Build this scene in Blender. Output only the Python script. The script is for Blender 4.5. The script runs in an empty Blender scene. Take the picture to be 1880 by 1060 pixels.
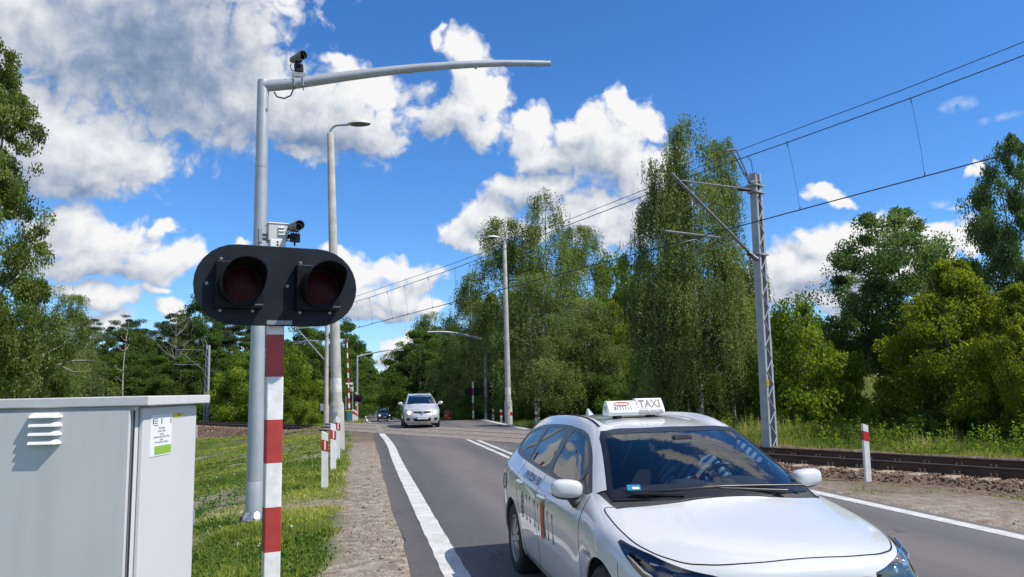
import bpy, bmesh, math, random
import numpy as np
from mathutils import Vector, Matrix
from mathutils.bvhtree import BVHTree

S = bpy.context.scene
COL = S.collection
R = math.radians
rng = np.random.default_rng(7)
random.seed(7)

# ------------------------------------------------------------------ camera
# photo pixels are 1880 x 1060; the road runs along +Y, the eye stands at the origin
F_PX, CAM_H = 1412.0, 1.65
YAW, PITCH, ROLL = R(11.16), R(7.5), 0.022
_F = np.array([math.sin(YAW)*math.cos(PITCH), math.cos(YAW)*math.cos(PITCH), math.sin(PITCH)])
_R0 = np.array([math.cos(YAW), -math.sin(YAW), 0.0])
_U0 = np.cross(_R0, _F)
_R = _R0*math.cos(ROLL) - _U0*math.sin(ROLL)
_U = _U0*math.cos(ROLL) + _R0*math.sin(ROLL)
_C = np.array([0, 0, CAM_H])

def ray(x, y):
    return _R*(x-940)/F_PX + _U*(530-y)/F_PX + _F
_FH = np.array([math.sin(YAW), math.cos(YAW), 0.0])
def at(x, y, d):                      # world point seen at photo position (x, y), d metres ahead (level distance)
    r = ray(x, y)
    return Vector(_C + r*(d/(r @ _FH)))
def ground_hit(x, y, z=0.0):
    r = ray(x, y)
    return Vector(_C + r*((z-CAM_H)/r[2]))

def make_camera():
    cd = bpy.data.cameras.new('camera')
    cd.sensor_width = 36.0
    cd.lens = 36.0*F_PX/1880.0
    cd.clip_start, cd.clip_end = 0.05, 6000
    o = bpy.data.objects.new('camera', cd)
    COL.objects.link(o)
    M = Matrix(((_R[0], _U[0], -_F[0], 0), (_R[1], _U[1], -_F[1], 0), (_R[2], _U[2], -_F[2], CAM_H), (0, 0, 0, 1)))
    o.matrix_world = M
    S.camera = o
make_camera()

# ------------------------------------------------------------------ scene objects
def tag(o, label=None, cat=None, group=None, kind=None):
    if label: o['label'] = label
    if cat: o['category'] = cat
    if group: o['group'] = group
    if kind: o['kind'] = kind
    return o
def thing(name, label, cat, loc=(0, 0, 0), rz=0.0, group=None):
    o = bpy.data.objects.new(name, None)
    o.empty_display_size = 0.2
    COL.objects.link(o)
    o.location = loc
    o.rotation_euler = (0, 0, rz)
    return tag(o, label, cat, group)
def kids(o):
    return [c for c in bpy.data.objects if c.parent == o]
def copy_tree(o, parent=None):
    c = o.copy()
    COL.objects.link(c)
    if parent is not None:
        c.parent = parent
    for ch in kids(o):
        copy_tree(ch, c)
    return c

def rot_to(d):
    d = Vector(d).normalized()
    return d.to_track_quat('Z', 'Y').to_matrix()

class MB:
    """collects shapes, then builds them as ONE mesh object"""
    def __init__(self):
        self.v, self.f, self.m = [], [], []
    def add(self, vs, fs, mi=0, M=None):
        b = len(self.v)
        if M is not None:
            vs = [tuple(M @ Vector(q)) for q in vs]
        self.v += [tuple(q) for q in vs]
        self.f += [tuple(i+b for i in q) for q in fs]
        self.m += [mi]*len(fs)
        return self
    def box(self, c, s, mi=0, rot=None, taper=1.0):
        x, y, z = s[0]/2, s[1]/2, s[2]/2
        t = taper
        vs = [(-x, -y, -z), (x, -y, -z), (x, y, -z), (-x, y, -z), (-x*t, -y*t, z), (x*t, -y*t, z), (x*t, y*t, z), (-x*t, y*t, z)]
        fs = [(3, 2, 1, 0), (4, 5, 6, 7), (0, 1, 5, 4), (1, 2, 6, 5), (2, 3, 7, 6), (3, 0, 4, 7)]
        M = Matrix.Translation(c)
        if rot is not None:
            M = M @ (rot.to_4x4() if len(rot) == 3 else rot)
        return self.add(vs, fs, mi, M)
    def tube(self, pts, rad, seg=10, mi=0, cap=True):
        pts = [Vector(p) for p in pts]
        n = len(pts)
        if not hasattr(rad, '__len__'):
            rad = [rad]*n
        vs, fs = [], []
        prev = None
        for i, p in enumerate(pts):
            d = (pts[min(i+1, n-1)] - pts[max(i-1, 0)])
            if d.length < 1e-9: d = Vector((0, 0, 1))
            d.normalize()
            if prev is None:
                u = d.orthogonal().normalized()
            else:
                u = prev - d*prev.dot(d)
                u = u.normalized() if u.length > 1e-6 else d.orthogonal().normalized()
            prev = u
            w = d.cross(u)
            for k in range(seg):
                a = 2*math.pi*k/seg
                vs.append(p + (u*math.cos(a) + w*math.sin(a))*rad[i])
        for i in range(n-1):
            for k in range(seg):
                a, b = i*seg+k, i*seg+(k+1) % seg
                fs.append((a, b, b+seg, a+seg))
        if cap:
            fs.append(tuple(range(seg-1, -1, -1)))
            fs.append(tuple((n-1)*seg+k for k in range(seg)))
        return self.add(vs, fs, mi)
    def cyl(self, a, b, r0, r1=None, seg=16, mi=0, cap=True):
        return self.tube([a, b], [r0, r0 if r1 is None else r1], seg, mi, cap)
    def lathe(self, prof, seg=24, mi=0, M=None):
        """prof: (radius, z) list, turned about z"""
        vs, fs = [], []
        for r, z in prof:
            for k in range(seg):
                a = 2*math.pi*k/seg
                vs.append((r*math.cos(a), r*math.sin(a), z))
        for i in range(len(prof)-1):
            for k in range(seg):
                a, b = i*seg+k, i*seg+(k+1) % seg
                fs.append((a, b, b+seg, a+seg))
        return self.add(vs, fs, mi, M)
    def prism(self, poly, h0, h1, mi=0, M=None):
        """poly in xy, extruded from z=h0 to h1"""
        n = len(poly)
        vs = [(x, y, h0) for x, y in poly] + [(x, y, h1) for x, y in poly]
        fs = [tuple(range(n-1, -1, -1)), tuple(range(n, 2*n))]
        fs += [(i, (i+1) % n, n+(i+1) % n, n+i) for i in range(n)]
        return self.add(vs, fs, mi, M)
    def sweep(self, path, prof, mi=0, closed=True, up=Vector((0, 0, 1)), cap=True):
        """profile (side, up) swept along a path"""
        path = [Vector(p) for p in path]
        n, k = len(path), len(prof)
        vs, fs = [], []
        for i, p in enumerate(path):
            d = (path[min(i+1, n-1)]-path[max(i-1, 0)]).normalized()
            s = d.cross(up).normalized()
            u = s.cross(d)
            for a, b in prof:
                vs.append(p + s*a + u*b)
        kk = k if closed else k-1
        for i in range(n-1):
            for j in range(kk):
                a, b = i*k+j, i*k+(j+1) % k
                fs.append((a, a+k, b+k, b))
        if cap and closed:
            fs.append(tuple(range(k)))
            fs.append(tuple((n-1)*k+j for j in range(k-1, -1, -1)))
        return self.add(vs, fs, mi)
    def build(self, name, mats, parent=None, smooth=None, bevel=0.0, loc=None, rot=None, segs=2, label=None):
        me = bpy.data.meshes.new(name)
        me.from_pydata(self.v, [], self.f)
        for m in (mats if isinstance(mats, (list, tuple)) else [mats]):
            me.materials.append(m)
        me.polygons.foreach_set('material_index', self.m)
        bm = bmesh.new(); bm.from_mesh(me)
        bmesh.ops.recalc_face_normals(bm, faces=bm.faces)
        bm.to_mesh(me); bm.free()
        if smooth:
            me.polygons.foreach_set('use_smooth', [True]*len(me.polygons))
            me.set_sharp_from_angle(angle=R(smooth))
        me.update()
        o = bpy.data.objects.new(name, me)
        COL.objects.link(o)
        if parent is not None: o.parent = parent
        if loc is not None: o.location = loc
        if rot is not None: o.rotation_euler = rot
        if bevel:
            b = o.modifiers.new('edge', 'BEVEL')
            b.width, b.segments, b.limit_method = bevel, segs, 'ANGLE'
            b.angle_limit = R(40)
            b.harden_normals = False
        if label: o['label'] = label
        return o

def np_mesh(name, V, Fq, mats, parent=None, attr=None, smooth=False, mi=None):
    """fast mesh from arrays: V (n,3), Fq (m,3 or 4); attr: dict name -> float per face"""
    V = np.asarray(V, np.float32); Fq = np.asarray(Fq, np.int32)
    me = bpy.data.meshes.new(name)
    m, k = Fq.shape
    me.vertices.add(len(V)); me.vertices.foreach_set('co', V.ravel())
    me.loops.add(m*k); me.loops.foreach_set('vertex_index', Fq.ravel())
    me.polygons.add(m)
    me.polygons.foreach_set('loop_start', np.arange(0, m*k, k, dtype=np.int32))
    me.polygons.foreach_set('loop_total', np.full(m, k, np.int32))
    if smooth: me.polygons.foreach_set('use_smooth', np.ones(m, bool))
    for q in (mats if isinstance(mats, (list, tuple)) else [mats]): me.materials.append(q)
    if mi is not None: me.polygons.foreach_set('material_index', np.asarray(mi, np.int32))
    for an, av in (attr or {}).items():
        av = np.asarray(av, np.float32)
        a = me.attributes.new(an, 'FLOAT', 'FACE' if len(av) == m else 'POINT')
        a.data.foreach_set('value', av)
    me.update(calc_edges=True)
    me.validate()
    o = bpy.data.objects.new(name, me)
    COL.objects.link(o)
    if parent is not None: o.parent = parent
    return o

# ------------------------------------------------------------------ noise in numpy
_perm = rng.random((256, 256))
def vnoise(x, y, s=1.0, o=0):
    x = np.asarray(x)/s + 37.3*o + 1000; y = np.asarray(y)/s + 91.7*o + 1000
    xi, yi = np.floor(x).astype(int), np.floor(y).astype(int)
    fx, fy = x-xi, y-yi
    fx, fy = fx*fx*(3-2*fx), fy*fy*(3-2*fy)
    g = lambda a, b: _perm[a % 256, b % 256]
    return (g(xi, yi)*(1-fx)+g(xi+1, yi)*fx)*(1-fy) + (g(xi, yi+1)*(1-fx)+g(xi+1, yi+1)*fx)*fy
def sstep(a, b, x):
    t = np.clip((x-a)/(b-a), 0, 1)
    return t*t*(3-2*t)

# ------------------------------------------------------------------ materials
MATS = {}
def nodes_of(name):
    m = bpy.data.materials.new(name)
    m.use_nodes = True
    nt = m.node_tree
    nt.nodes.clear()
    return m, nt, nt.nodes, nt.links
def N(nt, typ, **kw):
    n = nt.nodes.new(typ)
    for k, v in kw.items():
        if hasattr(n, k) and k not in ('inputs',): setattr(n, k, v)
    return n
def lin(r, g, b):
    f = lambda c: ((c/255+0.055)/1.055)**2.4 if c > 10 else c/255/12.92
    return (f(r), f(g), f(b), 1)
def rgba(c):
    return (c[0], c[1], c[2], 1)

def mat(name, c1, c2=None, scale=4.0, rough=0.6, metal=0.0, bump=0.0, bscale=60.0, spec=0.5, coat=0.0, detail=5, lo=0.35, hi=0.65, rvar=0.08, speck=None, dirt=None):
    """painted / plain surface: two colours mixed by object-space noise, fine bump, roughness variation"""
    if name in MATS: return MATS[name]
    m, nt, ns, ln = nodes_of(name)
    out = N(nt, 'ShaderNodeOutputMaterial'); b = N(nt, 'ShaderNodeBsdfPrincipled')
    ln.new(b.outputs[0], out.inputs[0])
    tc = N(nt, 'ShaderNodeTexCoord')
    nz = N(nt, 'ShaderNodeTexNoise'); nz.inputs['Scale'].default_value = scale; nz.inputs['Detail'].default_value = detail
    ln.new(tc.outputs['Object'], nz.inputs['Vector'])
    mr = N(nt, 'ShaderNodeMapRange'); mr.inputs[1].default_value = lo; mr.inputs[2].default_value = hi
    ln.new(nz.outputs[0], mr.inputs[0])
    mx = N(nt, 'ShaderNodeMix', data_type='RGBA')
    mx.inputs['A'].default_value = rgba(c1); mx.inputs['B'].default_value = rgba(c2 or [q*0.88 for q in c1[:3]])
    ln.new(mr.outputs[0], mx.inputs['Factor'])
    col = mx.outputs['Result']
    if speck:      # fine grains: (colour, scale, threshold)
        sc, ss, st = speck
        n2 = N(nt, 'ShaderNodeTexNoise'); n2.inputs['Scale'].default_value = ss; n2.inputs['Detail'].default_value = 3
        ln.new(tc.outputs['Object'], n2.inputs['Vector'])
        m2 = N(nt, 'ShaderNodeMapRange'); m2.inputs[1].default_value = st; m2.inputs[2].default_value = st+0.06
        ln.new(n2.outputs[0], m2.inputs[0])
        mx2 = N(nt, 'ShaderNodeMix', data_type='RGBA'); mx2.inputs['B'].default_value = rgba(sc)
        ln.new(m2.outputs[0], mx2.inputs['Factor']); ln.new(col, mx2.inputs['A'])
        col = mx2.outputs['Result']
    if dirt:       # streaks running down: (colour, amount)
        mp = N(nt, 'ShaderNodeMapping'); mp.inputs['Scale'].default_value = (9, 9, 0.7)
        ln.new(tc.outputs['Object'], mp.inputs[0])
        n3 = N(nt, 'ShaderNodeTexNoise'); n3.inputs['Scale'].default_value = 1.6; n3.inputs['Detail'].default_value = 8
        ln.new(mp.outputs[0], n3.inputs['Vector'])
        m3 = N(nt, 'ShaderNodeMapRange'); m3.inputs[1].default_value = 0.48; m3.inputs[2].default_value = 0.75; m3.inputs[4].default_value = dirt[1]
        ln.new(n3.outputs[0], m3.inputs[0])
        mx3 = N(nt, 'ShaderNodeMix', data_type='RGBA'); mx3.inputs['B'].default_value = rgba(dirt[0])
        ln.new(m3.outputs[0], mx3.inputs['Factor']); ln.new(col, mx3.inputs['A'])
        col = mx3.outputs['Result']
    ln.new(col, b.inputs['Base Color'])
    rr = N(nt, 'ShaderNodeMapRange'); rr.inputs[3].default_value = max(0.02, rough-rvar); rr.inputs[4].default_value = min(1, rough+rvar)
    ln.new(nz.outputs[0], rr.inputs[0]); ln.new(rr.outputs[0], b.inputs['Roughness'])
    b.inputs['Metallic'].default_value = metal
    b.inputs['Specular IOR Level'].default_value = spec
    b.inputs['Coat Weight'].default_value = coat
    b.inputs['Coat Roughness'].default_value = 0.05
    if bump:
        nb = N(nt, 'ShaderNodeTexNoise'); nb.inputs['Scale'].default_value = bscale; nb.inputs['Detail'].default_value = 6
        ln.new(tc.outputs['Object'], nb.inputs['Vector'])
        bp = N(nt, 'ShaderNodeBump'); bp.inputs['Strength'].default_value = bump; bp.inputs['Distance'].default_value = 0.02
        ln.new(nb.outputs[0], bp.inputs['Height']); ln.new(bp.outputs[0], b.inputs['Normal'])
    MATS[name] = m
    return m

def banded(name, ca, cb, period, offset=0.0, rough=0.45, duty=0.5):
    """red and white bands along the object's own z"""
    if name in MATS: return MATS[name]
    m, nt, ns, ln = nodes_of(name)
    out = N(nt, 'ShaderNodeOutputMaterial'); b = N(nt, 'ShaderNodeBsdfPrincipled')
    ln.new(b.outputs[0], out.inputs[0])
    tc = N(nt, 'ShaderNodeTexCoord'); sp = N(nt, 'ShaderNodeSeparateXYZ'); ln.new(tc.outputs['Object'], sp.inputs[0])
    a = N(nt, 'ShaderNodeMath', operation='ADD'); a.inputs[1].default_value = offset; ln.new(sp.outputs[2], a.inputs[0])
    d = N(nt, 'ShaderNodeMath', operation='DIVIDE'); d.inputs[1].default_value = period; ln.new(a.outputs[0], d.inputs[0])
    fr = N(nt, 'ShaderNodeMath', operation='FRACT'); ln.new(d.outputs[0], fr.inputs[0])
    lt = N(nt, 'ShaderNodeMath', operation='LESS_THAN'); lt.inputs[1].default_value = duty; ln.new(fr.outputs[0], lt.inputs[0])
    nz = N(nt, 'ShaderNodeTexNoise'); nz.inputs['Scale'].default_value = 14; nz.inputs['Detail'].default_value = 7; ln.new(tc.outputs['Object'], nz.inputs['Vector'])
    mr = N(nt, 'ShaderNodeMapRange'); mr.inputs[1].default_value = 0.3; mr.inputs[2].default_value = 0.7; mr.inputs[3].default_value = 0.82; mr.inputs[4].default_value = 1.05
    ln.new(nz.outputs[0], mr.inputs[0])
    mx = N(nt, 'ShaderNodeMix', data_type='RGBA'); mx.inputs['A'].default_value = rgba(ca); mx.inputs['B'].default_value = rgba(cb)
    ln.new(lt.outputs[0], mx.inputs['Factor'])
    vm = N(nt, 'ShaderNodeVectorMath', operation='SCALE'); ln.new(mx.outputs['Result'], vm.inputs[0]); ln.new(mr.outputs[0], vm.inputs['Scale'])
    ln.new(vm.outputs[0], b.inputs['Base Color'])
    b.inputs['Roughness'].default_value = rough
    MATS[name] = m
    return m

def glass(name, tint=(0.25, 0.3, 0.33), fres=1.0, rough=0.0, base=0.06):
    """car glass: lets tinted light through and mirrors the sky by angle"""
    if name in MATS: return MATS[name]
    m, nt, ns, ln = nodes_of(name)
    out = N(nt, 'ShaderNodeOutputMaterial')
    tr = N(nt, 'ShaderNodeBsdfTransparent'); tr.inputs[0].default_value = rgba(tint)
    gl = N(nt, 'ShaderNodeBsdfGlossy'); gl.inputs['Roughness'].default_value = rough; gl.inputs[0].default_value = (1, 1, 1, 1)
    fr = N(nt, 'ShaderNodeFresnel'); fr.inputs[0].default_value = 1.5
    mu = N(nt, 'ShaderNodeMath', operation='MULTIPLY_ADD'); mu.inputs[1].default_value = fres; mu.inputs[2].default_value = base; mu.use_clamp = True
    ln.new(fr.outputs[0], mu.inputs[0])
    mx = N(nt, 'ShaderNodeMixShader')
    ln.new(mu.outputs[0], mx.inputs[0]); ln.new(tr.outputs[0], mx.inputs[1]); ln.new(gl.outputs[0], mx.inputs[2])
    ln.new(mx.outputs[0], out.inputs[0])
    MATS[name] = m
    return m

def leaf_mat(name, stops, trans=0.3, rough=0.5, tscale=1.25):
    """foliage: colour by a per-leaf value, light shining through"""
    if name in MATS: return MATS[name]
    m, nt, ns, ln = nodes_of(name)
    out = N(nt, 'ShaderNodeOutputMaterial')
    at_ = N(nt, 'ShaderNodeAttribute'); at_.attribute_name = 'tint'
    rp = N(nt, 'ShaderNodeValToRGB')
    el = rp.color_ramp.elements
    el[0].position, el[0].color = stops[0][0], rgba(stops[0][1])
    el[1].position, el[1].color = stops[-1][0], rgba(stops[-1][1])
    for p, c in stops[1:-1]:
        e = el.new(p); e.color = rgba(c)
    ln.new(at_.outputs['Fac'], rp.inputs[0])
    b = N(nt, 'ShaderNodeBsdfPrincipled'); b.inputs['Roughness'].default_value = rough; b.inputs['Specular IOR Level'].default_value = 0.22
    ln.new(rp.outputs[0], b.inputs['Base Color'])
    t = N(nt, 'ShaderNodeBsdfTranslucent')
    sc = N(nt, 'ShaderNodeMix', data_type='RGBA', blend_type='MULTIPLY'); sc.inputs['Factor'].default_value = 1.0
    sc.inputs['B'].default_value = (1.25*tscale, 1.3*tscale, 0.55*tscale, 1)
    ln.new(rp.outputs[0], sc.inputs['A']); ln.new(sc.outputs['Result'], t.inputs[0])
    mx = N(nt, 'ShaderNodeMixShader'); mx.inputs[0].default_value = trans
    ln.new(b.outputs[0], mx.inputs[1]); ln.new(t.outputs[0], mx.inputs[2]); ln.new(mx.outputs[0], out.inputs[0])
    MATS[name] = m
    return m

# ------------------------------------------------------------------ text on things
def text_mesh(body, size, depth=0.0, align='CENTER', outline=0.0, shear=0.0, spacing=1.0, bold=0.0):
    """vertices and faces of lettering in the xy plane"""
    cu = bpy.data.curves.new('lettering', 'FONT')
    cu.body = body; cu.size = size; cu.align_x = align; cu.align_y = 'CENTER'
    cu.shear = shear; cu.space_character = spacing
    cu.resolution_u = 4; cu.offset = bold
    if outline:
        cu.fill_mode = 'NONE'; cu.bevel_depth = outline; cu.bevel_resolution = 0
    else:
        cu.extrude = depth
    o = bpy.data.objects.new('lettering', cu)
    COL.objects.link(o)
    dg = bpy.context.evaluated_depsgraph_get()
    me = bpy.data.meshes.new_from_object(o.evaluated_get(dg))
    vs = [tuple(v.co) for v in me.vertices]; fs = [tuple(p.vertices) for p in me.polygons]
    bpy.data.objects.remove(o); bpy.data.meshes.remove(me); bpy.data.curves.remove(cu)
    return vs, fs
# ------------------------------------------------------------------ light and sky
SUN_EL = R(53.0)
SUN_AZ = np.array([0.85, -0.527])          # towards the sun, horizontally (east of the road, a little behind the eye)
SUN_AZ = SUN_AZ/np.linalg.norm(SUN_AZ)
SUN_DIR = Vector((SUN_AZ[0]*math.cos(SUN_EL), SUN_AZ[1]*math.cos(SUN_EL), math.sin(SUN_EL)))
sd = bpy.data.lights.new('sun', 'SUN')
sd.energy, sd.angle, sd.color = 4.6, R(0.55), (1.0, 0.95, 0.86)
so = bpy.data.objects.new('sun', sd)
COL.objects.link(so)
so.rotation_euler = SUN_DIR.to_track_quat('Z', 'Y').to_euler()
so.location = (20, -10, 30)

def azel(px, py):
    r = ray(px, py); r = r/np.linalg.norm(r)
    return math.atan2(r[0], r[1]), math.asin(r[2])
PXR = 1/1412.0                             # radians per photo pixel, near the middle

# cumulus: centre and half-size of each heap, as seen in the sky
CLOUDS = [
 (250, 45, 270, 120), (430, 190, 270, 95), (140, 90, 160, 100), (600, 235, 165, 62), (655, 170, 125, 60), (455, 80, 65, 100), (370, 120, 150, 140), (505, 165, 60, 60), (20, 40, 70, 90), (330, -60, 260, 90),
 (690, 250, 90, 40), (560, 285, 60, 22), (620, 112, 45, 20),
 (90, 240, 110, 95), (190, 285, 130, 78), (270, 300, 45, 60), (40, 190, 60, 40), (160, 330, 140, 40),
 (110, 425, 80, 62), (190, 445, 130, 58), (290, 475, 95, 40), (180, 495, 170, 30), (355, 475, 40, 22), (300, 420, 14, 18),
 (165, 535, 95, 20), (200, 548, 50, 16), (178, 588, 42, 30), (290, 535, 24, 14), (320, 580, 36, 28), (457, 443, 18, 12),
 (855, 95, 48, 48), (865, 150, 60, 70), (905, 185, 45, 62), (850, 205, 65, 50), (800, 225, 70, 40), (815, 80, 20, 25), (880, 235, 60, 40),
 (980, 235, 66, 52), (1060, 240, 75, 50), (1140, 195, 42, 46), (1180, 225, 36, 60), (1100, 270, 120, 70), (1010, 290, 80, 40), (1140, 310, 80, 60),
 (940, 345, 62, 36), (1010, 350, 80, 45), (900, 400, 60, 44), (840, 428, 50, 26), (900, 445, 70, 30), (960, 420, 70, 40), (1080, 400, 120, 60), (1180, 410, 70, 60), (1140, 445, 70, 30), (1230, 350, 60, 80),
 (640, 485, 60, 40), (700, 500, 66, 46), (765, 520, 50, 42), (730, 550, 90, 36), (800, 560, 36, 24), (640, 540, 60, 50), (690, 575, 100, 22), (735, 500, 26, 26),
 (735, 632, 60, 22), (712, 660, 40, 22), (745, 680, 40, 18),
 (1440, 470, 60, 45), (1500, 450, 66, 48), (1565, 425, 42, 36), (1580, 470, 90, 60), (1480, 505, 110, 40), (1660, 430, 52, 46), (1720, 440, 60, 40), (1770, 440, 34, 34), (1620, 500, 160, 50), (1420, 540, 90, 30), (1540, 545, 120, 26),
 (1512, 366, 34, 20), (1540, 375, 26, 9), (1800, 322, 15, 15), (1798, 300, 9, 10), (1800, 372, 16, 8),
]
WISPS = [(1760, 192, 34, 14), (1845, 214, 30, 8), (1806, 224, 9, 8), (1725, 375, 18, 9), (1755, 382, 18, 5)]
DARK = [(300, 110, 190, 105, 1.0), (450, 215, 170, 60, .55), (590, 262, 160, 32, .8), (120, 340, 130, 26, .5), (190, 497, 150, 20, .6), (700, 572, 110, 22, .55), (1050, 300, 120, 34, .35), (1500, 530, 160, 24, .35), (950, 380, 60, 20, .35), (170, 25, 90, 40, .35), (840, 245, 70, 22, .4), (1140, 350, 90, 30, .4)]
# heaps elsewhere in the sky, seen only in glass and paint: azimuth, elevation, half-sizes (degrees)
FAR_CLOUDS = [(28, 37.5, 24, 6.5), (42, 41, 12, 5), (8, 40, 12, 4), (34, 52, 10, 2.5), (165, 66, 40, 9), (150, 58, 16, 6), (-165, 60, 14, 5), (-120, 30, 30, 12), (-95, 42, 20, 10), (-150, 25, 25, 10), (120, 25, 25, 9), (90, 35, 15, 8), (170, 22, 25, 8), (-70, 20, 20, 10), (-60, 38, 16, 8), (-105, 20, 16, 7), (60, 55, 14, 6), (140, 78, 50, 6), (-60, 70, 60, 7), (75, 16, 18, 6)]

def build_world():
    w = bpy.data.worlds.new('World')
    S.world = w
    w.use_nodes = True
    nt = w.node_tree; ns = nt.nodes; ln = nt.links
    ns.clear()
    # density of cloud at a sky position (azimuth, elevation)
    g = bpy.data.node_groups.new('cloud_density', 'ShaderNodeTree')
    g.interface.new_socket('P', in_out='INPUT', socket_type='NodeSocketVector')
    g.interface.new_socket('Density', in_out='OUTPUT', socket_type='NodeSocketFloat')
    gi = g.nodes.new('NodeGroupInput'); go = g.nodes.new('NodeGroupOutput')
    def M_(op, a=None, b=None, c=None, tree=g):
        n = tree.nodes.new('ShaderNodeMath'); n.operation = op
        for i, q in enumerate((a, b, c)):
            if q is None: continue
            if isinstance(q, (int, float)): n.inputs[i].default_value = q
            else: tree.links.new(q, n.inputs[i])
        return n.outputs[0]
    def V_(op, a, b, tree=g):
        n = tree.nodes.new('ShaderNodeVectorMath'); n.operation = op
        for i, q in enumerate((a, b)):
            if q is None: continue
            if isinstance(q, (tuple, list)): n.inputs[i].default_value = q
            else: tree.links.new(q, n.inputs[i])
        return n.outputs['Value'] if op == 'LENGTH' else n.outputs['Vector']
    # warp the position a little so that no heap is an ellipse
    wn = g.nodes.new('ShaderNodeTexNoise'); wn.noise_dimensions = '2D'; wn.inputs['Scale'].default_value = 17; wn.inputs['Detail'].default_value = 3
    g.links.new(gi.outputs[0], wn.inputs['Vector'])
    ws = V_('SUBTRACT', wn.outputs['Color'], (0.5, 0.5, 0.5))
    wv = V_('MULTIPLY', ws, (0.055, 0.055, 0.0))
    P = V_('ADD', gi.outputs[0], wv)
    acc = None
    lst = [(azel(x, y), rx*PXR*k, ry*PXR*k) for x, y, rx, ry, k in [c+((0.99 if c[0] < 620 and c[1] < 260 and c[2] > 100 else 0.90),) for c in CLOUDS]]
    lst += [((R(a), R(e)), R(rx), R(ry)) for a, e, rx, ry in FAR_CLOUDS]
    for (a, e), rx, ry in lst:
        d = V_('SUBTRACT', P, (a, e, 0))
        d = V_('MULTIPLY', d, (1/rx, 1/ry, 0))
        l = V_('LENGTH', d, None)
        v = M_('MULTIPLY_ADD', l, -1.0, 1.0)
        acc = v if acc is None else M_('SMOOTH_MAX', acc, v, 0.25)
    acc = M_('MINIMUM', acc, 0.95)
    acc = M_('MAXIMUM', acc, -1.0)
    n1 = g.nodes.new('ShaderNodeTexNoise'); n1.noise_dimensions = '2D'; n1.inputs['Scale'].default_value = 20; n1.inputs['Detail'].default_value = 8; n1.inputs['Roughness'].default_value = 0.60
    g.links.new(gi.outputs[0], n1.inputs['Vector'])
    vo = g.nodes.new('ShaderNodeTexVoronoi'); vo.voronoi_dimensions = '2D'; vo.feature = 'F1'; vo.inputs['Scale'].default_value = 36
    vo.inputs['Detail'].default_value = 2.5; vo.inputs['Roughness'].default_value = 0.55; vo.inputs['Lacunarity'].default_value = 2.1
    g.links.new(P, vo.inputs['Vector'])
    f1 = M_('MULTIPLY_ADD', n1.outputs[0], 0.95, -0.39)
    f2 = M_('MULTIPLY_ADD', vo.outputs['Distance'], -0.36, 0.17)
    d = M_('ADD', M_('ADD', acc, f1), f2)
    g.links.new(d, go.inputs[0])

    tc = N(nt, 'ShaderNodeTexCoord')
    sp = N(nt, 'ShaderNodeSeparateXYZ'); ln.new(tc.outputs['Generated'], sp.inputs[0])
    az = M_('ARCTAN2', sp.outputs[0], sp.outputs[1], tree=nt)
    el = M_('ARCSINE', sp.outputs[2], tree=nt)
    cx = N(nt, 'ShaderNodeCombineXYZ'); ln.new(az, cx.inputs[0]); ln.new(el, cx.inputs[1])
    def dens(off=None):
        n = N(nt, 'ShaderNodeGroup'); n.node_tree = g
        src = cx.outputs[0] if off is None else V_('ADD', cx.outputs[0], off, tree=nt)
        ln.new(src, n.inputs[0])
        return n.outputs[0]
    d0 = dens(); d1 = dens((0.012, 0.017, 0)); d2 = dens((0.045, 0.06, 0))
    alpha = N(nt, 'ShaderNodeMapRange', interpolation_type='SMOOTHSTEP'); alpha.inputs[1].default_value = -0.14; alpha.inputs[2].default_value = 0.36
    ln.new(d0, alpha.inputs[0])
    # light: the sun stands up to the right, so a part with thinner cloud that way is bright
    l1 = M_('MULTIPLY', M_('SUBTRACT', d0, d1, tree=nt), 0.34, tree=nt)
    l2 = M_('MULTIPLY', M_('SUBTRACT', d0, d2, tree=nt), 0.22, tree=nt)
    thick = N(nt, 'ShaderNodeMapRange'); thick.inputs[1].default_value = 0.35; thick.inputs[2].default_value = 1.6; thick.inputs[4].default_value = -0.26
    ln.new(d0, thick.inputs[0])
    L = M_('ADD', M_('ADD', M_('ADD', l1, l2, tree=nt), thick.outputs[0], tree=nt), 0.73, tree=nt)
    dk = None
    for x, y, rx, ry, s in DARK:
        a, e = azel(x, y)
        q = V_('MULTIPLY', V_('SUBTRACT', cx.outputs[0], (a, e, 0), tree=nt), (1/(rx*PXR), 1/(ry*PXR), 0), tree=nt)
        q = M_('MULTIPLY_ADD', V_('LENGTH', q, None, tree=nt), -0.6*s, 0.85*s, tree=nt)
        dk = q if dk is None else M_('SMOOTH_MAX', dk, q, 0.15, tree=nt)
    dk = M_('MAXIMUM', dk, 0.0, tree=nt)
    L = M_('SUBTRACT', L, M_('MULTIPLY', dk, 0.62, tree=nt), tree=nt)
    rp = N(nt, 'ShaderNodeValToRGB')
    e = rp.color_ramp.elements
    e[0].position, e[0].color = 0.0, rgba([v*0.9 for v in lin(108, 135, 175)[:3]])
    e[1].position, e[1].color = 1.0, (1.0, 1.0, 1.0, 1)
    for p, c in ((0.3, lin(150, 168, 196)), (0.55, lin(196, 205, 219)), (0.78, lin(232, 236, 242))):
        q = e.new(p); q.color = c
    ln.new(L, rp.inputs[0])
    sky = N(nt, 'ShaderNodeTexSky'); sky.sky_type = 'NISHITA'; sky.sun_disc = False
    sky.sun_elevation = SUN_EL
    sky.sun_rotation = math.atan2(SUN_AZ[0], SUN_AZ[1])
    sky.altitude = 100; sky.air_density = 1.0; sky.dust_density = 0.0; sky.ozone_density = 4.0
    hs = N(nt, 'ShaderNodeHueSaturation'); hs.inputs['Saturation'].default_value = 1.12; hs.inputs['Value'].default_value = 1.0
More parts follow.
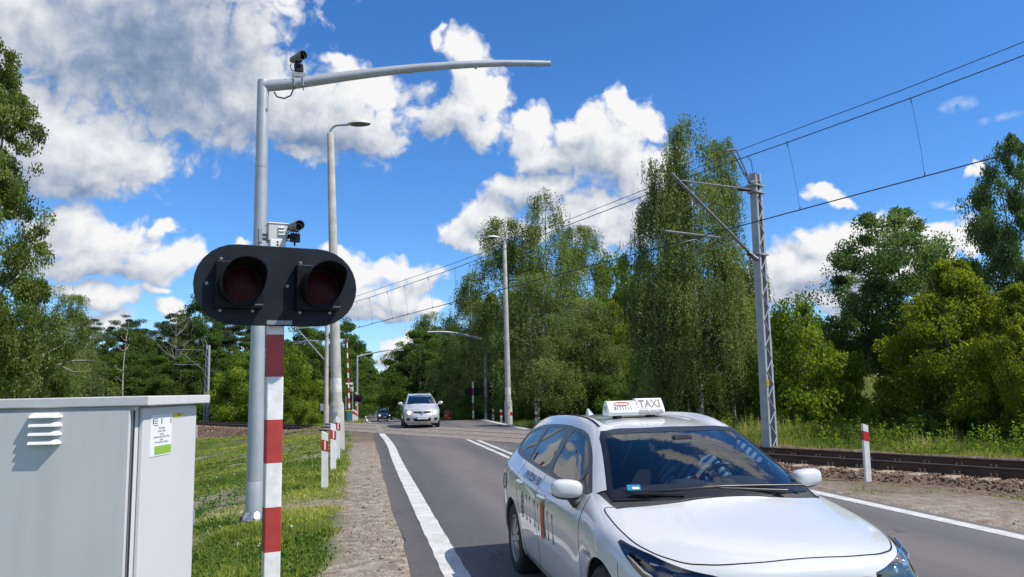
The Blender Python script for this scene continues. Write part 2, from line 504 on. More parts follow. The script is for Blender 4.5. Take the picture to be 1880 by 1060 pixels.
    tn = N(nt, 'ShaderNodeVectorMath', operation='MULTIPLY'); tn.inputs[1].default_value = (0.80, 0.965, 1.20)
    ln.new(sky.outputs[0], tn.inputs[0]); ln.new(tn.outputs[0], hs.inputs['Color'])
    STR = 0.125
    # cloud radiance: sunlit cumulus is about as bright as sunlit white paint
    cs = N(nt, 'ShaderNodeVectorMath', operation='SCALE'); cs.inputs['Scale'].default_value = 0.82/STR
    ln.new(rp.outputs[0], cs.inputs[0])
    mx = N(nt, 'ShaderNodeMix', data_type='RGBA')
    ln.new(alpha.outputs[0], mx.inputs['Factor']); ln.new(hs.outputs[0], mx.inputs['A']); ln.new(cs.outputs[0], mx.inputs['B'])
    col = mx.outputs['Result']
    # thin wisps
    wn2 = N(nt, 'ShaderNodeTexNoise'); wn2.noise_dimensions = '2D'; wn2.inputs['Scale'].default_value = 60; wn2.inputs['Detail'].default_value = 6
    ln.new(cx.outputs[0], wn2.inputs['Vector'])
    wa = None
    for x, y, rx, ry in WISPS:
        a, e_ = azel(x, y)
        q = V_('MULTIPLY', V_('SUBTRACT', cx.outputs[0], (a, e_, 0), tree=nt), (1/(rx*PXR), 1/(ry*PXR), 0), tree=nt)
        q = M_('MULTIPLY_ADD', V_('LENGTH', q, None, tree=nt), -0.6, 0.6, tree=nt)
        wa = q if wa is None else M_('MAXIMUM', wa, q, tree=nt)
    wa = M_('MULTIPLY', M_('MAXIMUM', wa, 0.0, tree=nt), M_('MULTIPLY_ADD', wn2.outputs[0], 3.0, -1.0, tree=nt), tree=nt)
    wa = M_('MINIMUM', M_('MAXIMUM', wa, 0.0, tree=nt), 0.6, tree=nt)
    mw = N(nt, 'ShaderNodeMix', data_type='RGBA'); mw.inputs['B'].default_value = (0.8/STR, 0.85/STR, 0.92/STR, 1)
    ln.new(wa, mw.inputs['Factor']); ln.new(col, mw.inputs['A'])
    bg = N(nt, 'ShaderNodeBackground'); bg.inputs[1].default_value = STR
    ln.new(mw.outputs['Result'], bg.inputs[0])
    out = N(nt, 'ShaderNodeOutputWorld'); ln.new(bg.outputs[0], out.inputs[0])
    w.cycles.sampling_method = 'MANUAL'; w.cycles.sample_map_resolution = 512
build_world()
S.view_settings.view_transform = 'Standard'
S.view_settings.look = 'None'
S.view_settings.exposure = 0.2
S.view_settings.gamma = 1.0
# ------------------------------------------------------------------ the lie of the land
_RY = [-80, 44, 60, 97, 160, 270, 420, 1500]
_RZ = [0, 0, -0.62, -1.80, -2.85, -4.1, -5.0, -6.0]
def road_z(y):
    y = np.asarray(y, float)
    return np.interp(y, _RY, _RZ)
# the railway crosses at a slant: near rail passes A0 with direction TD (towards the far left)
A0 = np.array([10.03, 16.1]); TD = np.array([-0.4327, 0.9015]); TN = np.array([0.9015, 0.4327])   # TN: away from the eye
GAUGE = 1.62
def track_z(s):                       # height of the rail head along the track
    s = np.asarray(s, float)
    return np.interp(s, [-60, 20, 52, 90, 200], [0.0, 0.0, -0.33, -0.75, -1.5])
def track_sd(X, Y):                   # (along, across from the centre line)
    dx, dy = np.asarray(X)-A0[0], np.asarray(Y)-A0[1]
    return dx*TD[0]+dy*TD[1], dx*TN[0]+dy*TN[1]-GAUGE/2
def track_pt(s, d, z=0.0):            # point on the track: along s, across d (0 = centre line)
    p = A0 + TD*s + TN*(d+GAUGE/2)
    return Vector((p[0], p[1], float(track_z(s))+z))
RX0, RX1 = 0.45, 7.05                 # asphalt edges
def ground_z(X, Y):
    X = np.asarray(X, float); Y = np.asarray(Y, float)
    zr = road_z(Y)
    s, d = track_sd(X, Y)
    left = -0.98*sstep(0.05, 7.5, -0.35-X)
    far_left = np.where(Y > 41, left*0.6, left)
    right = np.where(d > 1.0, -0.32*sstep(1.2, 3.5, d), -0.06*sstep(7.2, 8.2, X) - 0.24*sstep(-4.6, -2.3, d))
    far = sstep(60, 130, np.abs(X))*1.0
    z = zr + np.where(X < RX0, far_left, 0) + np.where(X > RX1, right, 0)
    # to the far left the ground follows the falling track instead of the road
    k = sstep(6, 30, -X)
    z = z*(1-k) + (-0.98 + np.minimum(track_z(s), 0))*k
    # right of the road, beyond the track: level ground rising to a second embankment
    k = sstep(10, 22, X)*sstep(2, 8, d)
    bank = 1.9*sstep(30, 44, d) + 0.25*sstep(20, 22.5, d)
    z = z*(1-k) + (-0.35 + bank)*k
    # under the asphalt the sheet lies a little lower
    on = sstep(RX0-0.02, RX0+0.1, X)*(1-sstep(RX1-0.1, RX1+0.02, X))
    return z - 0.07*on

def dense(a, b, step, lo, hi, grow=1.18):
    c = list(np.arange(a, b+1e-6, step))
    st, x = step, b
    while x < hi: st *= grow; x += st; c.append(x)
    st, x = step, a
    while x > lo: st *= grow; x -= st; c.insert(0, x)
    return np.array(c)

def build_ground():
    xs = dense(-9, 17, 0.16, -900, 900); ys = dense(2.5, 48, 0.2, -300, 1500)
    X, Y = np.meshgrid(xs, ys)
    Z = ground_z(X, Y)
    near = (1-sstep(40, 70, np.hypot(X, Y)))
    Z += near*((vnoise(X, Y, 1.3)-0.5)*0.07 + (vnoise(X, Y, 0.45, 1)-0.5)*0.035)*np.where((X > -0.5) & (X < 7.6), 0.25, 1)
    s, d = track_sd(X, Y)
    # bare earth: shoulders, the strip between road and track, worn patches in the grass
    nz = vnoise(X, Y, 1.1, 3)*0.6 + vnoise(X, Y, 0.35, 4)*0.4
    sh = 1-sstep(-0.05, 0.35, -0.2-X + (nz-0.5)*0.6)                    # left shoulder
    rt = sstep(6.6, 7.0, X)*(1-sstep(1.2, 2.2, d + (nz-0.5)*0.5))
    patch = sstep(0.60, 0.72, vnoise(X, Y, 3.1, 7)*0.65+vnoise(X, Y, 0.8, 8)*0.35)*0.8
    gully = np.exp(-((Y-12.6-0.25*np.sin(X*2))/0.22)**2)*sstep(-2.2, -1.2, X)*(X < 0)
    base = np.exp(-((np.abs(d)-3.6)/0.8)**2)*(X < 0)
    dirt = np.clip(np.where(X < 3.5, np.maximum(sh, np.maximum(patch*0.8, np.maximum(gully, base))), np.maximum(rt, patch*0.4)), 0, 1)
    far = sstep(60, 90, np.hypot(X, Y))
    dirt = dirt*(1-far) + 0.1*far
    nx, ny = len(xs), len(ys)
    V = np.stack([X.ravel(), Y.ravel(), Z.ravel()], 1)
    i = np.arange(ny-1)[:, None]*nx + np.arange(nx-1)[None, :]
    i = i.ravel()
    Fq = np.stack([i, i+1, i+nx+1, i+nx], 1)
    m, nt, ns, ln = nodes_of('grassy ground')
    out = N(nt, 'ShaderNodeOutputMaterial'); b = N(nt, 'ShaderNodeBsdfPrincipled'); b.inputs['Roughness'].default_value = 0.95; b.inputs['Specular IOR Level'].default_value = 0.15
    ln.new(b.outputs[0], out.inputs[0])
    geo = N(nt, 'ShaderNodeNewGeometry')
    def noise(sc, det=6, ro=0.55):
        n = N(nt, 'ShaderNodeTexNoise'); n.inputs['Scale'].default_value = sc; n.inputs['Detail'].default_value = det; n.inputs['Roughness'].default_value = ro
        ln.new(geo.outputs['Position'], n.inputs['Vector']); return n.outputs[0]
    def ramp(fac, stops):
        r = N(nt, 'ShaderNodeValToRGB'); e = r.color_ramp.elements
        e[0].position, e[0].color = stops[0][0], rgba(stops[0][1]); e[1].position, e[1].color = stops[-1][0], rgba(stops[-1][1])
        for p, c in stops[1:-1]: q = e.new(p); q.color = rgba(c)
        ln.new(fac, r.inputs[0]); return r.outputs[0]
    grass = ramp(noise(1.6, 8), [(0.3, (0.05, 0.08, 0.018)), (0.5, (0.09, 0.125, 0.028)), (0.7, (0.17, 0.16, 0.055))])
    earth = ramp(noise(5.5, 9, 0.65), [(0.28, (0.17, 0.13, 0.10)), (0.5, (0.30, 0.25, 0.205)), (0.72, (0.46, 0.41, 0.36))])
    vo = N(nt, 'ShaderNodeTexVoronoi'); vo.inputs['Scale'].default_value = 34; ln.new(geo.outputs['Position'], vo.inputs['Vector'])
    peb = N(nt, 'ShaderNodeMix', data_type='RGBA', blend_type='MULTIPLY'); peb.inputs['Factor'].default_value = 0.55
    pc = ramp(vo.outputs['Color'], [(0.0, (0.45, 0.42, 0.40)), (0.6, (1, 0.97, 0.94)), (1.0, (1.25, 1.2, 1.15))])
    ra = N(nt, 'ShaderNodeAttribute'); ra.attribute_name = 'rust'
    rm = N(nt, 'ShaderNodeMix', data_type='RGBA'); ln.new(ra.outputs['Fac'], rm.inputs['Factor']); ln.new(earth, rm.inputs['A'])
    ln.new(ramp(noise(9, 8, 0.65), [(0.3, (0.09, 0.062, 0.045)), (0.5, (0.17, 0.125, 0.095)), (0.7, (0.27, 0.215, 0.17))]), rm.inputs['B'])
    earth = rm.outputs['Result']
    ln.new(earth, peb.inputs['A']); ln.new(pc, peb.inputs['B'])
    at_ = N(nt, 'ShaderNodeAttribute'); at_.attribute_name = 'dirt'
    mx = N(nt, 'ShaderNodeMix', data_type='RGBA'); ln.new(at_.outputs['Fac'], mx.inputs['Factor']); ln.new(grass, mx.inputs['A']); ln.new(peb.outputs['Result'], mx.inputs['B'])
    ln.new(mx.outputs['Result'], b.inputs['Base Color'])
    bp = N(nt, 'ShaderNodeBump'); bp.inputs['Strength'].default_value = 0.7; bp.inputs['Distance'].default_value = 0.03
    ad = N(nt, 'ShaderNodeMath', operation='MULTIPLY_ADD'); ln.new(vo.outputs['Distance'], ad.inputs[0]); ad.inputs[1].default_value = -0.6; ln.new(noise(28, 8, 0.65), ad.inputs[2])
    ln.new(ad.outputs[0], bp.inputs['Height']); ln.new(bp.outputs[0], b.inputs['Normal'])
    o = np_mesh('ground', V, Fq, m, attr={'dirt': dirt.ravel(), 'rust': (sstep(-7.5, -3.2, d + (nz-0.5)*3.0)*(1-sstep(2.5, 3.5, d))).ravel()}, smooth=True)
    tag(o, kind='structure')
    # loose pebbles on the near shoulder and beside the track
    n = 9000
    px = np.where(rng.random(n) < 0.62, rng.uniform(-0.45, 0.5, n), rng.uniform(7.1, 11.5, n))
    py = 5.5 + rng.random(n)**1.6*18
    s_, d_ = track_sd(px, py)
    ok = d_ < -1.5
    px, py = px[ok], py[ok]; n = len(px)
    sz = rng.lognormal(math.log(0.0062), 0.5, n)
    ico = np.array([(1, 0, 0), (-1, 0, 0), (0, 1, 0), (0, -1, 0), (0, 0, 1), (0, 0, -1)], float)
    tf = np.array([(0, 2, 4), (2, 1, 4), (1, 3, 4), (3, 0, 4), (2, 0, 5), (1, 2, 5), (3, 1, 5), (0, 3, 5)])
    A = rng.normal(size=(n, 3, 3)); A = np.linalg.qr(A)[0]
    V = np.einsum('nij,kj->nki', A, ico)*sz[:, None, None]*rng.uniform(0.6, 1.3, (n, 6, 1))
    V[:, :, 2] *= 0.7
    V += np.stack([px, py, ground_z(px, py)+sz*0.3], 1)[:, None, :]
    Fp = (tf[None]+np.arange(n)[:, None, None]*6).reshape(-1, 3)
    pm = leaf_mat('pebble', [(0, (0.14, 0.11, 0.09)), (0.5, (0.25, 0.21, 0.18)), (1, (0.40, 0.36, 0.32))], trans=0.0, rough=0.9)
    o = np_mesh('pebbles', V.reshape(-1, 3), Fp, pm, attr={'tint': np.repeat(rng.random(n), 8)})
    tag(o, 'loose pebbles and grit scattered over the road shoulders', 'pebbles', kind='stuff')
build_ground()

# ------------------------------------------------------------------ road
def asphalt_mat():
    m, nt, ns, ln = nodes_of('asphalt')
    out = N(nt, 'ShaderNodeOutputMaterial'); b = N(nt, 'ShaderNodeBsdfPrincipled'); ln.new(b.outputs[0], out.inputs[0])
    b.inputs['Specular IOR Level'].default_value = 0.3
    geo = N(nt, 'ShaderNodeNewGeometry')
    def noise(sc, det=5, ro=0.55, vec=None):
        n = N(nt, 'ShaderNodeTexNoise'); n.inputs['Scale'].default_value = sc; n.inputs['Detail'].default_value = det; n.inputs['Roughness'].default_value = ro
        ln.new(vec or geo.outputs['Position'], n.inputs['Vector']); return n.outputs[0]
    mp = N(nt, 'ShaderNodeMapping'); mp.inputs['Scale'].default_value = (1.0, 0.10, 1); ln.new(geo.outputs['Position'], mp.inputs[0])
    def mixc(a, b_, f):
        x = N(nt, 'ShaderNodeMix', data_type='RGBA')
        for s_, v in (('A', a), ('B', b_)):
            if isinstance(v, tuple): x.inputs[s_].default_value = rgba(v)
            else: ln.new(v, x.inputs[s_])
        ln.new(f, x.inputs['Factor']); return x.outputs['Result']
    def rng_(v, a, b_, c=0, d=1):
        r = N(nt, 'ShaderNodeMapRange'); r.inputs[1].default_value = a; r.inputs[2].default_value = b_; r.inputs[3].default_value = c; r.inputs[4].default_value = d
        ln.new(v, r.inputs[0]); return r.outputs[0]
    c = mixc((0.105, 0.099, 0.102), (0.155, 0.145, 0.142), rng_(noise(1.2, 4, 0.6, mp.outputs[0]), 0.3, 0.7))
    c = mixc(c, (0.16, 0.145, 0.135), rng_(noise(0.55, 6), 0.5, 0.8, 0, 0.6))
    c = mixc(c, (0.045, 0.043, 0.046), rng_(noise(95, 3, 0.7), 0.52, 0.62, 0, 0.75))
    c = mixc(c, (0.30, 0.28, 0.26), rng_(noise(140, 2, 0.6), 0.63, 0.70, 0, 0.7))
    # dusty left margin
    sp = N(nt, 'ShaderNodeSeparateXYZ'); ln.new(geo.outputs['Position'], sp.inputs[0])
    e = N(nt, 'ShaderNodeMath', operation='ADD'); ln.new(sp.outputs[0], e.inputs[0]); ln.new(rng_(noise(2.5, 6), 0, 1, -0.15, 0.15), e.inputs[1])
    c = mixc(c, (0.24, 0.205, 0.175), rng_(e.outputs[0], 0.42, 0.78, 0.7, 0.0))
    # dusty crown of each lane between the wheel tracks, darker polished tracks, hairline cracks
    for xc in (2.30, 5.3):
        q = N(nt, 'ShaderNodeMath', operation='SUBTRACT'); ln.new(sp.outputs[0], q.inputs[0]); q.inputs[1].default_value = xc
        q2 = N(nt, 'ShaderNodeMath', operation='ABSOLUTE'); ln.new(q.outputs[0], q2.inputs[0])
        cr = N(nt, 'ShaderNodeMath', operation='MULTIPLY'); ln.new(rng_(q2.outputs[0], 0.1, 0.75, 0.6, 0.0), cr.inputs[0]); ln.new(rng_(noise(0.9, 5, 0.6, mp.outputs[0]), 0.3, 0.7), cr.inputs[1])
        c = mixc(c, (0.20, 0.165, 0.14), cr.outputs[0])
        q3 = N(nt, 'ShaderNodeMath', operation='SUBTRACT'); ln.new(q2.outputs[0], q3.inputs[0]); q3.inputs[1].default_value = 0.82
        q4 = N(nt, 'ShaderNodeMath', operation='ABSOLUTE'); ln.new(q3.outputs[0], q4.inputs[0])
        c = mixc(c, (0.09, 0.085, 0.088), rng_(q4.outputs[0], 0.05, 0.38, 0.5, 0.0))
    vc = N(nt, 'ShaderNodeTexVoronoi'); vc.feature = 'DISTANCE_TO_EDGE'; vc.inputs['Scale'].default_value = 0.42
    wr = N(nt, 'ShaderNodeVectorMath', operation='ADD'); nw = N(nt, 'ShaderNodeTexNoise'); nw.inputs['Scale'].default_value = 2.0; nw.inputs['Detail'].default_value = 6; ln.new(geo.outputs['Position'], nw.inputs['Vector'])
    ln.new(geo.outputs['Position'], wr.inputs[0]); ln.new(nw.outputs['Color'], wr.inputs[1]); ln.new(wr.outputs[0], vc.inputs['Vector'])
    ck = N(nt, 'ShaderNodeMath', operation='MULTIPLY'); ln.new(rng_(vc.outputs['Distance'], 0.0, 0.006, 0.8, 0.0), ck.inputs[0]); ln.new(rng_(noise(0.35, 3), 0.45, 0.6), ck.inputs[1])
    c = mixc(c, (0.035, 0.033, 0.033), ck.outputs[0])
    ln.new(c, b.inputs['Base Color'])
    ln.new(rng_(noise(60, 3), 0.3, 0.7, 0.72, 0.92), b.inputs['Roughness'])
    bp = N(nt, 'ShaderNodeBump'); bp.inputs['Strength'].default_value = 0.45; bp.inputs['Distance'].default_value = 0.006
    ln.new(noise(130, 4, 0.7), bp.inputs['Height']); ln.new(bp.outputs[0], b.inputs['Normal'])
    return m

def strip(name, left, right, y0, y1, m, dz, step=0.5, nx=2, thick=0.0):
    """sheet following the road between x = left(y) and x = right(y)"""
    ys = [y0]
    while ys[-1] < y1:
        ys.append(min(y1, ys[-1]+step*(1+max(0, ys[-1]-20)*0.03)))
    ys = np.array(ys)
    L = np.array([left(y) for y in ys]); Rr = np.array([right(y) for y in ys])
    t = np.linspace(0, 1, nx)
    X = L[:, None]*(1-t)+Rr[:, None]*t
    Y = np.repeat(ys[:, None], nx, 1)
    Z = road_z(Y)+dz
    V = np.stack([X.ravel(), Y.ravel(), Z.ravel()], 1)
    i = (np.arange(len(ys)-1)[:, None]*nx+np.arange(nx-1)[None]).ravel()
    Fq = np.stack([i, i+1, i+nx+1, i+nx], 1)
    if thick:
        n0 = len(V)
        e = np.concatenate([np.arange(len(ys))*nx, np.arange(len(ys))*nx+nx-1])
        Vb = V[e].copy(); Vb[:, 2] -= thick; Vb[:len(ys), 0] -= 0.03; Vb[len(ys):, 0] += 0.03
        V = np.concatenate([V, Vb]); k = len(ys); j = np.arange(k-1)
        Fq = np.concatenate([Fq, np.stack([j*nx, (j+1)*nx, n0+j+1, n0+j], 1), np.stack([(j+1)*nx+nx-1, j*nx+nx-1, n0+k+j, n0+k+j+1], 1)])
    return np_mesh(name, V, Fq, m, smooth=False)

def build_road():
    edge = lambda y: RX0 + 0.05*(vnoise(y, 0.3, 0.6)-0.5) + 0.09*(vnoise(y, 4.3, 2.2)-0.5) - 0.03*(y < 9)
    edge2 = lambda y: RX1 + 0.06*(vnoise(y, 7.3, 0.5)-0.5)
    tag(strip('road', edge, edge2, -30, 900, asphalt_mat(), 0.0, step=0.25, nx=6, thick=0.08), kind='structure')
    paint = mat('road paint', (0.66, 0.66, 0.62), (0.50, 0.49, 0.46), scale=4, rough=0.75, detail=9, speck=((0.25, 0.24, 0.23), 70, 0.57), bump=0.3, bscale=150)
    w = lambda y: 0.012*(vnoise(y, 2.2, 0.3)-0.5) + 0.065*math.exp(-((y-25)/4.5)**2) - 0.02*(y > 30)
    d = lambda y: 0.006*(vnoise(y, 6.1, 0.12)-0.5)
    p1 = strip('edge_line', lambda y: 0.735+w(y)+d(y), lambda y: 0.965+w(y)+d(y+50), -20, 39.5, paint, 0.004, step=0.1)
    tag(p1, 'wide white edge line along the left side of the near road', 'road marking', kind='structure')
    tag(strip('edge_line', lambda y: 0.66+d(y), lambda y: 0.89+d(y+50), 43.5, 700, paint, 0.004, step=0.3), kind='structure')
    for c in (3.56, 3.84):
        tag(strip('centre_line', lambda y: c-0.06+d(y), lambda y: c+0.06+d(y+9), -20, 33.6 if c < 3.7 else 34.3, paint, 0.004, step=0.2), kind='structure')
    tag(strip('centre_line', lambda y: 3.45, lambda y: 3.75, 46, 600, paint, 0.004, step=0.4), kind='structure')
    tag(strip('edge_line', lambda y: 6.70+d(y), lambda y: 6.90+d(y+3), -20, 21.0, paint, 0.004, step=0.15), kind='structure')
    tag(strip('edge_line', lambda y: 6.70+0.0*y, lambda y: 6.92, 32.0, 700, paint, 0.004, step=0.4), kind='structure')
    # slabs of the crossing, between and beside the rails
    cs = mat('crossing slab', (0.24, 0.205, 0.175), (0.15, 0.13, 0.115), scale=3, rough=0.9, bump=0.4, bscale=40, speck=((0.33, 0.28, 0.23), 50, 0.6))
    mb = MB()
    h = GAUGE/2
    for d0, d1 in ((-h-1.35, -h-0.07), (-h+0.10, h-0.10), (h+0.07, h+1.35)):
        # run from left of the road to right of it
        sA = (A0[0]+TN[0]*(h+(d0+d1)/2)-(-1.4))/-TD[0]; sB = (A0[0]+TN[0]*(h+(d0+d1)/2)-8.3)/-TD[0]
        n = 7
        for i in range(n):
            a = sB+(sA-sB)*i/n+0.015; b = sB+(sA-sB)*(i+1)/n-0.015
            q = [track_pt(a, d0), track_pt(b, d0), track_pt(b, d1), track_pt(a, d1)]
            M = 0.012
            vs = [(p.x, p.y, M) for p in q]+[(p.x, p.y, -0.12) for p in q]
            mb.add(vs, [(0, 1, 2, 3), (7, 6, 5, 4), (0, 4, 5, 1), (1, 5, 6, 2), (2, 6, 7, 3), (3, 7, 4, 0)])
    tag(mb.build('crossing_deck', cs, bevel=0.008), kind='structure')
    # dark patched strip of asphalt before the crossing
build_road()

# ------------------------------------------------------------------ railway
def build_rail():
    rust = mat('rail steel', (0.060, 0.038, 0.028), (0.10, 0.062, 0.042), scale=3, rough=0.75, metal=0.3, bump=0.3, bscale=80)
    shiny = mat('rail head', (0.42, 0.40, 0.38), (0.30, 0.27, 0.25), scale=6, rough=0.32, metal=0.9)
    bolt = mat('rail bolt', (0.10, 0.065, 0.045), (0.19, 0.13, 0.10), scale=30, rough=0.75, metal=0.3)
    conc = mat('sleeper concrete', (0.42, 0.33, 0.24), (0.30, 0.22, 0.16), scale=6, rough=0.95, bump=0.4, bscale=70)
    prof = [(-0.075, -0.172), (0.075, -0.172), (0.075, -0.160), (0.012, -0.140), (0.009, -0.045), (0.036, -0.030), (0.036, -0.003), (0.030, 0.0)]
    prof = prof + [(-x, z) for x, z in prof[::-1][:1]] + [(-0.036, -0.003), (-0.036, -0.030), (-0.009, -0.045), (-0.012, -0.140), (-0.075, -0.160)]
    ss = list(np.arange(-16, 30, 1.0))+list(np.arange(30, 125, 4.0))
    for k, d in enumerate((-GAUGE/2, GAUGE/2)):
        o = MB().sweep([track_pt(s, d, 0.012) for s in ss], prof).build('rail', rust, smooth=30)
        tag(o, ['rusty steel rail of the crossing track nearer the road shoulder', 'rusty steel rail of the crossing track nearer the tall grass'][k], 'rail', 'rails of the crossing track')
        hd = MB().sweep([track_pt(s, d, 0.0145) for s in ss], [(-0.026, 0), (0.026, 0), (0.026, -0.004), (-0.026, -0.004)]).build('running_surface', shiny, o)
    # sleepers with their fastenings: only where they show
    sl = None
    ang = math.atan2(TN[1], TN[0])
    spots = [s for s in np.arange(-13.0, 6.4, 0.66)]+[s for s in np.arange(24.5, 60, 0.66)]
    for i, s in enumerate(spots):
        p = track_pt(s, 0, -0.165)
        if sl is None:
            sl = thing('sleeper', 'concrete sleeper under the crossing track with bolted rail clips', 'sleeper', p, ang, 'sleepers of the crossing track')
            mb = MB().box((0, 0, -0.10), (2.85, 0.26, 0.2), taper=0.93)
            mb.build('body', conc, sl, bevel=0.015)
            for dx in (-GAUGE/2, GAUGE/2):
                m2 = MB()
                for e in (-1, 1):
                    m2.box((dx+e*0.10, 0, 0.012), (0.075, 0.16, 0.022))
                    for yy in (-0.05, 0.05):
                        m2.cyl((dx+e*0.10, yy, 0.01), (dx+e*0.10, yy, 0.075), 0.021, 0.019, 8)
                        m2.tube([(dx+e*0.12, yy-0.02, 0.05), (dx+e*0.085, yy, 0.065), (dx+e*0.05, yy, 0.03)], 0.012, 6)
                m2.build('rail_clip', bolt, sl)
            o = sl
        else:
            o = copy_tree(sl)
            o.location = p
        o.rotation_euler[2] = ang + random.uniform(-0.015, 0.015)
        if s > 20: o['label'] = 'concrete sleeper of the crossing track left of the road'
        else: o['label'] = 'concrete sleeper of the crossing track right of the road'
        o['group'] = 'sleepers left of the road' if s > 20 else 'sleepers right of the road'
    # ballast bed: a rough heap of broken stone
    bm = leaf_mat('ballast', [(0.0, (0.055, 0.036, 0.026)), (0.35, (0.145, 0.095, 0.065)), (0.7, (0.25, 0.17, 0.12)), (1.0, (0.38, 0.29, 0.22))], trans=0.0, rough=0.95)
    sb = np.arange(-16, 125, 0.25)
    ds = np.linspace(-4.0, 4.0, 47)
    SS, DD = np.meshgrid(sb, ds)
    P = A0[None, None]+TD[None, None]*SS[..., None]+TN[None, None]*(DD+GAUGE/2)[..., None]
    gz = ground_z(P[..., 0], P[..., 1])
    top = track_z(SS)-0.20
    prof_z = top - np.maximum(0, np.abs(DD)-1.62)*0.50
    prof_z = np.where((P[..., 0] > -0.6) & (P[..., 0] < 8.3), np.minimum(prof_z, -0.22), prof_z)
    prof_z = np.maximum(prof_z, gz-0.10) + (vnoise(P[..., 0], P[..., 1], 0.22, 2)-0.5)*0.08
    nx = len(sb)
    i = (np.arange(len(ds)-1)[:, None]*nx+np.arange(nx-1)[None]).ravel()
    Fq = np.stack([i, i+1, i+nx+1, i+nx], 1)
    t = 0.15+0.4*vnoise(P[..., 0], P[..., 1], 0.3, 5)
    o = np_mesh('ballast', np.stack([P[..., 0].ravel(), P[..., 1].ravel(), prof_z.ravel()], 1), Fq, bm, attr={'tint': t.ravel()})
    tag(o, 'rust brown broken stone ballast of the crossing track', 'ballast', kind='stuff')
    # stones lying on it
    n = 26000
    s_ = np.where(rng.random(n) < 0.5, rng.uniform(-9, 7, n), rng.uniform(23, 75, n))
    d_ = np.where(rng.random(n) < 0.85, -3.7+4.4*rng.random(n)**0.85, rng.uniform(0.7, 3.0, n))
    P = A0[None]+TD[None]*s_[:, None]+TN[None]*(d_+GAUGE/2)[:, None]
    z = np.maximum(track_z(s_)-0.20-np.maximum(0, np.abs(d_)-1.62)*0.5, ground_z(P[:, 0], P[:, 1])-0.04)
    ok = ~((P[:, 0] > -1.5) & (P[:, 0] < 8.4) & (np.abs(d_) < 2.4)) & ~((P[:, 0] > -0.4) & (P[:, 0] < 7.3))
    P, z, s_ = P[ok], z[ok], s_[ok]; n = len(z)
    sz = rng.uniform(0.022, 0.042, n)*np.where(s_ > 22, 1.35, 1.0)
    ico = np.array([(1, 0, 0), (-1, 0, 0), (0, 1, 0), (0, -1, 0), (0, 0, 1), (0, 0, -1)], float)
    tf = np.array([(0, 2, 4), (2, 1, 4), (1, 3, 4), (3, 0, 4), (2, 0, 5), (1, 2, 5), (3, 1, 5), (0, 3, 5)])
    A = np.linalg.qr(rng.normal(size=(n, 3, 3)))[0]
    V = np.einsum('nij,kj->nki', A, ico)*sz[:, None, None]*rng.uniform(0.6, 1.35, (n, 6, 1))
    V += np.stack([P[:, 0], P[:, 1], z+sz*0.45], 1)[:, None]
    Fp = (tf[None]+np.arange(n)[:, None, None]*6).reshape(-1, 3)
    o = np_mesh('ballast_stones', V.reshape(-1, 3), Fp, bm, attr={'tint': np.repeat(np.clip(rng.normal(0.52, 0.22, n), 0, 1), 8)})
    tag(o, 'loose rusty stones heaped along the crossing track', 'stones', kind='stuff')
    # the second line glimpsed through the trees on the right: a low bank with a pair of rails
    for k, (dd, zz) in enumerate(((21.5, 0.02), (46.0, 1.7))):
        m2 = MB()
        for e in (0, 1.6):
            m2.sweep([track_pt(s, dd+e, zz) for s in range(-24, 26, 5)], [(-0.05, 0), (0.05, 0), (0.07, -0.17), (-0.07, -0.17)])
        o = m2.build('distant_track', rust)
        b2 = MB().sweep([track_pt(s, dd+0.8, zz) for s in range(-24, 26, 5)], [(-2.6, -0.9), (-1.6, -0.18), (1.6, -0.18), (2.6, -0.9)]).build('ballast_bed', mat('old ballast', (0.30, 0.22, 0.17), (0.2, 0.14, 0.1), scale=9, rough=0.95, bump=0.5), o)
        tag(o, ['railway line glimpsed through the gap between the trees', 'railway line on the grassy bank far behind the gap in the trees'][k], 'railway track')
build_rail()
# ------------------------------------------------------------------ shared materials
GALV = mat('galvanised steel', (0.42, 0.445, 0.47), (0.36, 0.385, 0.41), scale=5, rough=0.5, metal=0.25, bump=0.05, bscale=50, dirt=((0.32, 0.33, 0.34), 0.35))
GALV_D = mat('dull galvanised steel', (0.33, 0.36, 0.385), (0.27, 0.29, 0.31), scale=4, rough=0.6, metal=0.3)
STEEL = mat('bright steel', (0.62, 0.62, 0.62), (0.48, 0.48, 0.48), scale=20, rough=0.3, metal=0.9)
BLACK = mat('black paint', (0.008, 0.010, 0.015), (0.012, 0.015, 0.021), scale=6, rough=0.5, bump=0.05, bscale=90, spec=0.22)
BLACK2 = mat('black plastic', (0.0035, 0.004, 0.005), (0.006, 0.0065, 0.008), scale=9, rough=0.5, spec=0.2)
RUBBER = mat('dark rubber', (0.012, 0.012, 0.012), (0.022, 0.021, 0.02), scale=12, rough=0.75)
CONC = mat('cast concrete', (0.47, 0.455, 0.41), (0.36, 0.345, 0.31), scale=3.5, rough=0.85, bump=0.25, bscale=60, dirt=((0.22, 0.21, 0.19), 0.45))
CONC_D = mat('weathered concrete', (0.26, 0.25, 0.23), (0.17, 0.16, 0.145), scale=5, rough=0.9, bump=0.3, bscale=50)
CAB = mat('grey cabinet paint', (0.60, 0.605, 0.60), (0.565, 0.57, 0.565), scale=1.2, rough=0.5, bump=0.10, bscale=420, dirt=((0.42, 0.42, 0.41), 0.22), spec=0.35)
WHITE_P = mat('white paint', (0.80, 0.80, 0.77), (0.70, 0.70, 0.67), scale=7, rough=0.5, dirt=((0.48, 0.46, 0.40), 0.35))
RED_P = mat('red paint', (0.50, 0.028, 0.022), (0.40, 0.022, 0.02), scale=8, rough=0.4)
LENS = mat('dark red lens', (0.042, 0.0015, 0.003), (0.026, 0.0012, 0.002), scale=30, rough=0.35, coat=0.0, bump=0.15, bscale=130, spec=0.15)
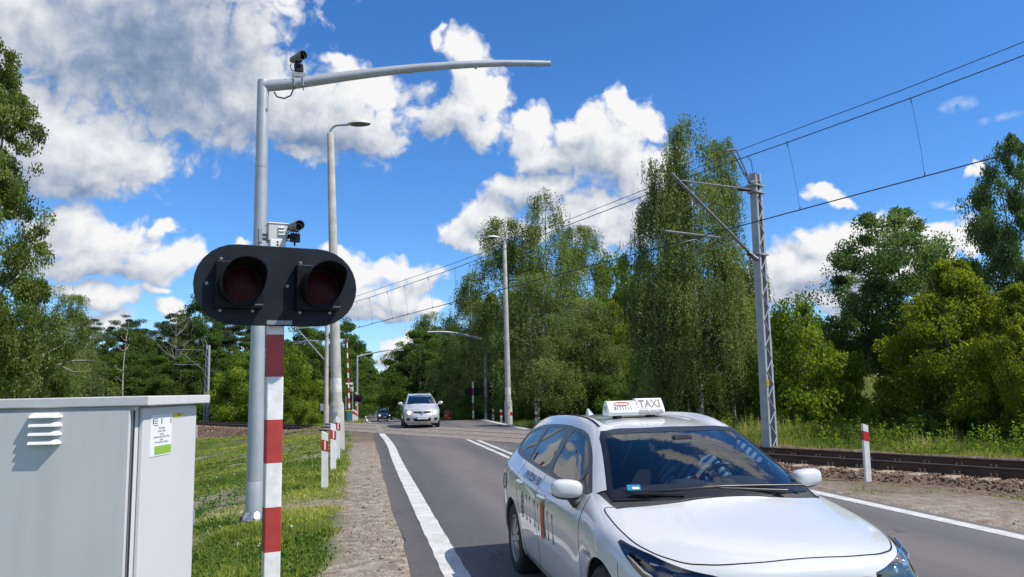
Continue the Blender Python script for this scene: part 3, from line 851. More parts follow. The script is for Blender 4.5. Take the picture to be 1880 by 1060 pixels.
BAND = banded('red and white bands', (0.80, 0.80, 0.78), (0.42, 0.045, 0.035), 0.60, 0.02)
BAND_S = banded('narrow red and white bands', (0.80, 0.80, 0.78), (0.40, 0.03, 0.03), 1.0, 0.0)
CAMG = mat('pale camera housing', (0.60, 0.58, 0.52), (0.5, 0.48, 0.43), scale=10, rough=0.4)

def gz(x, y):
    return float(ground_z(np.array([x]), np.array([y]))[0])
def plant(px, py, d0=None, sink=0.03):
    """where the thing whose foot shows at (px, py) stands on the ground"""
    if d0 is None:
        z = 0.0
        for _ in range(12):
            p = ground_hit(px, py, z); z = gz(p.x, p.y)
    else:
        p = at(px, py, d0)
    return Vector((p.x, p.y, gz(p.x, p.y)-sink))
def rz_dir(v):                        # rotation about z that turns local +x to v
    return math.atan2(v[1], v[0])

# ------------------------------------------------------------------ CCTV camera
def cctv(name, label, loc, aim, scale=1.0, tilt=0.0, lean=0.0):
    """housing with sunshade on a square infrared lamp; local -y looks along aim"""
    t = thing(name, label, 'security camera', loc, math.atan2(aim[0], -aim[1]))
    t.rotation_euler[1] = lean
    t.scale = (scale,)*3
    m = MB()
    m.lathe([(0.0, -0.16), (0.062, -0.16), (0.066, -0.15), (0.066, 0.13), (0.072, 0.14), (0.072, 0.165), (0.060, 0.168), (0.058, 0.12), (0.0, 0.119)], 24, 0, Matrix.Translation((0, 0, 0.30)) @ Matrix.Rotation(R(90+tilt), 4, 'X'))
    m.build('housing', [CAMG], t, smooth=40)
    m = MB()
    M = Matrix.Translation((0, 0, 0.30)) @ Matrix.Rotation(R(90+tilt), 4, 'X')
    m.lathe([(0.0, 0.121), (0.057, 0.121), (0.057, 0.166), (0.066, 0.167), (0.0725, 0.1665), (0.0735, 0.13)], 24, 0, M)
    m.lathe([(0, 0.123), (0.028, 0.123), (0.030, 0.14), (0.022, 0.142), (0, 0.138)], 16, 0, M)
    m.build('lens', BLACK2, t, smooth=40)
    m = MB()
    vs, fs = [], []
    n = 15
    for yy in (-0.235, 0.17):
        for r in (0.084, 0.088):
            for i in range(n):
                a = R(-38+256*i/(n-1)); vs.append((r*math.cos(a)*1.02, yy, 0.306+r*math.sin(a)))
    for i in range(n-1):
        fs += [(i, i+1, 2*n+i+1, 2*n+i), (n+i, 3*n+i, 3*n+i+1, n+i+1), (i, n+i, n+i+1, i+1), (2*n+i, 2*n+i+1, 3*n+i+1, 3*n+i)]
    m.add(vs, fs); m.build('sun_shade', [mat('camera shade', (0.10, 0.095, 0.085), (0.2, 0.19, 0.17), scale=5, rough=0.5)], t, smooth=40)
    m = MB().box((0, -0.02, 0.10), (0.165, 0.075, 0.155))
    for i in range(6): m.box((0, 0.026, 0.045+i*0.022), (0.15, 0.02, 0.006))
    m.build('infrared_lamp', BLACK2, t, bevel=0.006)
    m = MB()
    for xx in (-0.072, -0.025, 0.025, 0.072):
        m.tube([(xx, -0.01, 0.17), (xx, 0, 0.215), (xx*0.6, 0.01, 0.235)], 0.009, 6)
    m.box((0, 0, 0.232), (0.13, 0.10, 0.012)); m.cyl((0, 0, -0.04), (0, 0, 0.04), 0.016)
    m.build('bracket', BLACK2, t, smooth=40)
    MB().tube([(-0.05, 0.11, 0.25), (-0.11, 0.13, 0.17), (-0.105, 0.08, 0.06), (-0.04, 0.02, 0.03)], 0.009, 6).build('cable', RUBBER, t, smooth=60)
    return t

# ------------------------------------------------------------------ grey mast with a long curved arm
def arm_mast(loc, h, reach, name, label, heading=(1, 0), r0=0.112, simple=False, lean=0.0, curve=None):
    t = thing(name, label, 'mast', loc, rz_dir(heading))
    t.rotation_euler[1] = lean
    m = MB()
    m.lathe([(r0*1.02, 0.10), (r0*1.0, 0.55), (r0*0.98, 0.555)], 28, 0)
    m.lathe([(r0*0.97, 0.555), (r0*0.80, h*0.55), (r0*0.76, h*0.80), (r0*0.735, h*0.8), (r0*0.72, h), (r0*0.70, h+0.012), (0, h+0.015)], 28, 0)
    if not simple:
        for zz in (h*0.80,): m.lathe([(r0*0.775, zz-0.05), (r0*0.785, zz-0.045), (r0*0.785, zz)], 28, 0)
        m.box((r0*0.62, -0.06, h*0.93), (0.03, 0.02, 0.03))
    m.build('pole', GALV, t, smooth=40)
    m = MB().lathe([(r0*2.0, 0.0), (r0*2.05, 0.03), (r0*1.75, 0.045), (r0*1.15, 0.14), (r0*1.0, 0.17)], 12, 0)
    m.build('base_flange', STEEL if not simple else GALV, t, smooth=35)
    if not simple:
        m = MB()
        for k in range(4):
            a = R(45+90*k)
            m.cyl((0.2*math.cos(a), 0.2*math.sin(a), 0.02), (0.2*math.cos(a), 0.2*math.sin(a), 0.12), 0.02, 0.02, 8)
            m.cyl((0.2*math.cos(a), 0.2*math.sin(a), 0.03), (0.2*math.cos(a), 0.2*math.sin(a), 0.065), 0.034, 0.034, 6)
        m.build('anchor_bolts', RUBBER, t, smooth=30)
        MB().lathe([(0, -0.25), (0.27, -0.25), (0.27, 0.0), (0, 0.0)], 12).build('footing', CONC_D, t)
    # arm: straight start, gentle bow, level tip
    zb = h-0.11
    pts, rad = [], []
    n = 22
    for i in range(n+1):
        q = i/n
        x = reach*q
        z = zb + reach*(0.142*math.sin(min(1, q/0.86)*math.pi/2) - 0.010*max(0, q-0.72)/0.28)
        if curve: z = zb + curve(q)
        pts.append((x, 0, z)); rad.append(r0*0.74*(1-0.48*q))
    m = MB().tube(pts, rad, 20)
    if not simple:
        for q in (0.075, 0.115, 0.12):
            i = q*n; a = Vector(pts[int(i)]).lerp(Vector(pts[int(i)+1]), i-int(i)); d = (Vector(pts[int(i)+1])-Vector(pts[int(i)])).normalized()
            m.cyl(a-d*0.006, a+d*0.006, r0*0.71, r0*0.71, 20)
        for q in (0.5, 0.74, 0.97):
            i = min(n-1, int(q*n)); p = Vector(pts[i]); m.cyl(p-Vector((0, 0, rad[i]+0.02)), p, 0.018, 0.018, 8)
    m.build('arm', GALV, t, smooth=40)
    if not simple:
        MB().tube([(0.16, -0.03, zb-0.055), (0.2, -0.05, zb-0.13), (0.30, -0.05, zb-0.15), (0.39, -0.04, zb-0.10), (0.42, -0.02, zb-0.0)], 0.011, 8).build('cable_loop', RUBBER, t, smooth=60)
    return t, [Vector(p) for p in pts]

# ------------------------------------------------------------------ red-white level crossing signal
def stadium(hw, r, n=14):
    p = []
    for i in range(n+1):
        a = -math.pi/2 + math.pi*i/n; p.append((hw-r+r*math.cos(a), r*math.sin(a)))
    for i in range(n+1):
        a = math.pi/2 + math.pi*i/n; p.append((-hw+r+r*math.cos(a), r*math.sin(a)))
    return p
def crossing_signal(loc, face, name, label, zc=2.42, top=2.83, full=True, group=None, back=False):
    """post square in plan; the plate looks along face"""
    t = thing(name, label, 'crossing signal', loc, math.atan2(face[0], -face[1]), group)
    m = MB().box((0, 0.10, top/2-0.2), (0.112, 0.112, top+0.4))
    m.build('post', BAND if full else BAND_S, t, bevel=0.008)
    P = MB().prism(stadium(0.565, 0.285), -0.012, 0.012, 0, Matrix.Translation((0, 0, zc)) @ Matrix.Rotation(R(90), 4, 'X'))
    if full:
        P.box((0, 0.035, zc), (0.10, 0.045, 0.40))
    P.build('backboard', BLACK, t, bevel=0.004 if full else 0)
    for sx in (-0.275, 0.265):
        lh = MB().box((sx, -0.055, zc-0.012), (0.31, 0.09, 0.325)).build('lamp_housing', BLACK2, t, bevel=0.008)
        c = zc-0.015
        M = Matrix.Translation((sx+0.01, -0.1, c)) @ Matrix.Rotation(R(90), 4, 'X')
        MB().lathe([(0, 0.016), (0.06, 0.013), (0.128, -0.002), (0.135, -0.012)], 32, 0, M).build('lens', LENS, lh, smooth=40)
        if full:
            v = MB()
            ring, n = [], 40
            vs, fs = [], []
            for i in range(n):
                a = 2*math.pi*i/n
                up = 0.5+0.5*math.sin(a-R(18))
                L = 0.03 + 0.27*(sstep(0.12, 0.80, up))          # long over the top, short below
                for r in (0.136, 0.142):
                    vs.append((r*math.cos(a), 0.0, r*math.sin(a))); vs.append((r*math.cos(a)*(1+0.10*L/0.3), -L, r*math.sin(a)*(1+0.10*L/0.3)))
            for i in range(n):
                a, b = i*4, ((i+1) % n)*4
                fs += [(a, b, b+1, a+1), (a+2, a+3, b+3, b+2), (a+1, b+1, b+3, a+3)]
            v.add(vs, fs, 0, Matrix.Translation((sx+0.01, -0.10, c)))
            v.lathe([(0.136, -0.004), (0.144, -0.004), (0.146, 0.0), (0.143, 0.012), (0.138, 0.012)], 40, 0, Matrix.Translation((sx+0.01, -0.098, c)) @ Matrix.Rotation(R(90), 4, 'X'))
            v.build('visor', BLACK2, lh, smooth=40)
            b = MB()
            for bx, bz in ((-0.115, 0.175), (0.10, 0.172), (-0.115, -0.185), (0.10, -0.182), (-0.205, 0.0)):
                Mb = Matrix.Translation((sx+bx, -0.013, zc+bz)) @ Matrix.Rotation(R(90), 4, 'X')
                b.lathe([(0, 0.011), (0.005, 0.010), (0.0075, 0.006), (0.008, 0.0)], 10, 0, Mb)
                b.lathe([(0.011, 0.001), (0.011, 0.002), (0.009, 0.002)], 12, 0, Mb)
            b.build('bolts', STEEL, lh, smooth=40)
            MB().box((sx+0.13, -0.102, zc-0.148), (0.055, 0.004, 0.010)).build('maker_plate', mat('worn grey plate', (0.12, 0.13, 0.14), (0.06, 0.065, 0.07), scale=90, rough=0.4), lh)
    return t

def build_near_signal():
    p = at(505, 1060, 5.5)
    g = gz(p.x, p.y)
    face = (0.27, -0.963)
    px, pz = at(511, 525, 5.44), None
    zc = at(511, 525, 5.42).z - g
    loc = Vector((px.x, px.y, g))
    t = crossing_signal(loc, face, 'crossing_signal', 'large black two-lamp crossing signal on a red and white post in the foreground', zc=zc, top=at(513, 440, 5.52).z-g)
    # small name plate with worn lettering, under the lamps
    pl = MB().box((0.01, -0.0145, zc-0.262), (0.175, 0.004, 0.032)).build('name_plate', mat('worn tin plate', (0.20, 0.22, 0.25), (0.13, 0.15, 0.17), scale=40, rough=0.4), t)
    vs, fs = text_mesh('BOMBARDIER', 0.027, spacing=1.0)
    MB().add(vs, fs, 0, Matrix.Translation((0.01, -0.0172, zc-0.262)) @ Matrix.Rotation(R(90), 4, 'X')).build('lettering', mat('faded lettering', (0.42, 0.45, 0.48), rough=0.5), pl)
    # louvred junction box on the post's top
    top = at(513, 440, 5.52).z-g
    bx = MB().box((0.0, 0.10, top+0.045), (0.135, 0.11, 0.125)).build('junction_box', CAB, t, bevel=0.005)
    MB().box((0.0, 0.10, top+0.112), (0.147, 0.122, 0.010)).build('box_lid', WHITE_P, bx, bevel=0.003)
    lv = MB()
    for i in range(3):
        z0 = top+0.078-i*0.026
        lv.prism([(0, 0), (0.0, 0.012), (0.014, 0.001)], -0.022, 0.022, 0, Matrix.Translation((0.022, 0.0448, z0)) @ Matrix(((0, 0, 1, 0), (-1, 0, 0, 0), (0, 1, 0, 0), (0, 0, 0, 1))))
    lv.build('louvres', WHITE_P, bx, bevel=0.001)
    h = MB()
    for z in (-0.028, -0.048): h.cyl((-0.003, 0.0435, top+z), (-0.003, 0.05, top+z), 0.008, 0.008, 10)
    h.build('cable_holes', BLACK2, bx)
    # clamp that ties the box to the grey mast
    k = MB().box((-0.118, 0.10, top+0.02), (0.024, 0.05, 0.105)).tube([(-0.10, 0.10, top+0.03), (-0.068, 0.10, top+0.03)], 0.012, 8).tube([(-0.10, 0.10, top+0.0), (-0.068, 0.10, top+0.0)], 0.012, 8)
    k.box((-0.128, 0.10, top-0.02), (0.008, 0.03, 0.14))
    k.build('clamp', GALV_D, bx, bevel=0.002)
    # the camera beside the box
    c = at(541, 440, 5.50)
    cctv('surveillance_camera', 'black surveillance camera beside the grey box above the crossing signal', c+Vector((0, 0, -0.03)), (0.45, -0.89), 0.40, tilt=8)
    MB().box((0.088, 0.10, top+0.03), (0.05, 0.03, 0.03)).build('camera_bracket', BLACK2, t)
build_near_signal()

def build_near_mast():
    loc = plant(466, 962, sink=0.0)
    d = float((np.array(loc)-_C) @ _FH)
    topz = at(480, 150, d).z
    h = topz - loc.z
    tip = at(1010, 117, d*1.0)
    # the arm's bow, measured: height of its axis at positions along it
    hd = Vector((1.0, -0.02, 0)).normalized()
    def seen(q, z):
        w = np.array(loc+hd*q+Vector((0, 0, z)))-_C
        return 940+F_PX*(w @ _R)/(w @ _F), 530-F_PX*(w @ _U)/(w @ _F)
    def fit_z(q):
        lo, hi = h-1, h+2
        for _ in range(40):
            m = (lo+hi)/2; x, y = seen(q, m)
            if y > np.interp(x, [487, 560, 650, 740, 800, 860, 930, 1010], [161, 151, 138, 127.5, 122, 118.5, 116, 117]): lo = m
            else: hi = m
        return lo
    a, b = 2.5, 7.0
    for _ in range(40):
        m = (a+b)/2
        if seen(m, fit_z(m))[0] < 1010: a = m
        else: b = m
    reach = a
    zs = [fit_z(reach*max(q, 0.03))-(h-0.11) for q in np.linspace(0, 1, 12)]
    t, pts = arm_mast(loc, h, reach, 'camera_mast', 'tall grey mast with a long curved arm carrying a camera over the grass', heading=hd, lean=0.0, curve=lambda q: float(np.interp(q, np.linspace(0, 1, 12), zs)))
    bpy.context.view_layer.update()
    M = t.matrix_world
    base = M @ pts[2].lerp(pts[3], 0.55)
    cctv('surveillance_camera', 'pale surveillance camera clamped on top of the curved mast arm', base+Vector((0.0, 0, 0.15)), (0.55, -0.83), 0.72, tilt=6, lean=-0.10)
    b = MB()
    b.box((base.x, base.y-0.01, base.z+0.115), (0.18, 0.09, 0.04)).box((base.x, base.y-0.056, base.z+0.105), (0.19, 0.01, 0.065))
    for xx in (-0.05, 0.07):
        b.tube([(base.x+xx, base.y-0.085, base.z+0.09), (base.x+xx, base.y-0.088, base.z-0.07), (base.x+xx, base.y, base.z-0.10)], 0.009, 6)
    o = b.build('mounting_plate', GALV_D, t, smooth=40)
    o.matrix_parent_inverse = M.inverted()
build_near_mast()

# ------------------------------------------------------------------ grey relay cabinet
def build_cabinet():
    d0 = 3.75
    c = at(248, 770, d0); c.z = 0
    th = R(2.0)                       # the front turns very slightly to the road
    fx = Vector((_R0[0], _R0[1], 0)); fy = Vector((_F[0], _F[1], 0)).normalized()
    rz = math.atan2(fx.y, fx.x) + th
    g = gz(c.x, c.y)
    H = at(275, 745, d0).z - g         # underside of the lid
    Ht = at(275, 727, d0).z - g
    Wd, Dp = 1.55, 0.74
    t = thing('relay_cabinet', 'big light grey metal relay cabinet with a flat lid and louvres', 'cabinet', (c.x, c.y, g), rz)
    # local: x to the right (corner at x=0), y away, front face at y=0
    MB().box((-Wd/2, Dp/2, H/2), (Wd, Dp, H)).build('body', CAB, t, bevel=0.006)
    MB().box((-Wd/2, Dp/2, -0.1), (Wd-0.04, Dp-0.04, 0.3)).build('plinth', CONC_D, t)
    ld = MB().box((-Wd/2+0.0, Dp/2+0.012, (H+Ht)/2), (Wd+0.15, Dp+0.085, Ht-H))
    ld.build('lid', CAB, t, bevel=0.005)
    fd = MB().box((-Wd/2-0.010, -0.012, H/2+0.02), (Wd-0.012, 0.022, H-0.075)).build('front_door', CAB, t, bevel=0.004)
    lv = MB()
    pxs = at(61, 770, d0), at(122, 770, d0)
    x0 = (Vector(pxs[0])-c).dot(Vector((math.cos(rz), math.sin(rz), 0))); x1 = (Vector(pxs[1])-c).dot(Vector((math.cos(rz), math.sin(rz), 0)))
    for py in (763, 779, 795, 811):
        z = at(90, py, d0).z-g
        # a pressed louvre: half-cone hood
        n = 8
        vs, fs = [], []
        for i in range(n+1):
            q = i/n; x = x0+(x1-x0)*q
            e = min(1, min(q, 1-q)/0.10)**0.5
            dpt = 0.036*e
            for k in range(5):
                a = R(90*k/4)
                vs.append((x, -0.023-dpt*math.sin(a), z-0.010+0.022*math.cos(a)*(0.4+0.6*e)))
            vs.append((x, -0.023, z-0.012))
        for i in range(n):
            for k in range(5):
                fs.append((i*6+k, (i+1)*6+k, (i+1)*6+k+1, i*6+k+1))
        lv.add(vs, fs)
    lv.build('louvres', WHITE_P, fd, smooth=50)
    # side door, with its frame line, hinges and notices
    sd_ = MB().box((0.013, Dp/2+0.012, H/2+0.02), (0.022, Dp-0.05, H-0.06)).build('side_door', mat('pale grey cabinet paint', (0.60, 0.61, 0.60), (0.57, 0.58, 0.575), scale=1.5, rough=0.5, bump=0.06, bscale=300), t, bevel=0.006)
    hg = MB()
    for z in (H-0.16, 0.55, 1.0): hg.cyl((0.02, Dp-0.012, z-0.035), (0.02, Dp-0.012, z+0.035), 0.012, 0.012, 8)
    hg.build('hinges', GALV_D, sd_)
    # edge strip of the front corner
    MB().box((-0.0015, -0.006, H/2+0.01), (0.006, 0.008, H-0.06)).build('corner_strip', mat('shadow gap', (0.03, 0.035, 0.04), rough=0.8), t)
    y0, y1 = 0.12, 0.375
    zt, zb = at(278, 762, d0*1.05).z-g, at(278, 838, d0*1.05).z-g
    st = MB().box((0.0255, (y0+y1)/2, (zt+zb)/2), (0.003, y1-y0, zt-zb)).build('notice', mat('notice paper', (0.80, 0.82, 0.83), (0.76, 0.78, 0.8), scale=5, rough=0.45), sd_)
    Mx = lambda y, z: Matrix.Translation((0.0275, y, z)) @ Matrix(((0, 0, 1, 0), (1, 0, 0, 0), (0, 1, 0, 0), (0, 0, 0, 1)))
    ym = (y0+y1)/2
    tx = MB()
    hh = zt-zb
    for k, (s, q) in enumerate((('Pod opieką', 0.33), ('Jak też zwykle', 0.40), ('są tutaj', 0.475), ('Uszkodzenie mienia Skarbu Państwa', 0.545), ('kamer', 0.61), ('Prawo zabrania, niszcząc', 0.67))):
        vs, fs = text_mesh(s, 0.0155 if k != 3 else 0.0135)
        tx.add(vs, fs, 0, Mx(ym, zt-hh*q))
    for yy in (y0+0.022, ym-0.005, y1-0.018): tx.box((0.0275, yy, zt-0.035*hh/0.22), (0.0012, 0.009, 0.030*hh/0.22))
    for i in range(4): tx.box((0.0275, y0+0.055, zt-0.020-i*0.011), (0.0012, 0.044, 0.003))
    tx.build('lettering', mat('black print', (0.03, 0.03, 0.035), rough=0.5), st)
    MB().box((0.0275, ym+0.02, zb+0.028), (0.0015, (y1-y0)*0.80, 0.042)).build('green_stripe', mat('lime green print', (0.27, 0.47, 0.055), (0.25, 0.44, 0.05), rough=0.5), st)
    yt = MB().box((0.0255, 0.465, at(302, 763, d0*1.1).z-g), (0.003, 0.125, 0.020)).build('number_tag', mat('yellow tag', (0.72, 0.62, 0.02), (0.66, 0.56, 0.02), rough=0.5), sd_)
    vs, fs = text_mesh('1343', 0.024)
    MB().add(vs, fs, 0, Mx(0.465, at(302, 763, d0*1.1).z-g)).build('lettering', MATS['black print'], yt)
build_cabinet()

# ------------------------------------------------------------------ guide posts
def bollard(px, py, top_px, label, group, near=True, d0=None, small_mark=False):
    loc = plant(px, py, d0)
    d = float((np.array(loc)-_C) @ _FH)
    h = min(1.15, max(0.75, (py-top_px)/F_PX*d+0.03))
    t = thing('guide_post', label, 'guide post', loc, R(random.uniform(-6, 6)), group)
    t.rotation_euler[0] = R(random.uniform(-1.0, 1.0)); t.rotation_euler[1] = R(random.uniform(-1.2, 0.6))
    w, dp = 0.062, 0.045
    M = Matrix(((1, 0, 0, 0), (0, 0, -1, 0), (0, 1, 0, 0), (0, 0, 0, 1)))
    # tapered plastic post with a slanted top
    vs = []
    for z, k in ((-0.15, 1), (h-0.0, 0.92)):
        for x, y in ((-w*k, -dp), (w*k, -dp), (w*0.75*k, dp), (-w*0.75*k, dp)): vs.append((x, y, z))
    vs[4] = (vs[4][0], vs[4][1], h+0.012); vs[7] = (vs[7][0], vs[7][1], h+0.008); vs[5] = (vs[5][0], vs[5][1], h-0.028); vs[6] = (vs[6][0], vs[6][1], h-0.032)
    MB().add(vs, [(3, 2, 1, 0), (4, 5, 6, 7), (0, 1, 5, 4), (1, 2, 6, 5), (2, 3, 7, 6), (3, 0, 4, 7)]).build('post', WHITE_P, t, bevel=0.006)
    vs = []
    for z0, dz in ((h-0.33, 0.035), (h-0.145, 0.035)):
        for x, y, s in ((-1, -1, 1), (1, -1, -1), (0.76, 1, -1), (-0.76, 1, 1)):
            vs.append(((w*0.95+0.003)*x, (dp+0.003)*y, z0+dz/2*s))
    MB().add(vs, [(3, 2, 1, 0), (4, 5, 6, 7), (0, 1, 5, 4), (1, 2, 6, 5), (2, 3, 7, 6), (3, 0, 4, 7)]).build('red_band', RED_P, t, bevel=0.003)
    if small_mark:
        MB().box((0.006, -dp-0.004, h-0.235), (0.026, 0.004, 0.15)).build('reflector', mat('white reflector', (0.85, 0.85, 0.83), (0.75, 0.75, 0.74), scale=60, rough=0.25), t, bevel=0.002)
    return t
bollard(596.5, 899, 797, 'white guide post with red band nearest the eye in the row left of the road', 'guide posts along the left shoulder', small_mark=True)
bollard(611.5, 868, 781, 'white guide post with red band second in the row left of the road', 'guide posts along the left shoulder', small_mark=True)
bollard(619.5, 846, 768, 'white guide post with red band third in the row left of the road', 'guide posts along the left shoulder', small_mark=True)
bollard(625, 829, 764, 'white guide post with red band farthest in the row left of the road', 'guide posts along the left shoulder', small_mark=True)
bollard(1593, 884, 765, 'single white guide post with red band beside the rails behind the taxi', 'guide posts right of the road')
bollard(985, 783, 747, 'white guide post with red band standing by two leaning birch trunks', 'guide posts right of the road', d0=37)
bollard(939, 781, 748, 'white guide post with red band just right of the far concrete lamp post', 'guide posts right of the road', d0=41)
bollard(920.5, 780, 750, 'white guide post with red band just left of the far concrete lamp post', 'guide posts right of the road', d0=43)
bollard(905.5, 779.5, 751, 'white guide post with red band by the foot of the far curved-arm mast', 'guide posts right of the road', d0=45)
for i, (x, y0, d) in enumerate(((648.5, 752, 52.0), (652.0, 754, 54.5), (655.0, 757, 57.5))):
    bollard(x, 778, y0, ['leftmost', 'middle', 'rightmost'][i]+' of the three guide posts beyond the crossing left of the road', 'guide posts beyond the crossing', d0=d)

# ------------------------------------------------------------------ concrete lamp posts
def lamp_post(foot, h, label, side=1, r0=0.165, name='street_lamp', d_arm=1.0, yaw=0.0, leanx=0.0):
    t = thing(name, label, 'street lamp', foot, yaw, 'concrete street lamps')
    t.rotation_euler[1] = leanx
    m = MB()
    m.lathe([(r0*1.05, -0.3), (r0*1.05, 1.35), (r0*1.0, 1.40), (r0*0.80, 1.50), (r0*0.78, 2.1), (r0*0.50, h), (r0*0.44, h+0.02), (0, h+0.05)], 24)
    m.build('pole', CONC, t, smooth=40)
    MB().lathe([(r0*0.797, 1.75), (r0*0.797, 2.15)], 24).build('number_band', mat('white number band', (0.70, 0.69, 0.65), (0.55, 0.54, 0.5), scale=12, rough=0.8), t, smooth=40)
    MB().box((0.0, -r0*1.06, 1.12), (0.09, 0.02, 0.14)).build('hatch', GALV_D, t, bevel=0.004)
    a = []
    for i in range(9):
        q = R(90*i/8); a.append((side*0.24*(1-math.cos(q)), 0, h+0.02+0.24*math.sin(q)))
    a.append((side*(0.24+0.75*d_arm), 0, h+0.27)); a.append((side*(0.24+1.0*d_arm), 0, h+0.275))
    MB().tube([(0, 0, h-0.02)]+a, 0.035, 10).build('arm', GALV_D, t, smooth=60)
    x0 = side*(0.24+0.92*d_arm)
    hd = MB()
    vs, fs = [], []
    n, k = 14, 12
    for i in range(n+1):
        q = i/n
        wid = 0.20*math.sin(math.pi*min(1, max(0.02, q))**0.8)**0.6
        for j in range(k):
            b = 2*math.pi*j/k
            hz = 0.135 if math.sin(b) > 0 else 0.035
            vs.append((x0+side*0.72*q, wid*math.cos(b), h+0.285+hz*math.sin(b)*(math.sin(math.pi*q*0.97+0.03))**0.7))
    for i in range(n):
        for j in range(k): fs.append((i*k+j, i*k+(j+1) % k, (i+1)*k+(j+1) % k, (i+1)*k+j))
    hd.add(vs, fs); hd.build('lamp_head', mat('pale lamp shell', (0.62, 0.63, 0.62), (0.5, 0.51, 0.5), scale=4, rough=0.5), t, smooth=60)
    vs, fs = [], []
    for i in range(n+1):
        q = i/n; wid = 0.185*math.sin(math.pi*min(1, max(0.02, q))**0.8)**0.6
        for j, yy in enumerate((-1, -0.5, 0, 0.5, 1)):
            vs.append((x0+side*(0.09+0.60*q), wid*yy, h+0.258-0.03*(1-yy*yy)*math.sin(math.pi*q)))
    for i in range(n):
        for j in range(4): fs.append((i*5+j, i*5+j+1, (i+1)*5+j+1, (i+1)*5+j))
    MB().add(vs, fs).build('lamp_glass', mat('dull lamp glass', (0.10, 0.085, 0.08), (0.07, 0.06, 0.06), scale=4, rough=0.3), t, smooth=60)
    return t
def lamp_from_px(px0, py0, pxt, pyt, label, side, d=None, r0=0.165, **k):
    foot = plant(px0, py0, d, sink=0.05)
    dd = float((np.array(foot)-_C) @ _FH)
    top = at(pxt, pyt, dd)
    h = top.z-foot.z
    lean = math.atan2((top.x-foot.x)*_R0[0]+(top.y-foot.y)*_R0[1], h)
    lamp_post(foot, h, label, side, r0, leanx=lean, yaw=-YAW*0.6 if side > 0 else 0, **k)
lamp_from_px(620, 828, 607, 246, 'concrete lamp post behind the left guide posts with lamp arm pointing right', 1, d=22.5, r0=0.20, d_arm=0.30)
lamp_from_px(934, 781, 926, 446, 'concrete lamp post right of the road with lamp arm pointing left', -1, d=42.0, r0=0.20, d_arm=0.05)

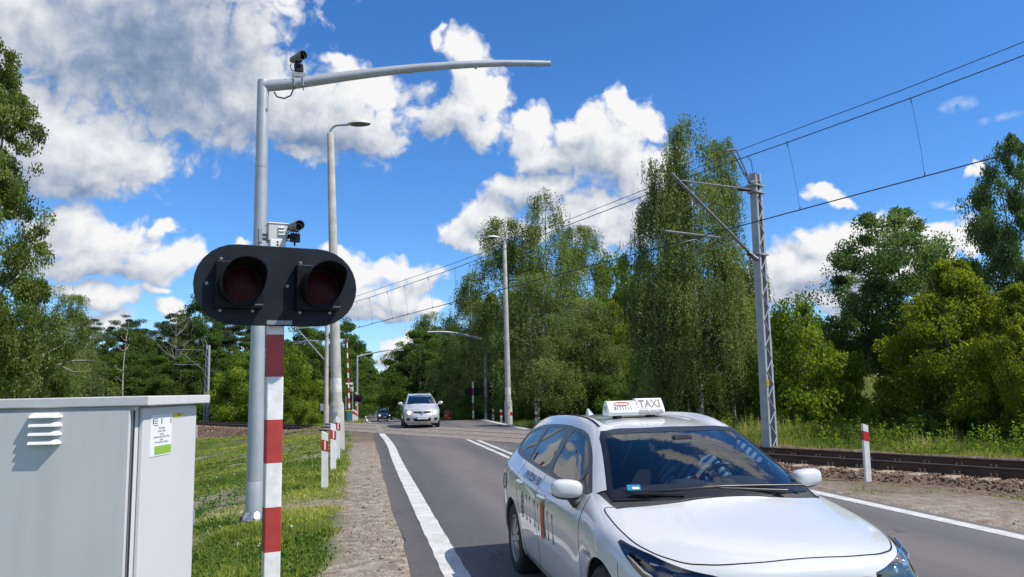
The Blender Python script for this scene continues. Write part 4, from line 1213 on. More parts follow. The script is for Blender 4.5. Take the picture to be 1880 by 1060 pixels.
# ------------------------------------------------------------------ things beyond the crossing
def build_beyond():
    # far mast with its arm reaching left over the road
    foot = plant(893.5, 773, 54.0)
    top = at(895, 622, 54.0)
    arm_mast(foot, top.z-foot.z, 4.15, 'camera_mast', 'far grey mast right of the road with curved arm reaching left', heading=(-1, -0.16), r0=0.14, simple=True)
    foot = plant(655.5, 766, 72.0)
    arm_mast(foot, 6.2, 4.3, 'camera_mast', 'far grey mast beyond the crossing with curved arm over the oncoming lane', heading=(1, 0.0), r0=0.11, simple=True)
    # far signals, seen from behind and from the front
    f = plant(869, 776, 53.0)
    crossing_signal(f, (0.1, 1), 'crossing_signal', 'far crossing signal on a red and white post right of the road', zc=2.25, top=2.95, full=False)
    f = plant(654, 768, 66.0)
    crossing_signal(f, (0.15, -1), 'crossing_signal', 'far crossing signal on a red and white post left of the road beyond the rails', zc=2.1, top=2.6, full=False)
    # barrier with the raised boom and its teal machine box
    f = plant(640.5, 774, 62.0)
    t = thing('level_crossing_barrier', 'raised red and white barrier boom on a teal drive box beyond the crossing', 'barrier', f, 0.2)
    teal = mat('teal paint', (0.02, 0.17, 0.20), (0.025, 0.14, 0.165), scale=8, rough=0.5)
    MB().box((0, 0, 0.55), (0.42, 0.36, 0.95)).build('drive_box', teal, t, bevel=0.02)
    MB().box((0, 0, 1.05), (0.46, 0.40, 0.07)).build('box_lid', mat('mustard paint', (0.45, 0.38, 0.10), rough=0.5), t)
    b = MB().box((0, 0, 3.0), (0.13, 0.07, 6.0), taper=0.7).build('boom', banded('boom bands', (0.8, 0.8, 0.77), (0.42, 0.035, 0.035), 0.80), t, loc=(0.04, 0, 0.85), rot=(0, R(-2.2), 0))
    MB().box((-0.24, 0.02, 1.2), (0.06, 0.1, 2.0)).build('counter_arm', GALV_D, t)
    cl = MB().box((0, 0, 3.2), (0.55, 0.08, 0.10)).box((0.16, 0, 3.2), (0.18, 0.14, 0.16)).box((-0.2, 0, 3.2), (0.14, 0.12, 0.12)); cl.build('boom_lamps', WHITE_P, t)
    f2 = plant(647, 774, 63.0)
    t2 = thing('camera_post', 'thin grey post with a white camera box beside the raised barrier', 'camera post', f2)
    MB().cyl((0, 0, -0.2), (0, 0, 3.35), 0.045).build('pole', GALV_D, t2, smooth=40)
    MB().box((-0.05, 0, 2.75), (0.24, 0.2, 0.34)).build('camera_box', WHITE_P, t2, bevel=0.02)
    MB().cyl((-0.05, -0.16, 2.75), (-0.05, -0.09, 2.75), 0.05).build('lens', BLACK2, t2)
    # near barrier, upright between the signal post and the grey mast
    f = plant(493, 818, 25.0)
    t = thing('level_crossing_barrier', 'raised red and white barrier boom seen between the mast and the signal post', 'barrier', f, 0.3)
    MB().box((0, 0, 0.62), (0.30, 0.34, 1.1)).box((0, 0, 1.2), (0.36, 0.40, 0.06)).build('drive_box', mat('black machine paint', (0.02, 0.022, 0.024), (0.03, 0.03, 0.03), rough=0.5), t, bevel=0.02)
    MB().box((0, 0, 2.3), (0.15, 0.07, 4.7), taper=0.75).build('boom', banded('near boom bands', (0.8, 0.8, 0.77), (0.42, 0.035, 0.035), 0.64), t, loc=(0.0, 0, 1.05), rot=(0, R(1.2), 0))
    MB().box((0, -0.06, 3.2), (0.34, 0.12, 0.16)).box((0, -0.06, 2.9), (0.2, 0.08, 0.08)).build('boom_lamps', WHITE_P, t, bevel=0.01)
    # slim concrete catenary post left of the road
    f = plant(598.5, 778, 46.0)
    top = at(600, 588, 46.0)
    t = thing('catenary_mast', 'slim concrete catenary post with a bracket just left of the concrete lamp post', 'catenary mast', f)
    h = top.z-f.z
    m = MB().lathe([(0.165, -0.3), (0.165, 1.15), (0.13, 1.28), (0.10, h), (0, h)], 20); m.build('pole', CONC, t, smooth=40)
    q = at(598, 664, 46.0)-f; e = at(540, 598, 45.0)-f
    g_ = MB().tube([q, e], 0.045, 8); g_.tube([at(598, 600, 46)-f, at(545, 603, 45.0)-f], 0.02, 6)
    g_.tube([at(586, 626, 45.7)-f, at(530, 627, 45.2)-f], 0.03, 6); g_.tube([at(572, 624, 45.5)-f, at(538, 632, 45.2)-f], 0.02, 6)
    g_.build('bracket', GALV_D, t, smooth=40)
    MB().box((-0.24, -0.1, 1.1), (0.2, 0.16, 0.42)).build('switch_box', GALV_D, t, bevel=0.01)
    # advertising board and a small orange warning board
    f = plant(824, 762, 66.0, sink=0.0)
    t = thing('advertising_board', 'red roadside advertising board with pale lettering right of the silver car', 'sign', f, R(-4))
    w, h = 0.62, 1.12
    MB().box((0, 0, h/2+0.06), (w, 0.06, h)).build('board', mat('red board', (0.50, 0.022, 0.03), (0.42, 0.02, 0.03), rough=0.45), t, bevel=0.006)
    fr = MB()
    for x in (-w/2, w/2): fr.box((x, 0, h/2), (0.045, 0.09, h+0.22))
    fr.box((0, 0, h+0.08), (w, 0.085, 0.04)); fr.build('frame', mat('pinkish frame', (0.42, 0.26, 0.25), rough=0.5), t)
    MB().box((0, -0.034, 0.50), (w*0.86, 0.01, 0.26)).build('orange_panel', mat('orange panel', (0.50, 0.07, 0.012), rough=0.5), t)
    MB().box((0, -0.034, 0.22), (w*0.86, 0.01, 0.22)).build('white_panel', mat('white panel', (0.72, 0.62, 0.6), rough=0.5), t)
    lt = MB()
    for s, z, sz in (('JAZDA', 1.06, 0.15), ('NA B', 0.92, 0.17), ('kurs', 0.76, 0.12)):
        vs, fs = text_mesh(s, sz); lt.add(vs, fs, 0, Matrix.Translation((0 if s != 'kurs' else -0.12, -0.036, z)) @ Matrix.Rotation(R(90), 4, 'X'))
    for z in (0.57, 0.45): lt.box((0, -0.041, z), (0.36, 0.004, 0.045), mi=0)
    lt.build('lettering', mat('pale lettering', (0.75, 0.55, 0.55), rough=0.5), t)
    f = plant(738, 752, 110.0)
    t = thing('warning_sign', 'small orange diamond warning board among the dark roadside bushes', 'sign', f)
    zc = at(738, 739, 110).z-f.z
    MB().prism([(0, -0.55), (0.55, 0), (0, 0.55), (-0.55, 0)], -0.02, 0.02, 0, Matrix.Translation((0, 0, zc)) @ Matrix.Rotation(R(90), 4, 'X')).build('panel', mat('orange sign', (0.55, 0.20, 0.03), (0.42, 0.14, 0.02), scale=3, rough=0.5), t)
    MB().cyl((0, 0.03, -0.2), (0, 0.03, zc+0.4), 0.04).build('post', GALV_D, t)
    # pale railing behind the left catenary mast
    f = plant(358, 777, 80.0)
    t = thing('railing', 'pale upright railing behind the left catenary mast', 'railing', f, -YAW)
    m = MB()
    for i in range(12): m.box((i*0.24, 0, 0.65), (0.09, 0.05, 1.3))
    m.box((1.3, 0, 1.3), (2.8, 0.07, 0.07)).box((1.3, 0, 0.3), (2.8, 0.07, 0.07)); m.build('pickets', mat('pale railing', (0.55, 0.55, 0.5), (0.42, 0.42, 0.38), rough=0.8), t)
    # white sheds glimpsed under the trees
    for x, y, d, w_, h_, lb in ((849, 752, 84, 2.3, 1.5, 'small white parked trailer glimpsed under the trees right of the advertising board'), (1290, 728, 62, 2.6, 1.2, 'white gravestone-like slab glimpsed under the birch behind the taxi')):
        if x > 1000: continue
        f = plant(x, y+5, d)
        t = thing('trailer', lb, 'trailer', f, R(-12))
        MB().box((0, 0, 0.95), (w_, 1.6, 1.1)).box((0, 0, 1.52), (w_+0.1, 1.7, 0.06)).build('body', WHITE_P, t, bevel=0.05)
        w = MB()
        for s in (-0.5, 0.5): w.cyl((s, -0.85, 0.32), (s, -0.70, 0.32), 0.3, 0.3, 16)
        w.build('wheels', RUBBER, t)
        MB().box((-0.4, -0.815, 1.1), (0.9, 0.02, 0.45)).build('window', BLACK2, t)
build_beyond()

# ------------------------------------------------------------------ overhead line
def lattice_mast(t, h, mat_, w=0.34, dp=0.26, taper=0.72, bays=22, two=True, rust=False):
    """two channels joined by zigzag bars; local x = the wide side"""
    m = MB()
    for sx in (-1, 1):
        for z0, z1 in ((0, h),):
            k0, k1 = 1, taper
            x0, x1 = sx*w/2*k0, sx*w/2*k1
            t_ = 0.05
            # web and two flanges of a channel, open to the inside
            for ox, oy, sxx, syy in ((0, 0, 0.014, dp), (-sx*0.035, -dp/2+0.007, 0.07, 0.014), (-sx*0.035, dp/2-0.007, 0.07, 0.014)):
                vs = []
                for z, xx, kk in ((z0-0.4, x0, k0), (z1, x1, k1)):
                    for a, b in ((-1, -1), (1, -1), (1, 1), (-1, 1)):
                        vs.append((xx+ox+a*sxx/2, oy*(0.5+0.5*kk)+b*syy/2*(0.5+0.5*kk if oy == 0 else 1), z))
                m.add(vs, [(3, 2, 1, 0), (4, 5, 6, 7), (0, 1, 5, 4), (1, 2, 6, 5), (2, 3, 7, 6), (3, 0, 4, 7)])
    m.build('channels', mat_, t)
    b = MB()
    for i in range(bays):
        for sy in (-1, 1):
            za, zb = h*i/bays, h*(i+1)/bays
            ka, kb = 1-(1-taper)*i/bays, 1-(1-taper)*(i+1)/bays
            s = 1 if (i+(sy > 0)) % 2 else -1
            A = Vector((s*w/2*ka*0.8, sy*(dp/2+0.006)*(0.5+0.5*ka), za)); B = Vector((-s*w/2*kb*0.8, sy*(dp/2+0.006)*(0.5+0.5*kb), zb))
            b.tube([A, B], 0.016, 5)
    b.build('lattice_bars', mat_, t)

def build_catenary():
    insul = mat('brown insulator', (0.09, 0.035, 0.025), (0.06, 0.025, 0.02), rough=0.25)
    wire = mat('dark wire', (0.012, 0.016, 0.035), (0.02, 0.022, 0.03), rough=0.5)
    MASTG = mat('weathered mast paint', (0.33, 0.355, 0.38), (0.27, 0.295, 0.315), scale=4, rough=0.65)
    ARMG = mat('dark tube steel', (0.19, 0.205, 0.215), (0.14, 0.155, 0.165), scale=5, rough=0.6)
    # right mast, with everything it holds placed from where it shows in the photo
    D = 21.0
    p = at(1414, 822, D)
    g = gz(p.x, p.y)-0.1
    foot = Vector((p.x, p.y, g))
    top = at(1389, 318, D)
    h = top.z-g
    lean = math.atan2((top.x-p.x)*_R0[0]+(top.y-p.y)*_R0[1], h)
    t = thing('catenary_mast', 'tall steel lattice catenary mast with brackets beside the track on the right', 'catenary mast', foot, -YAW+R(38))
    t.rotation_euler[1] = lean
    lattice_mast(t, h, MASTG, w=0.36, dp=0.24)
    bpy.context.view_layer.update()
    inv = t.matrix_world.inverted()
    L = lambda x, y, d: inv @ at(x, y, d)
    m = MB().tube([L(1391, 477, D-0.1), L(1384, 472, D-0.3), L(1232, 318, D-1.75)], 0.042, 10)
    m.build('strut', ARMG, t, smooth=40)
    MB().tube([L(1378, 348, D-0.3), L(1246, 331, D-1.6)], 0.020, 8).build('tie_rod', ARMG, t, smooth=40)
    MB().tube([L(1336, 438, D-0.62), L(1220, 424, D-1.85)], 0.026, 8).build('steady_tube', ARMG, t, smooth=40)
    MB().tube([L(1287, 446, D-1.1), L(1277, 440, D-1.2), L(1246, 446, D-1.5)], 0.018, 8).build('registration_arm', ARMG, t, smooth=40)
    m = MB()
    for (xa, ya, da), (xb, yb, db) in (((1376, 348, D-0.18), (1356, 347, D-0.45)), ((1388, 475, D-0.15), (1374, 465, D-0.42))):
        A, B = L(xa, ya, da), L(xb, yb, db)
        for i in range(6):
            q = i/5; c = A.lerp(B, q); d = (B-A).normalized()
            m.cyl(c-d*0.012, c+d*0.012, 0.065, 0.05, 12)
        m.cyl(A, B, 0.03, 0.03, 8)
    m.build('insulators', insul, t, smooth=40)
    m = MB()
    for zz in (h-0.35, h-0.55, h-2.32): m.box((0, 0, zz), (0.44, 0.30, 0.05)); m.cyl((-0.26, -0.1, zz), (0.26, -0.1, zz), 0.018)
    m.build('clamps', GALV_D, t)
    # feeder support: a slim upright frame leaning to the left with a loop of wire
    m = MB()
    for o_ in (0, 8): m.tube([L(1376+o_*0.4, 337, D-0.2), L(1344+o_*1.1, 278, D-0.45)], 0.022, 6)
    m.tube([L(1392, 332, D), L(1374, 336, D-0.2)], 0.03, 6); m.tube([L(1334, 277, D-0.5), L(1352, 275, D-0.4)], 0.035, 6)
    m.tube([L(1364, 318, D-0.2), L(1372, 320, D-0.2)], 0.05, 6)
    m.build('feeder_support', ARMG, t, smooth=40)
    MB().tube([L(1372, 287, D-0.2), L(1379, 296, D-0.1), L(1382, 315, D)], 0.010, 5).build('jumper_wire', wire, t)
    yl = at(1401, 703, D-0.3)
    pl = MB().box((-0.175, -0.155, yl.z-g), (0.11, 0.012, 0.15)).build('number_plate', mat('orange plate', (0.55, 0.30, 0.02), (0.48, 0.26, 0.02), rough=0.5), t)
    vs, fs = text_mesh('E', 0.11); MB().add(vs, fs, 0, Matrix.Translation((-0.175, -0.1625, yl.z-g)) @ Matrix.Rotation(R(90), 4, 'X')).build('lettering', MATS['black print'], pl)
    # masts far to the left
    for k, (xb, yb, xt, yt, d, lb) in enumerate(((378, 780, 379, 634, 74, 'grey catenary mast with slanting bracket standing left of the foreground signal'), (207, 782, 207, 668, 104, 'grey catenary mast with a stay wire seen above the cabinet lid'))):
        f = plant(xb, yb, d); tp = at(xt, yt, d)
        t = thing('catenary_mast', lb, 'catenary mast', f, -YAW-R(12))
        lattice_mast(t, tp.z-f.z, MASTG, w=0.42, dp=0.3, bays=18)
        b = MB()
        o = lambda x, y, dd: at(x, y, dd)-f
        from_px = ((375, 681, 322, 640), (375, 643, 325, 642), (366, 670, 318, 669)) if k == 0 else ((200, 700, 154, 672), (202, 675, 160, 677), (190, 694, 150, 695))
        Mi = Matrix.Rotation(YAW+R(12), 4, 'Z')
        for i, (x0, y0, x1, y1) in enumerate(from_px):
            b.tube([Mi @ o(x0, y0, d), Mi @ o(x1, y1, d-3.2)], 0.045 if i == 0 else 0.028, 6)
        b.tube([Mi @ o(xt-4, yt+3, d), Mi @ o(xt-10, yt-11, d-0.5)], 0.04, 6)
        b.tube([Mi @ o(xt+2, yt, d), Mi @ o(xt-2, yt-8, d), Mi @ o(xt-8, yt-11, d)], 0.025, 6)
        b.build('bracket', ARMG, t, smooth=40)
        if k == 1: MB().tube([Mi @ o(209, 690, d), Mi @ o(215, 782, d+0.5)], 0.02, 5).build('stay_wire', GALV_D, t)
    f = plant(87, 740, 60); tp = at(87, 690, 60)
    t = thing('marker_post', 'thin green and white track marker post among leaves on the left', 'post', f)
    MB().box((0, 0, (tp.z-f.z)/2), (0.13, 0.09, tp.z-f.z)).build('post', banded('green bands', (0.45, 0.5, 0.45), (0.03, 0.12, 0.08), 0.9), t)
    # the wires, spans between points that hang over the track
    def span(pts, r, sag=0.0):
        out = []
        for (a, b) in zip(pts[:-1], pts[1:]):
            A, B = at(*a), at(*b)
            for i in range(12): out.append(A.lerp(B, i/12)-Vector((0, 0, sag*4*(i/12)*(1-i/12))))
        out.append(at(*pts[-1]))
        return out
    cpts = [(2150, 202.5, 12.6), (1880, 275, 14.6), (1240, 447, 19.4), (690, 593, 33.5), (545, 632, 44.5)]
    mpts = [(2150, -6, 12.6), (1880, 102, 14.6), (1672, 180.5, 15.6), (1445, 262, 17.5), (1238, 334, 19.3), (1175, 363, 20.3), (1000, 430, 24.0), (835, 493, 28.5), (680, 546, 34.0), (545, 586, 44.5)]
    fpts = [(2150, -40, 12.9), (1880, 77, 15), (1650, 168, 16.6), (1368, 272, 20.6), (1190, 346, 22.5), (1000, 421, 26), (835, 483, 30), (655, 544, 36), (545, 575, 45.5)]
    for nm, pts, r, lb in (('contact_wire', cpts, 0.013, 'lowest overhead wire above the track'), ('messenger_wire', mpts, 0.011, 'middle overhead wire from which the droppers hang'), ('feeder_wire', fpts, 0.009, 'topmost overhead wire above the track')):
        o = MB().tube(span(pts, r), r, 6, cap=True).build(nm, wire, smooth=60)
        tag(o, lb, 'overhead wire', 'overhead wires')
        if nm == 'contact_wire': cw = o
    drops = [((1672, 181), (1697, 322), 15.6, 15.9), ((1445, 262), (1468, 385), 17.5, 17.6), ((1175, 363), (1187, 461), 20.3, 20.3), ((835, 493), (836.5, 554), 28.5, 28.3), ((785.5, 510), (794, 566), 30.2, 30.0), ((741.5, 525), (748, 578), 31.8, 31.4), ((711, 536), (720, 585.5), 33, 32.5), ((678, 547), (683, 595), 34.2, 33.8), ((655, 554), (659, 601), 36, 35.6), ((905, 466.5), (908, 535), 26.6, 26.3)]
    for a, b, da, db in drops:
        A, B = at(*a, da), at(*b, db)
        o = MB().tube([A, A.lerp(B, 0.3)+Vector((0.02, 0, 0)), A.lerp(B, 0.7)+Vector((0.03, 0, 0)), B], 0.0042, 5).cyl(A+Vector((0, 0, 0.02)), A-Vector((0, 0, 0.10)), 0.012, 0.008, 6).cyl(B+Vector((0.03, 0, 0.07)), B-Vector((0, 0, 0.02)), 0.008, 0.012, 6).build('dropper', wire)
        tag(o, 'thin dropper wire hanging between two overhead wires '+('right of the big birch' if a[0] > 1400 else 'left of the big birch'), 'dropper wire', 'droppers right of the big birch' if a[0] > 1400 else 'droppers left of the big birch')
build_catenary()
# ------------------------------------------------------------------ cars: a subdivided cage, cut into panels along their real outlines
def cage_surface(verts, faces, levels=3, fit=5):
    """Catmull-Clark surface that passes through the given cage points"""
    T = np.array(verts, float)
    P = T.copy()
    me = bpy.data.meshes.new('cage')
    me.from_pydata([tuple(q) for q in P], [], faces)
    o = bpy.data.objects.new('cage', me)
    COL.objects.link(o)
    md = o.modifiers.new('s', 'SUBSURF'); md.levels = 3; md.render_levels = 3
    md.boundary_smooth = 'PRESERVE_CORNERS' if hasattr(md, 'boundary_smooth') else md.boundary_smooth
    for it in range(fit):
        me.vertices.foreach_set('co', P.astype(np.float32).ravel()); me.update()
        md.levels = 3
        dg = bpy.context.evaluated_depsgraph_get()
        ev = o.evaluated_get(dg).to_mesh()
        n = len(T); co = np.empty(len(ev.vertices)*3, np.float32); ev.vertices.foreach_get('co', co)
        Lm = co.reshape(-1, 3)[:n]
        o.evaluated_get(dg).to_mesh_clear()
        P = P + (T-Lm)*0.8
    me.vertices.foreach_set('co', P.astype(np.float32).ravel()); me.update()
    md.levels = levels
    dg = bpy.context.evaluated_depsgraph_get()
    out = bpy.data.meshes.new_from_object(o.evaluated_get(dg))
    bpy.data.objects.remove(o); bpy.data.meshes.remove(me)
    return out

def car_cage(cols, fasc_s, tail_s, rake=None):
    """cols: columns front to rear, each a list of 10 (s, y, z): sill .. shoulder, belt(5), hood/roof 6..9 (centre).
    fasc_s: s of the nose on the centre line for levels 0..4; tail_s: s at the tail for levels 0..5"""
    V, idx, F = [], {}, []
    def vert(p):
        k = (round(p[0], 4), round(p[1], 4), round(p[2], 4))
        if k not in idx: idx[k] = len(V); V.append(p)
        return idx[k]
    def quad(a, b, c, d):
        q = [vert(p) for p in (a, b, c, d)]
        r = []
        for i in q:
            if i not in r: r.append(i)
        if len(r) >= 3: F.append(tuple(r))
    mir = lambda p: (p[0], -p[1], p[2])
    def quads(a, b, c, d):
        quad(a, b, c, d); quad(mir(d), mir(c), mir(b), mir(a))
    for i in range(len(cols)-1):
        for j in range(9):
            quads(cols[i][j], cols[i+1][j], cols[i+1][j+1], cols[i][j+1])
    # nose: grid between the front column's side (levels 0..5) and its top edge (6..9)
    c = cols[0]
    top = [c[5], c[6], c[7], c[8], c[9]]
    ny = [t[1]/top[0][1] for t in top]
    G = []
    for i in range(5):
        row = [c[i]]
        for k in range(1, 5):
            f = ny[k]
            s_c = fasc_s[i]
            s = s_c + (c[i][0]-s_c)*f**2.6
            row.append((s, c[i][1]*f, c[i][2] + (0 if i < 4 else 0)))
        G.append(row)
    G.append(top)
    for i in range(5):
        for k in range(4):
            quads(G[i][k], G[i+1][k], G[i+1][k+1], G[i][k+1])
    c = cols[-1]
    top = [c[6], c[7], c[8], c[9]]
    ny = [t[1]/top[0][1] for t in top]
    G = []
    for i in range(6):
        row = [c[i]]
        for k in range(1, 4):
            f = ny[k]
            s = tail_s[i] + (c[i][0]-tail_s[i])*f**2.6
            row.append((s, c[i][1]*f, c[i][2]))
        G.append(row)
    G.append(top)
    for i in range(6):
        for k in range(3):
            quads(G[i][k], G[i][k+1], G[i+1][k+1], G[i+1][k])
    return V, F

class Panels:
    """bmesh that can be cut along implicit curves g(s, y, z) = 0"""
    def __init__(self, me):
        self.bm = bmesh.new(); self.bm.from_mesh(me)
        bmesh.ops.recalc_face_normals(self.bm, faces=self.bm.faces)
        self.nl = self.bm.verts.layers.float_vector.new('nrm')
        self.pl = self.bm.faces.layers.int.new('part')
        self.bm.normal_update()
        for v in self.bm.verts: v[self.nl] = v.normal
        self.names = ['body']
    def arrays(self):
        vs = self.bm.verts
        return np.array([v.co[:] for v in vs]), np.array([v[self.nl][:] for v in vs])
    def cut(self, g):
        bm = self.bm
        co, nr = self.arrays()
        bm.verts.index_update()
        val = np.asarray(g(co, nr), float)
        val[np.abs(val) < 1e-5] = 0.0
        ed = [e for e in bm.edges if val[e.verts[0].index]*val[e.verts[1].index] < 0]
        new = {}
        zero = set(v for v in bm.verts if val[v.index] == 0.0)
        for e in ed:
            a, b = e.verts
            t = val[a.index]/(val[a.index]-val[b.index])
            n = (a[self.nl].lerp(b[self.nl], t)).normalized()
            _, v = bmesh.utils.edge_split(e, a, t)
            v[self.nl] = n
            zero.add(v); new[v] = 1
        fs = set(f for v in new for f in v.link_faces)
        for f in fs:
            zs = [v for v in f.verts if v in zero]
            if len(zs) == 2:
                a, b = zs
                if bm.edges.get((a, b)) is None:
                    try: bmesh.utils.face_split(f, a, b)
                    except ValueError: pass
            elif len(zs) == 4:
                vl = list(f.verts); ii = [vl.index(z) for z in zs]; ii.sort()
                try:
                    A, B, Cc, Dd = [vl[i] for i in ii]
                    r = bmesh.utils.face_split(f, A, B) if bm.edges.get((A, B)) is None else None
                    for ff in set(Cc.link_faces) & set(Dd.link_faces):
                        if bm.edges.get((Cc, Dd)) is None: bmesh.utils.face_split(ff, Cc, Dd); break
                except ValueError: pass
    def mark(self, name, g, only=('body',), cut=True):
        """faces with g < 0 become part `name`"""
        if cut: self.cut(g)
        if name not in self.names: self.names.append(name)
        k = self.names.index(name)
        ok = [self.names.index(o) for o in only if o in self.names]
        fs = [f for f in self.bm.faces]
        cc = np.array([f.calc_center_median()[:] for f in fs]); nn = np.array([f.normal[:] for f in fs])
        val = g(cc, nn)
        for f, q in zip(fs, val):
            if q < 0 and f[self.pl] in ok: f[self.pl] = k
    def seam(self, g, w=0.004, region=None, only=('body',)):
        """a narrow dark joint along g = 0"""
        gw = lambda c, n: np.abs(g(c, n))-w
        self.cut(lambda c, n: g(c, n)-w); self.cut(lambda c, n: g(c, n)+w)
        gg = gw if region is None else (lambda c, n: np.maximum(gw(c, n), region(c, n)))
        self.mark('seams', gg, only, cut=False)
    def delete(self, g):
        self.cut(g)
        fs = list(self.bm.faces)
        cc = np.array([f.calc_center_median()[:] for f in fs]); nn = np.array([f.normal[:] for f in fs])
        val = g(cc, nn)
        bmesh.ops.delete(self.bm, geom=[f for f, q in zip(fs, val) if q < 0], context='FACES')
    def out(self, part, name, mats, parent, off=0.0, thick=0.0):
        if part not in self.names: return None
        k = self.names.index(part)
        fs = [f for f in self.bm.faces if f[self.pl] == k]
        if not fs: return None
        vm, V, Nn, F = {}, [], [], []
        for f in fs:
            q = []
            for v in f.verts:
                if v not in vm:
                    vm[v] = len(V); V.append(v.co + v[self.nl]*off); Nn.append(v[self.nl].copy())
                q.append(vm[v])
            F.append(q)
        me = bpy.data.meshes.new(name)
        me.from_pydata([tuple(v) for v in V], [], F)
        for m in (mats if isinstance(mats, (list, tuple)) else [mats]): me.materials.append(m)
        me.polygons.foreach_set('use_smooth', [True]*len(F))
        me.normals_split_custom_set_from_vertices([tuple(n) for n in Nn])
        me.update()
        o = bpy.data.objects.new(name, me)
        COL.objects.link(o); o.parent = parent
        return o

def poly_sdf(poly, ax, side=None):
    """signed distance to a polygon in the plane of axes ax (negative inside)"""
    P = np.array(poly, float)
    def g(c, n):
        p = np.stack([c[:, ax[0]], c[:, ax[1]]], 1)
        d = np.full(len(p), 1e9); inside = np.zeros(len(p), bool)
        for i in range(len(P)):
            a, b = P[i], P[(i+1) % len(P)]
            ab = b-a; t = np.clip(((p-a)@ab)/max(1e-12, ab@ab), 0, 1)
            q = p-a-t[:, None]*ab
            d = np.minimum(d, np.hypot(q[:, 0], q[:, 1]))
            with np.errstate(divide='ignore', invalid='ignore'):
                cond = ((a[1] > p[:, 1]) != (b[1] > p[:, 1])) & (p[:, 0] < (b[0]-a[0])*(p[:, 1]-a[1])/(b[1]-a[1]+1e-15)+a[0])
            inside ^= cond
        return np.where(inside, -d, d)
    return g
def smooth_poly(pts, it=2, k=0.25):
    P = [np.array(p, float) for p in pts]
    for _ in range(it):
        Q = []
        for i in range(len(P)):
            a, b = P[i], P[(i+1) % len(P)]
            Q += [a*(1-k)+b*k, a*k+b*(1-k)]
        P = Q
    return [tuple(p) for p in P]
side_ok = lambda c, n: 0.45-np.abs(c[:, 1])          # negative on the flanks
def both(*gs):
    def g(c, n):
        v = gs[0](c, n)
        for q in gs[1:]: v = np.maximum(v, q(c, n))
        return v
    return g
def union(*gs):
    def g(c, n):
        v = gs[0](c, n)
        for q in gs[1:]: v = np.minimum(v, q(c, n))
        return v
    return g

def paint_mat(name, col, flake=0.0, rough=0.28, metal=0.0, coat=1.0):
    if name in MATS: return MATS[name]
    m, nt, ns, ln = nodes_of(name)
    out = N(nt, 'ShaderNodeOutputMaterial'); b = N(nt, 'ShaderNodeBsdfPrincipled'); ln.new(b.outputs[0], out.inputs[0])
    tc = N(nt, 'ShaderNodeTexCoord'); nz = N(nt, 'ShaderNodeTexNoise'); nz.inputs['Scale'].default_value = 3.0; nz.inputs['Detail'].default_value = 8
    ln.new(tc.outputs['Object'], nz.inputs['Vector'])
    mx = N(nt, 'ShaderNodeMix', data_type='RGBA'); mx.inputs['A'].default_value = rgba(col); mx.inputs['B'].default_value = rgba([q*0.94 for q in col])
    ln.new(nz.outputs[0], mx.inputs['Factor'])
    # road dust low on the flanks
    sp = N(nt, 'ShaderNodeSeparateXYZ'); ln.new(tc.outputs['Object'], sp.inputs[0])
    mr = N(nt, 'ShaderNodeMapRange'); mr.inputs[1].default_value = 0.55; mr.inputs[2].default_value = 0.18; mr.inputs[3].default_value = 0; mr.inputs[4].default_value = 0.45
    ln.new(sp.outputs[2], mr.inputs[0])
    mm = N(nt, 'ShaderNodeMath', operation='MULTIPLY'); ln.new(mr.outputs[0], mm.inputs[0]); ln.new(nz.outputs[0], mm.inputs[1])
    m2 = N(nt, 'ShaderNodeMix', data_type='RGBA'); m2.inputs['B'].default_value = (0.30, 0.27, 0.23, 1); ln.new(mx.outputs['Result'], m2.inputs['A']); ln.new(mm.outputs[0], m2.inputs['Factor'])
    ln.new(m2.outputs['Result'], b.inputs['Base Color'])
    b.inputs['Roughness'].default_value = rough; b.inputs['Metallic'].default_value = metal
    b.inputs['Coat Weight'].default_value = coat; b.inputs['Coat Roughness'].default_value = 0.03
    MATS[name] = m
    return m

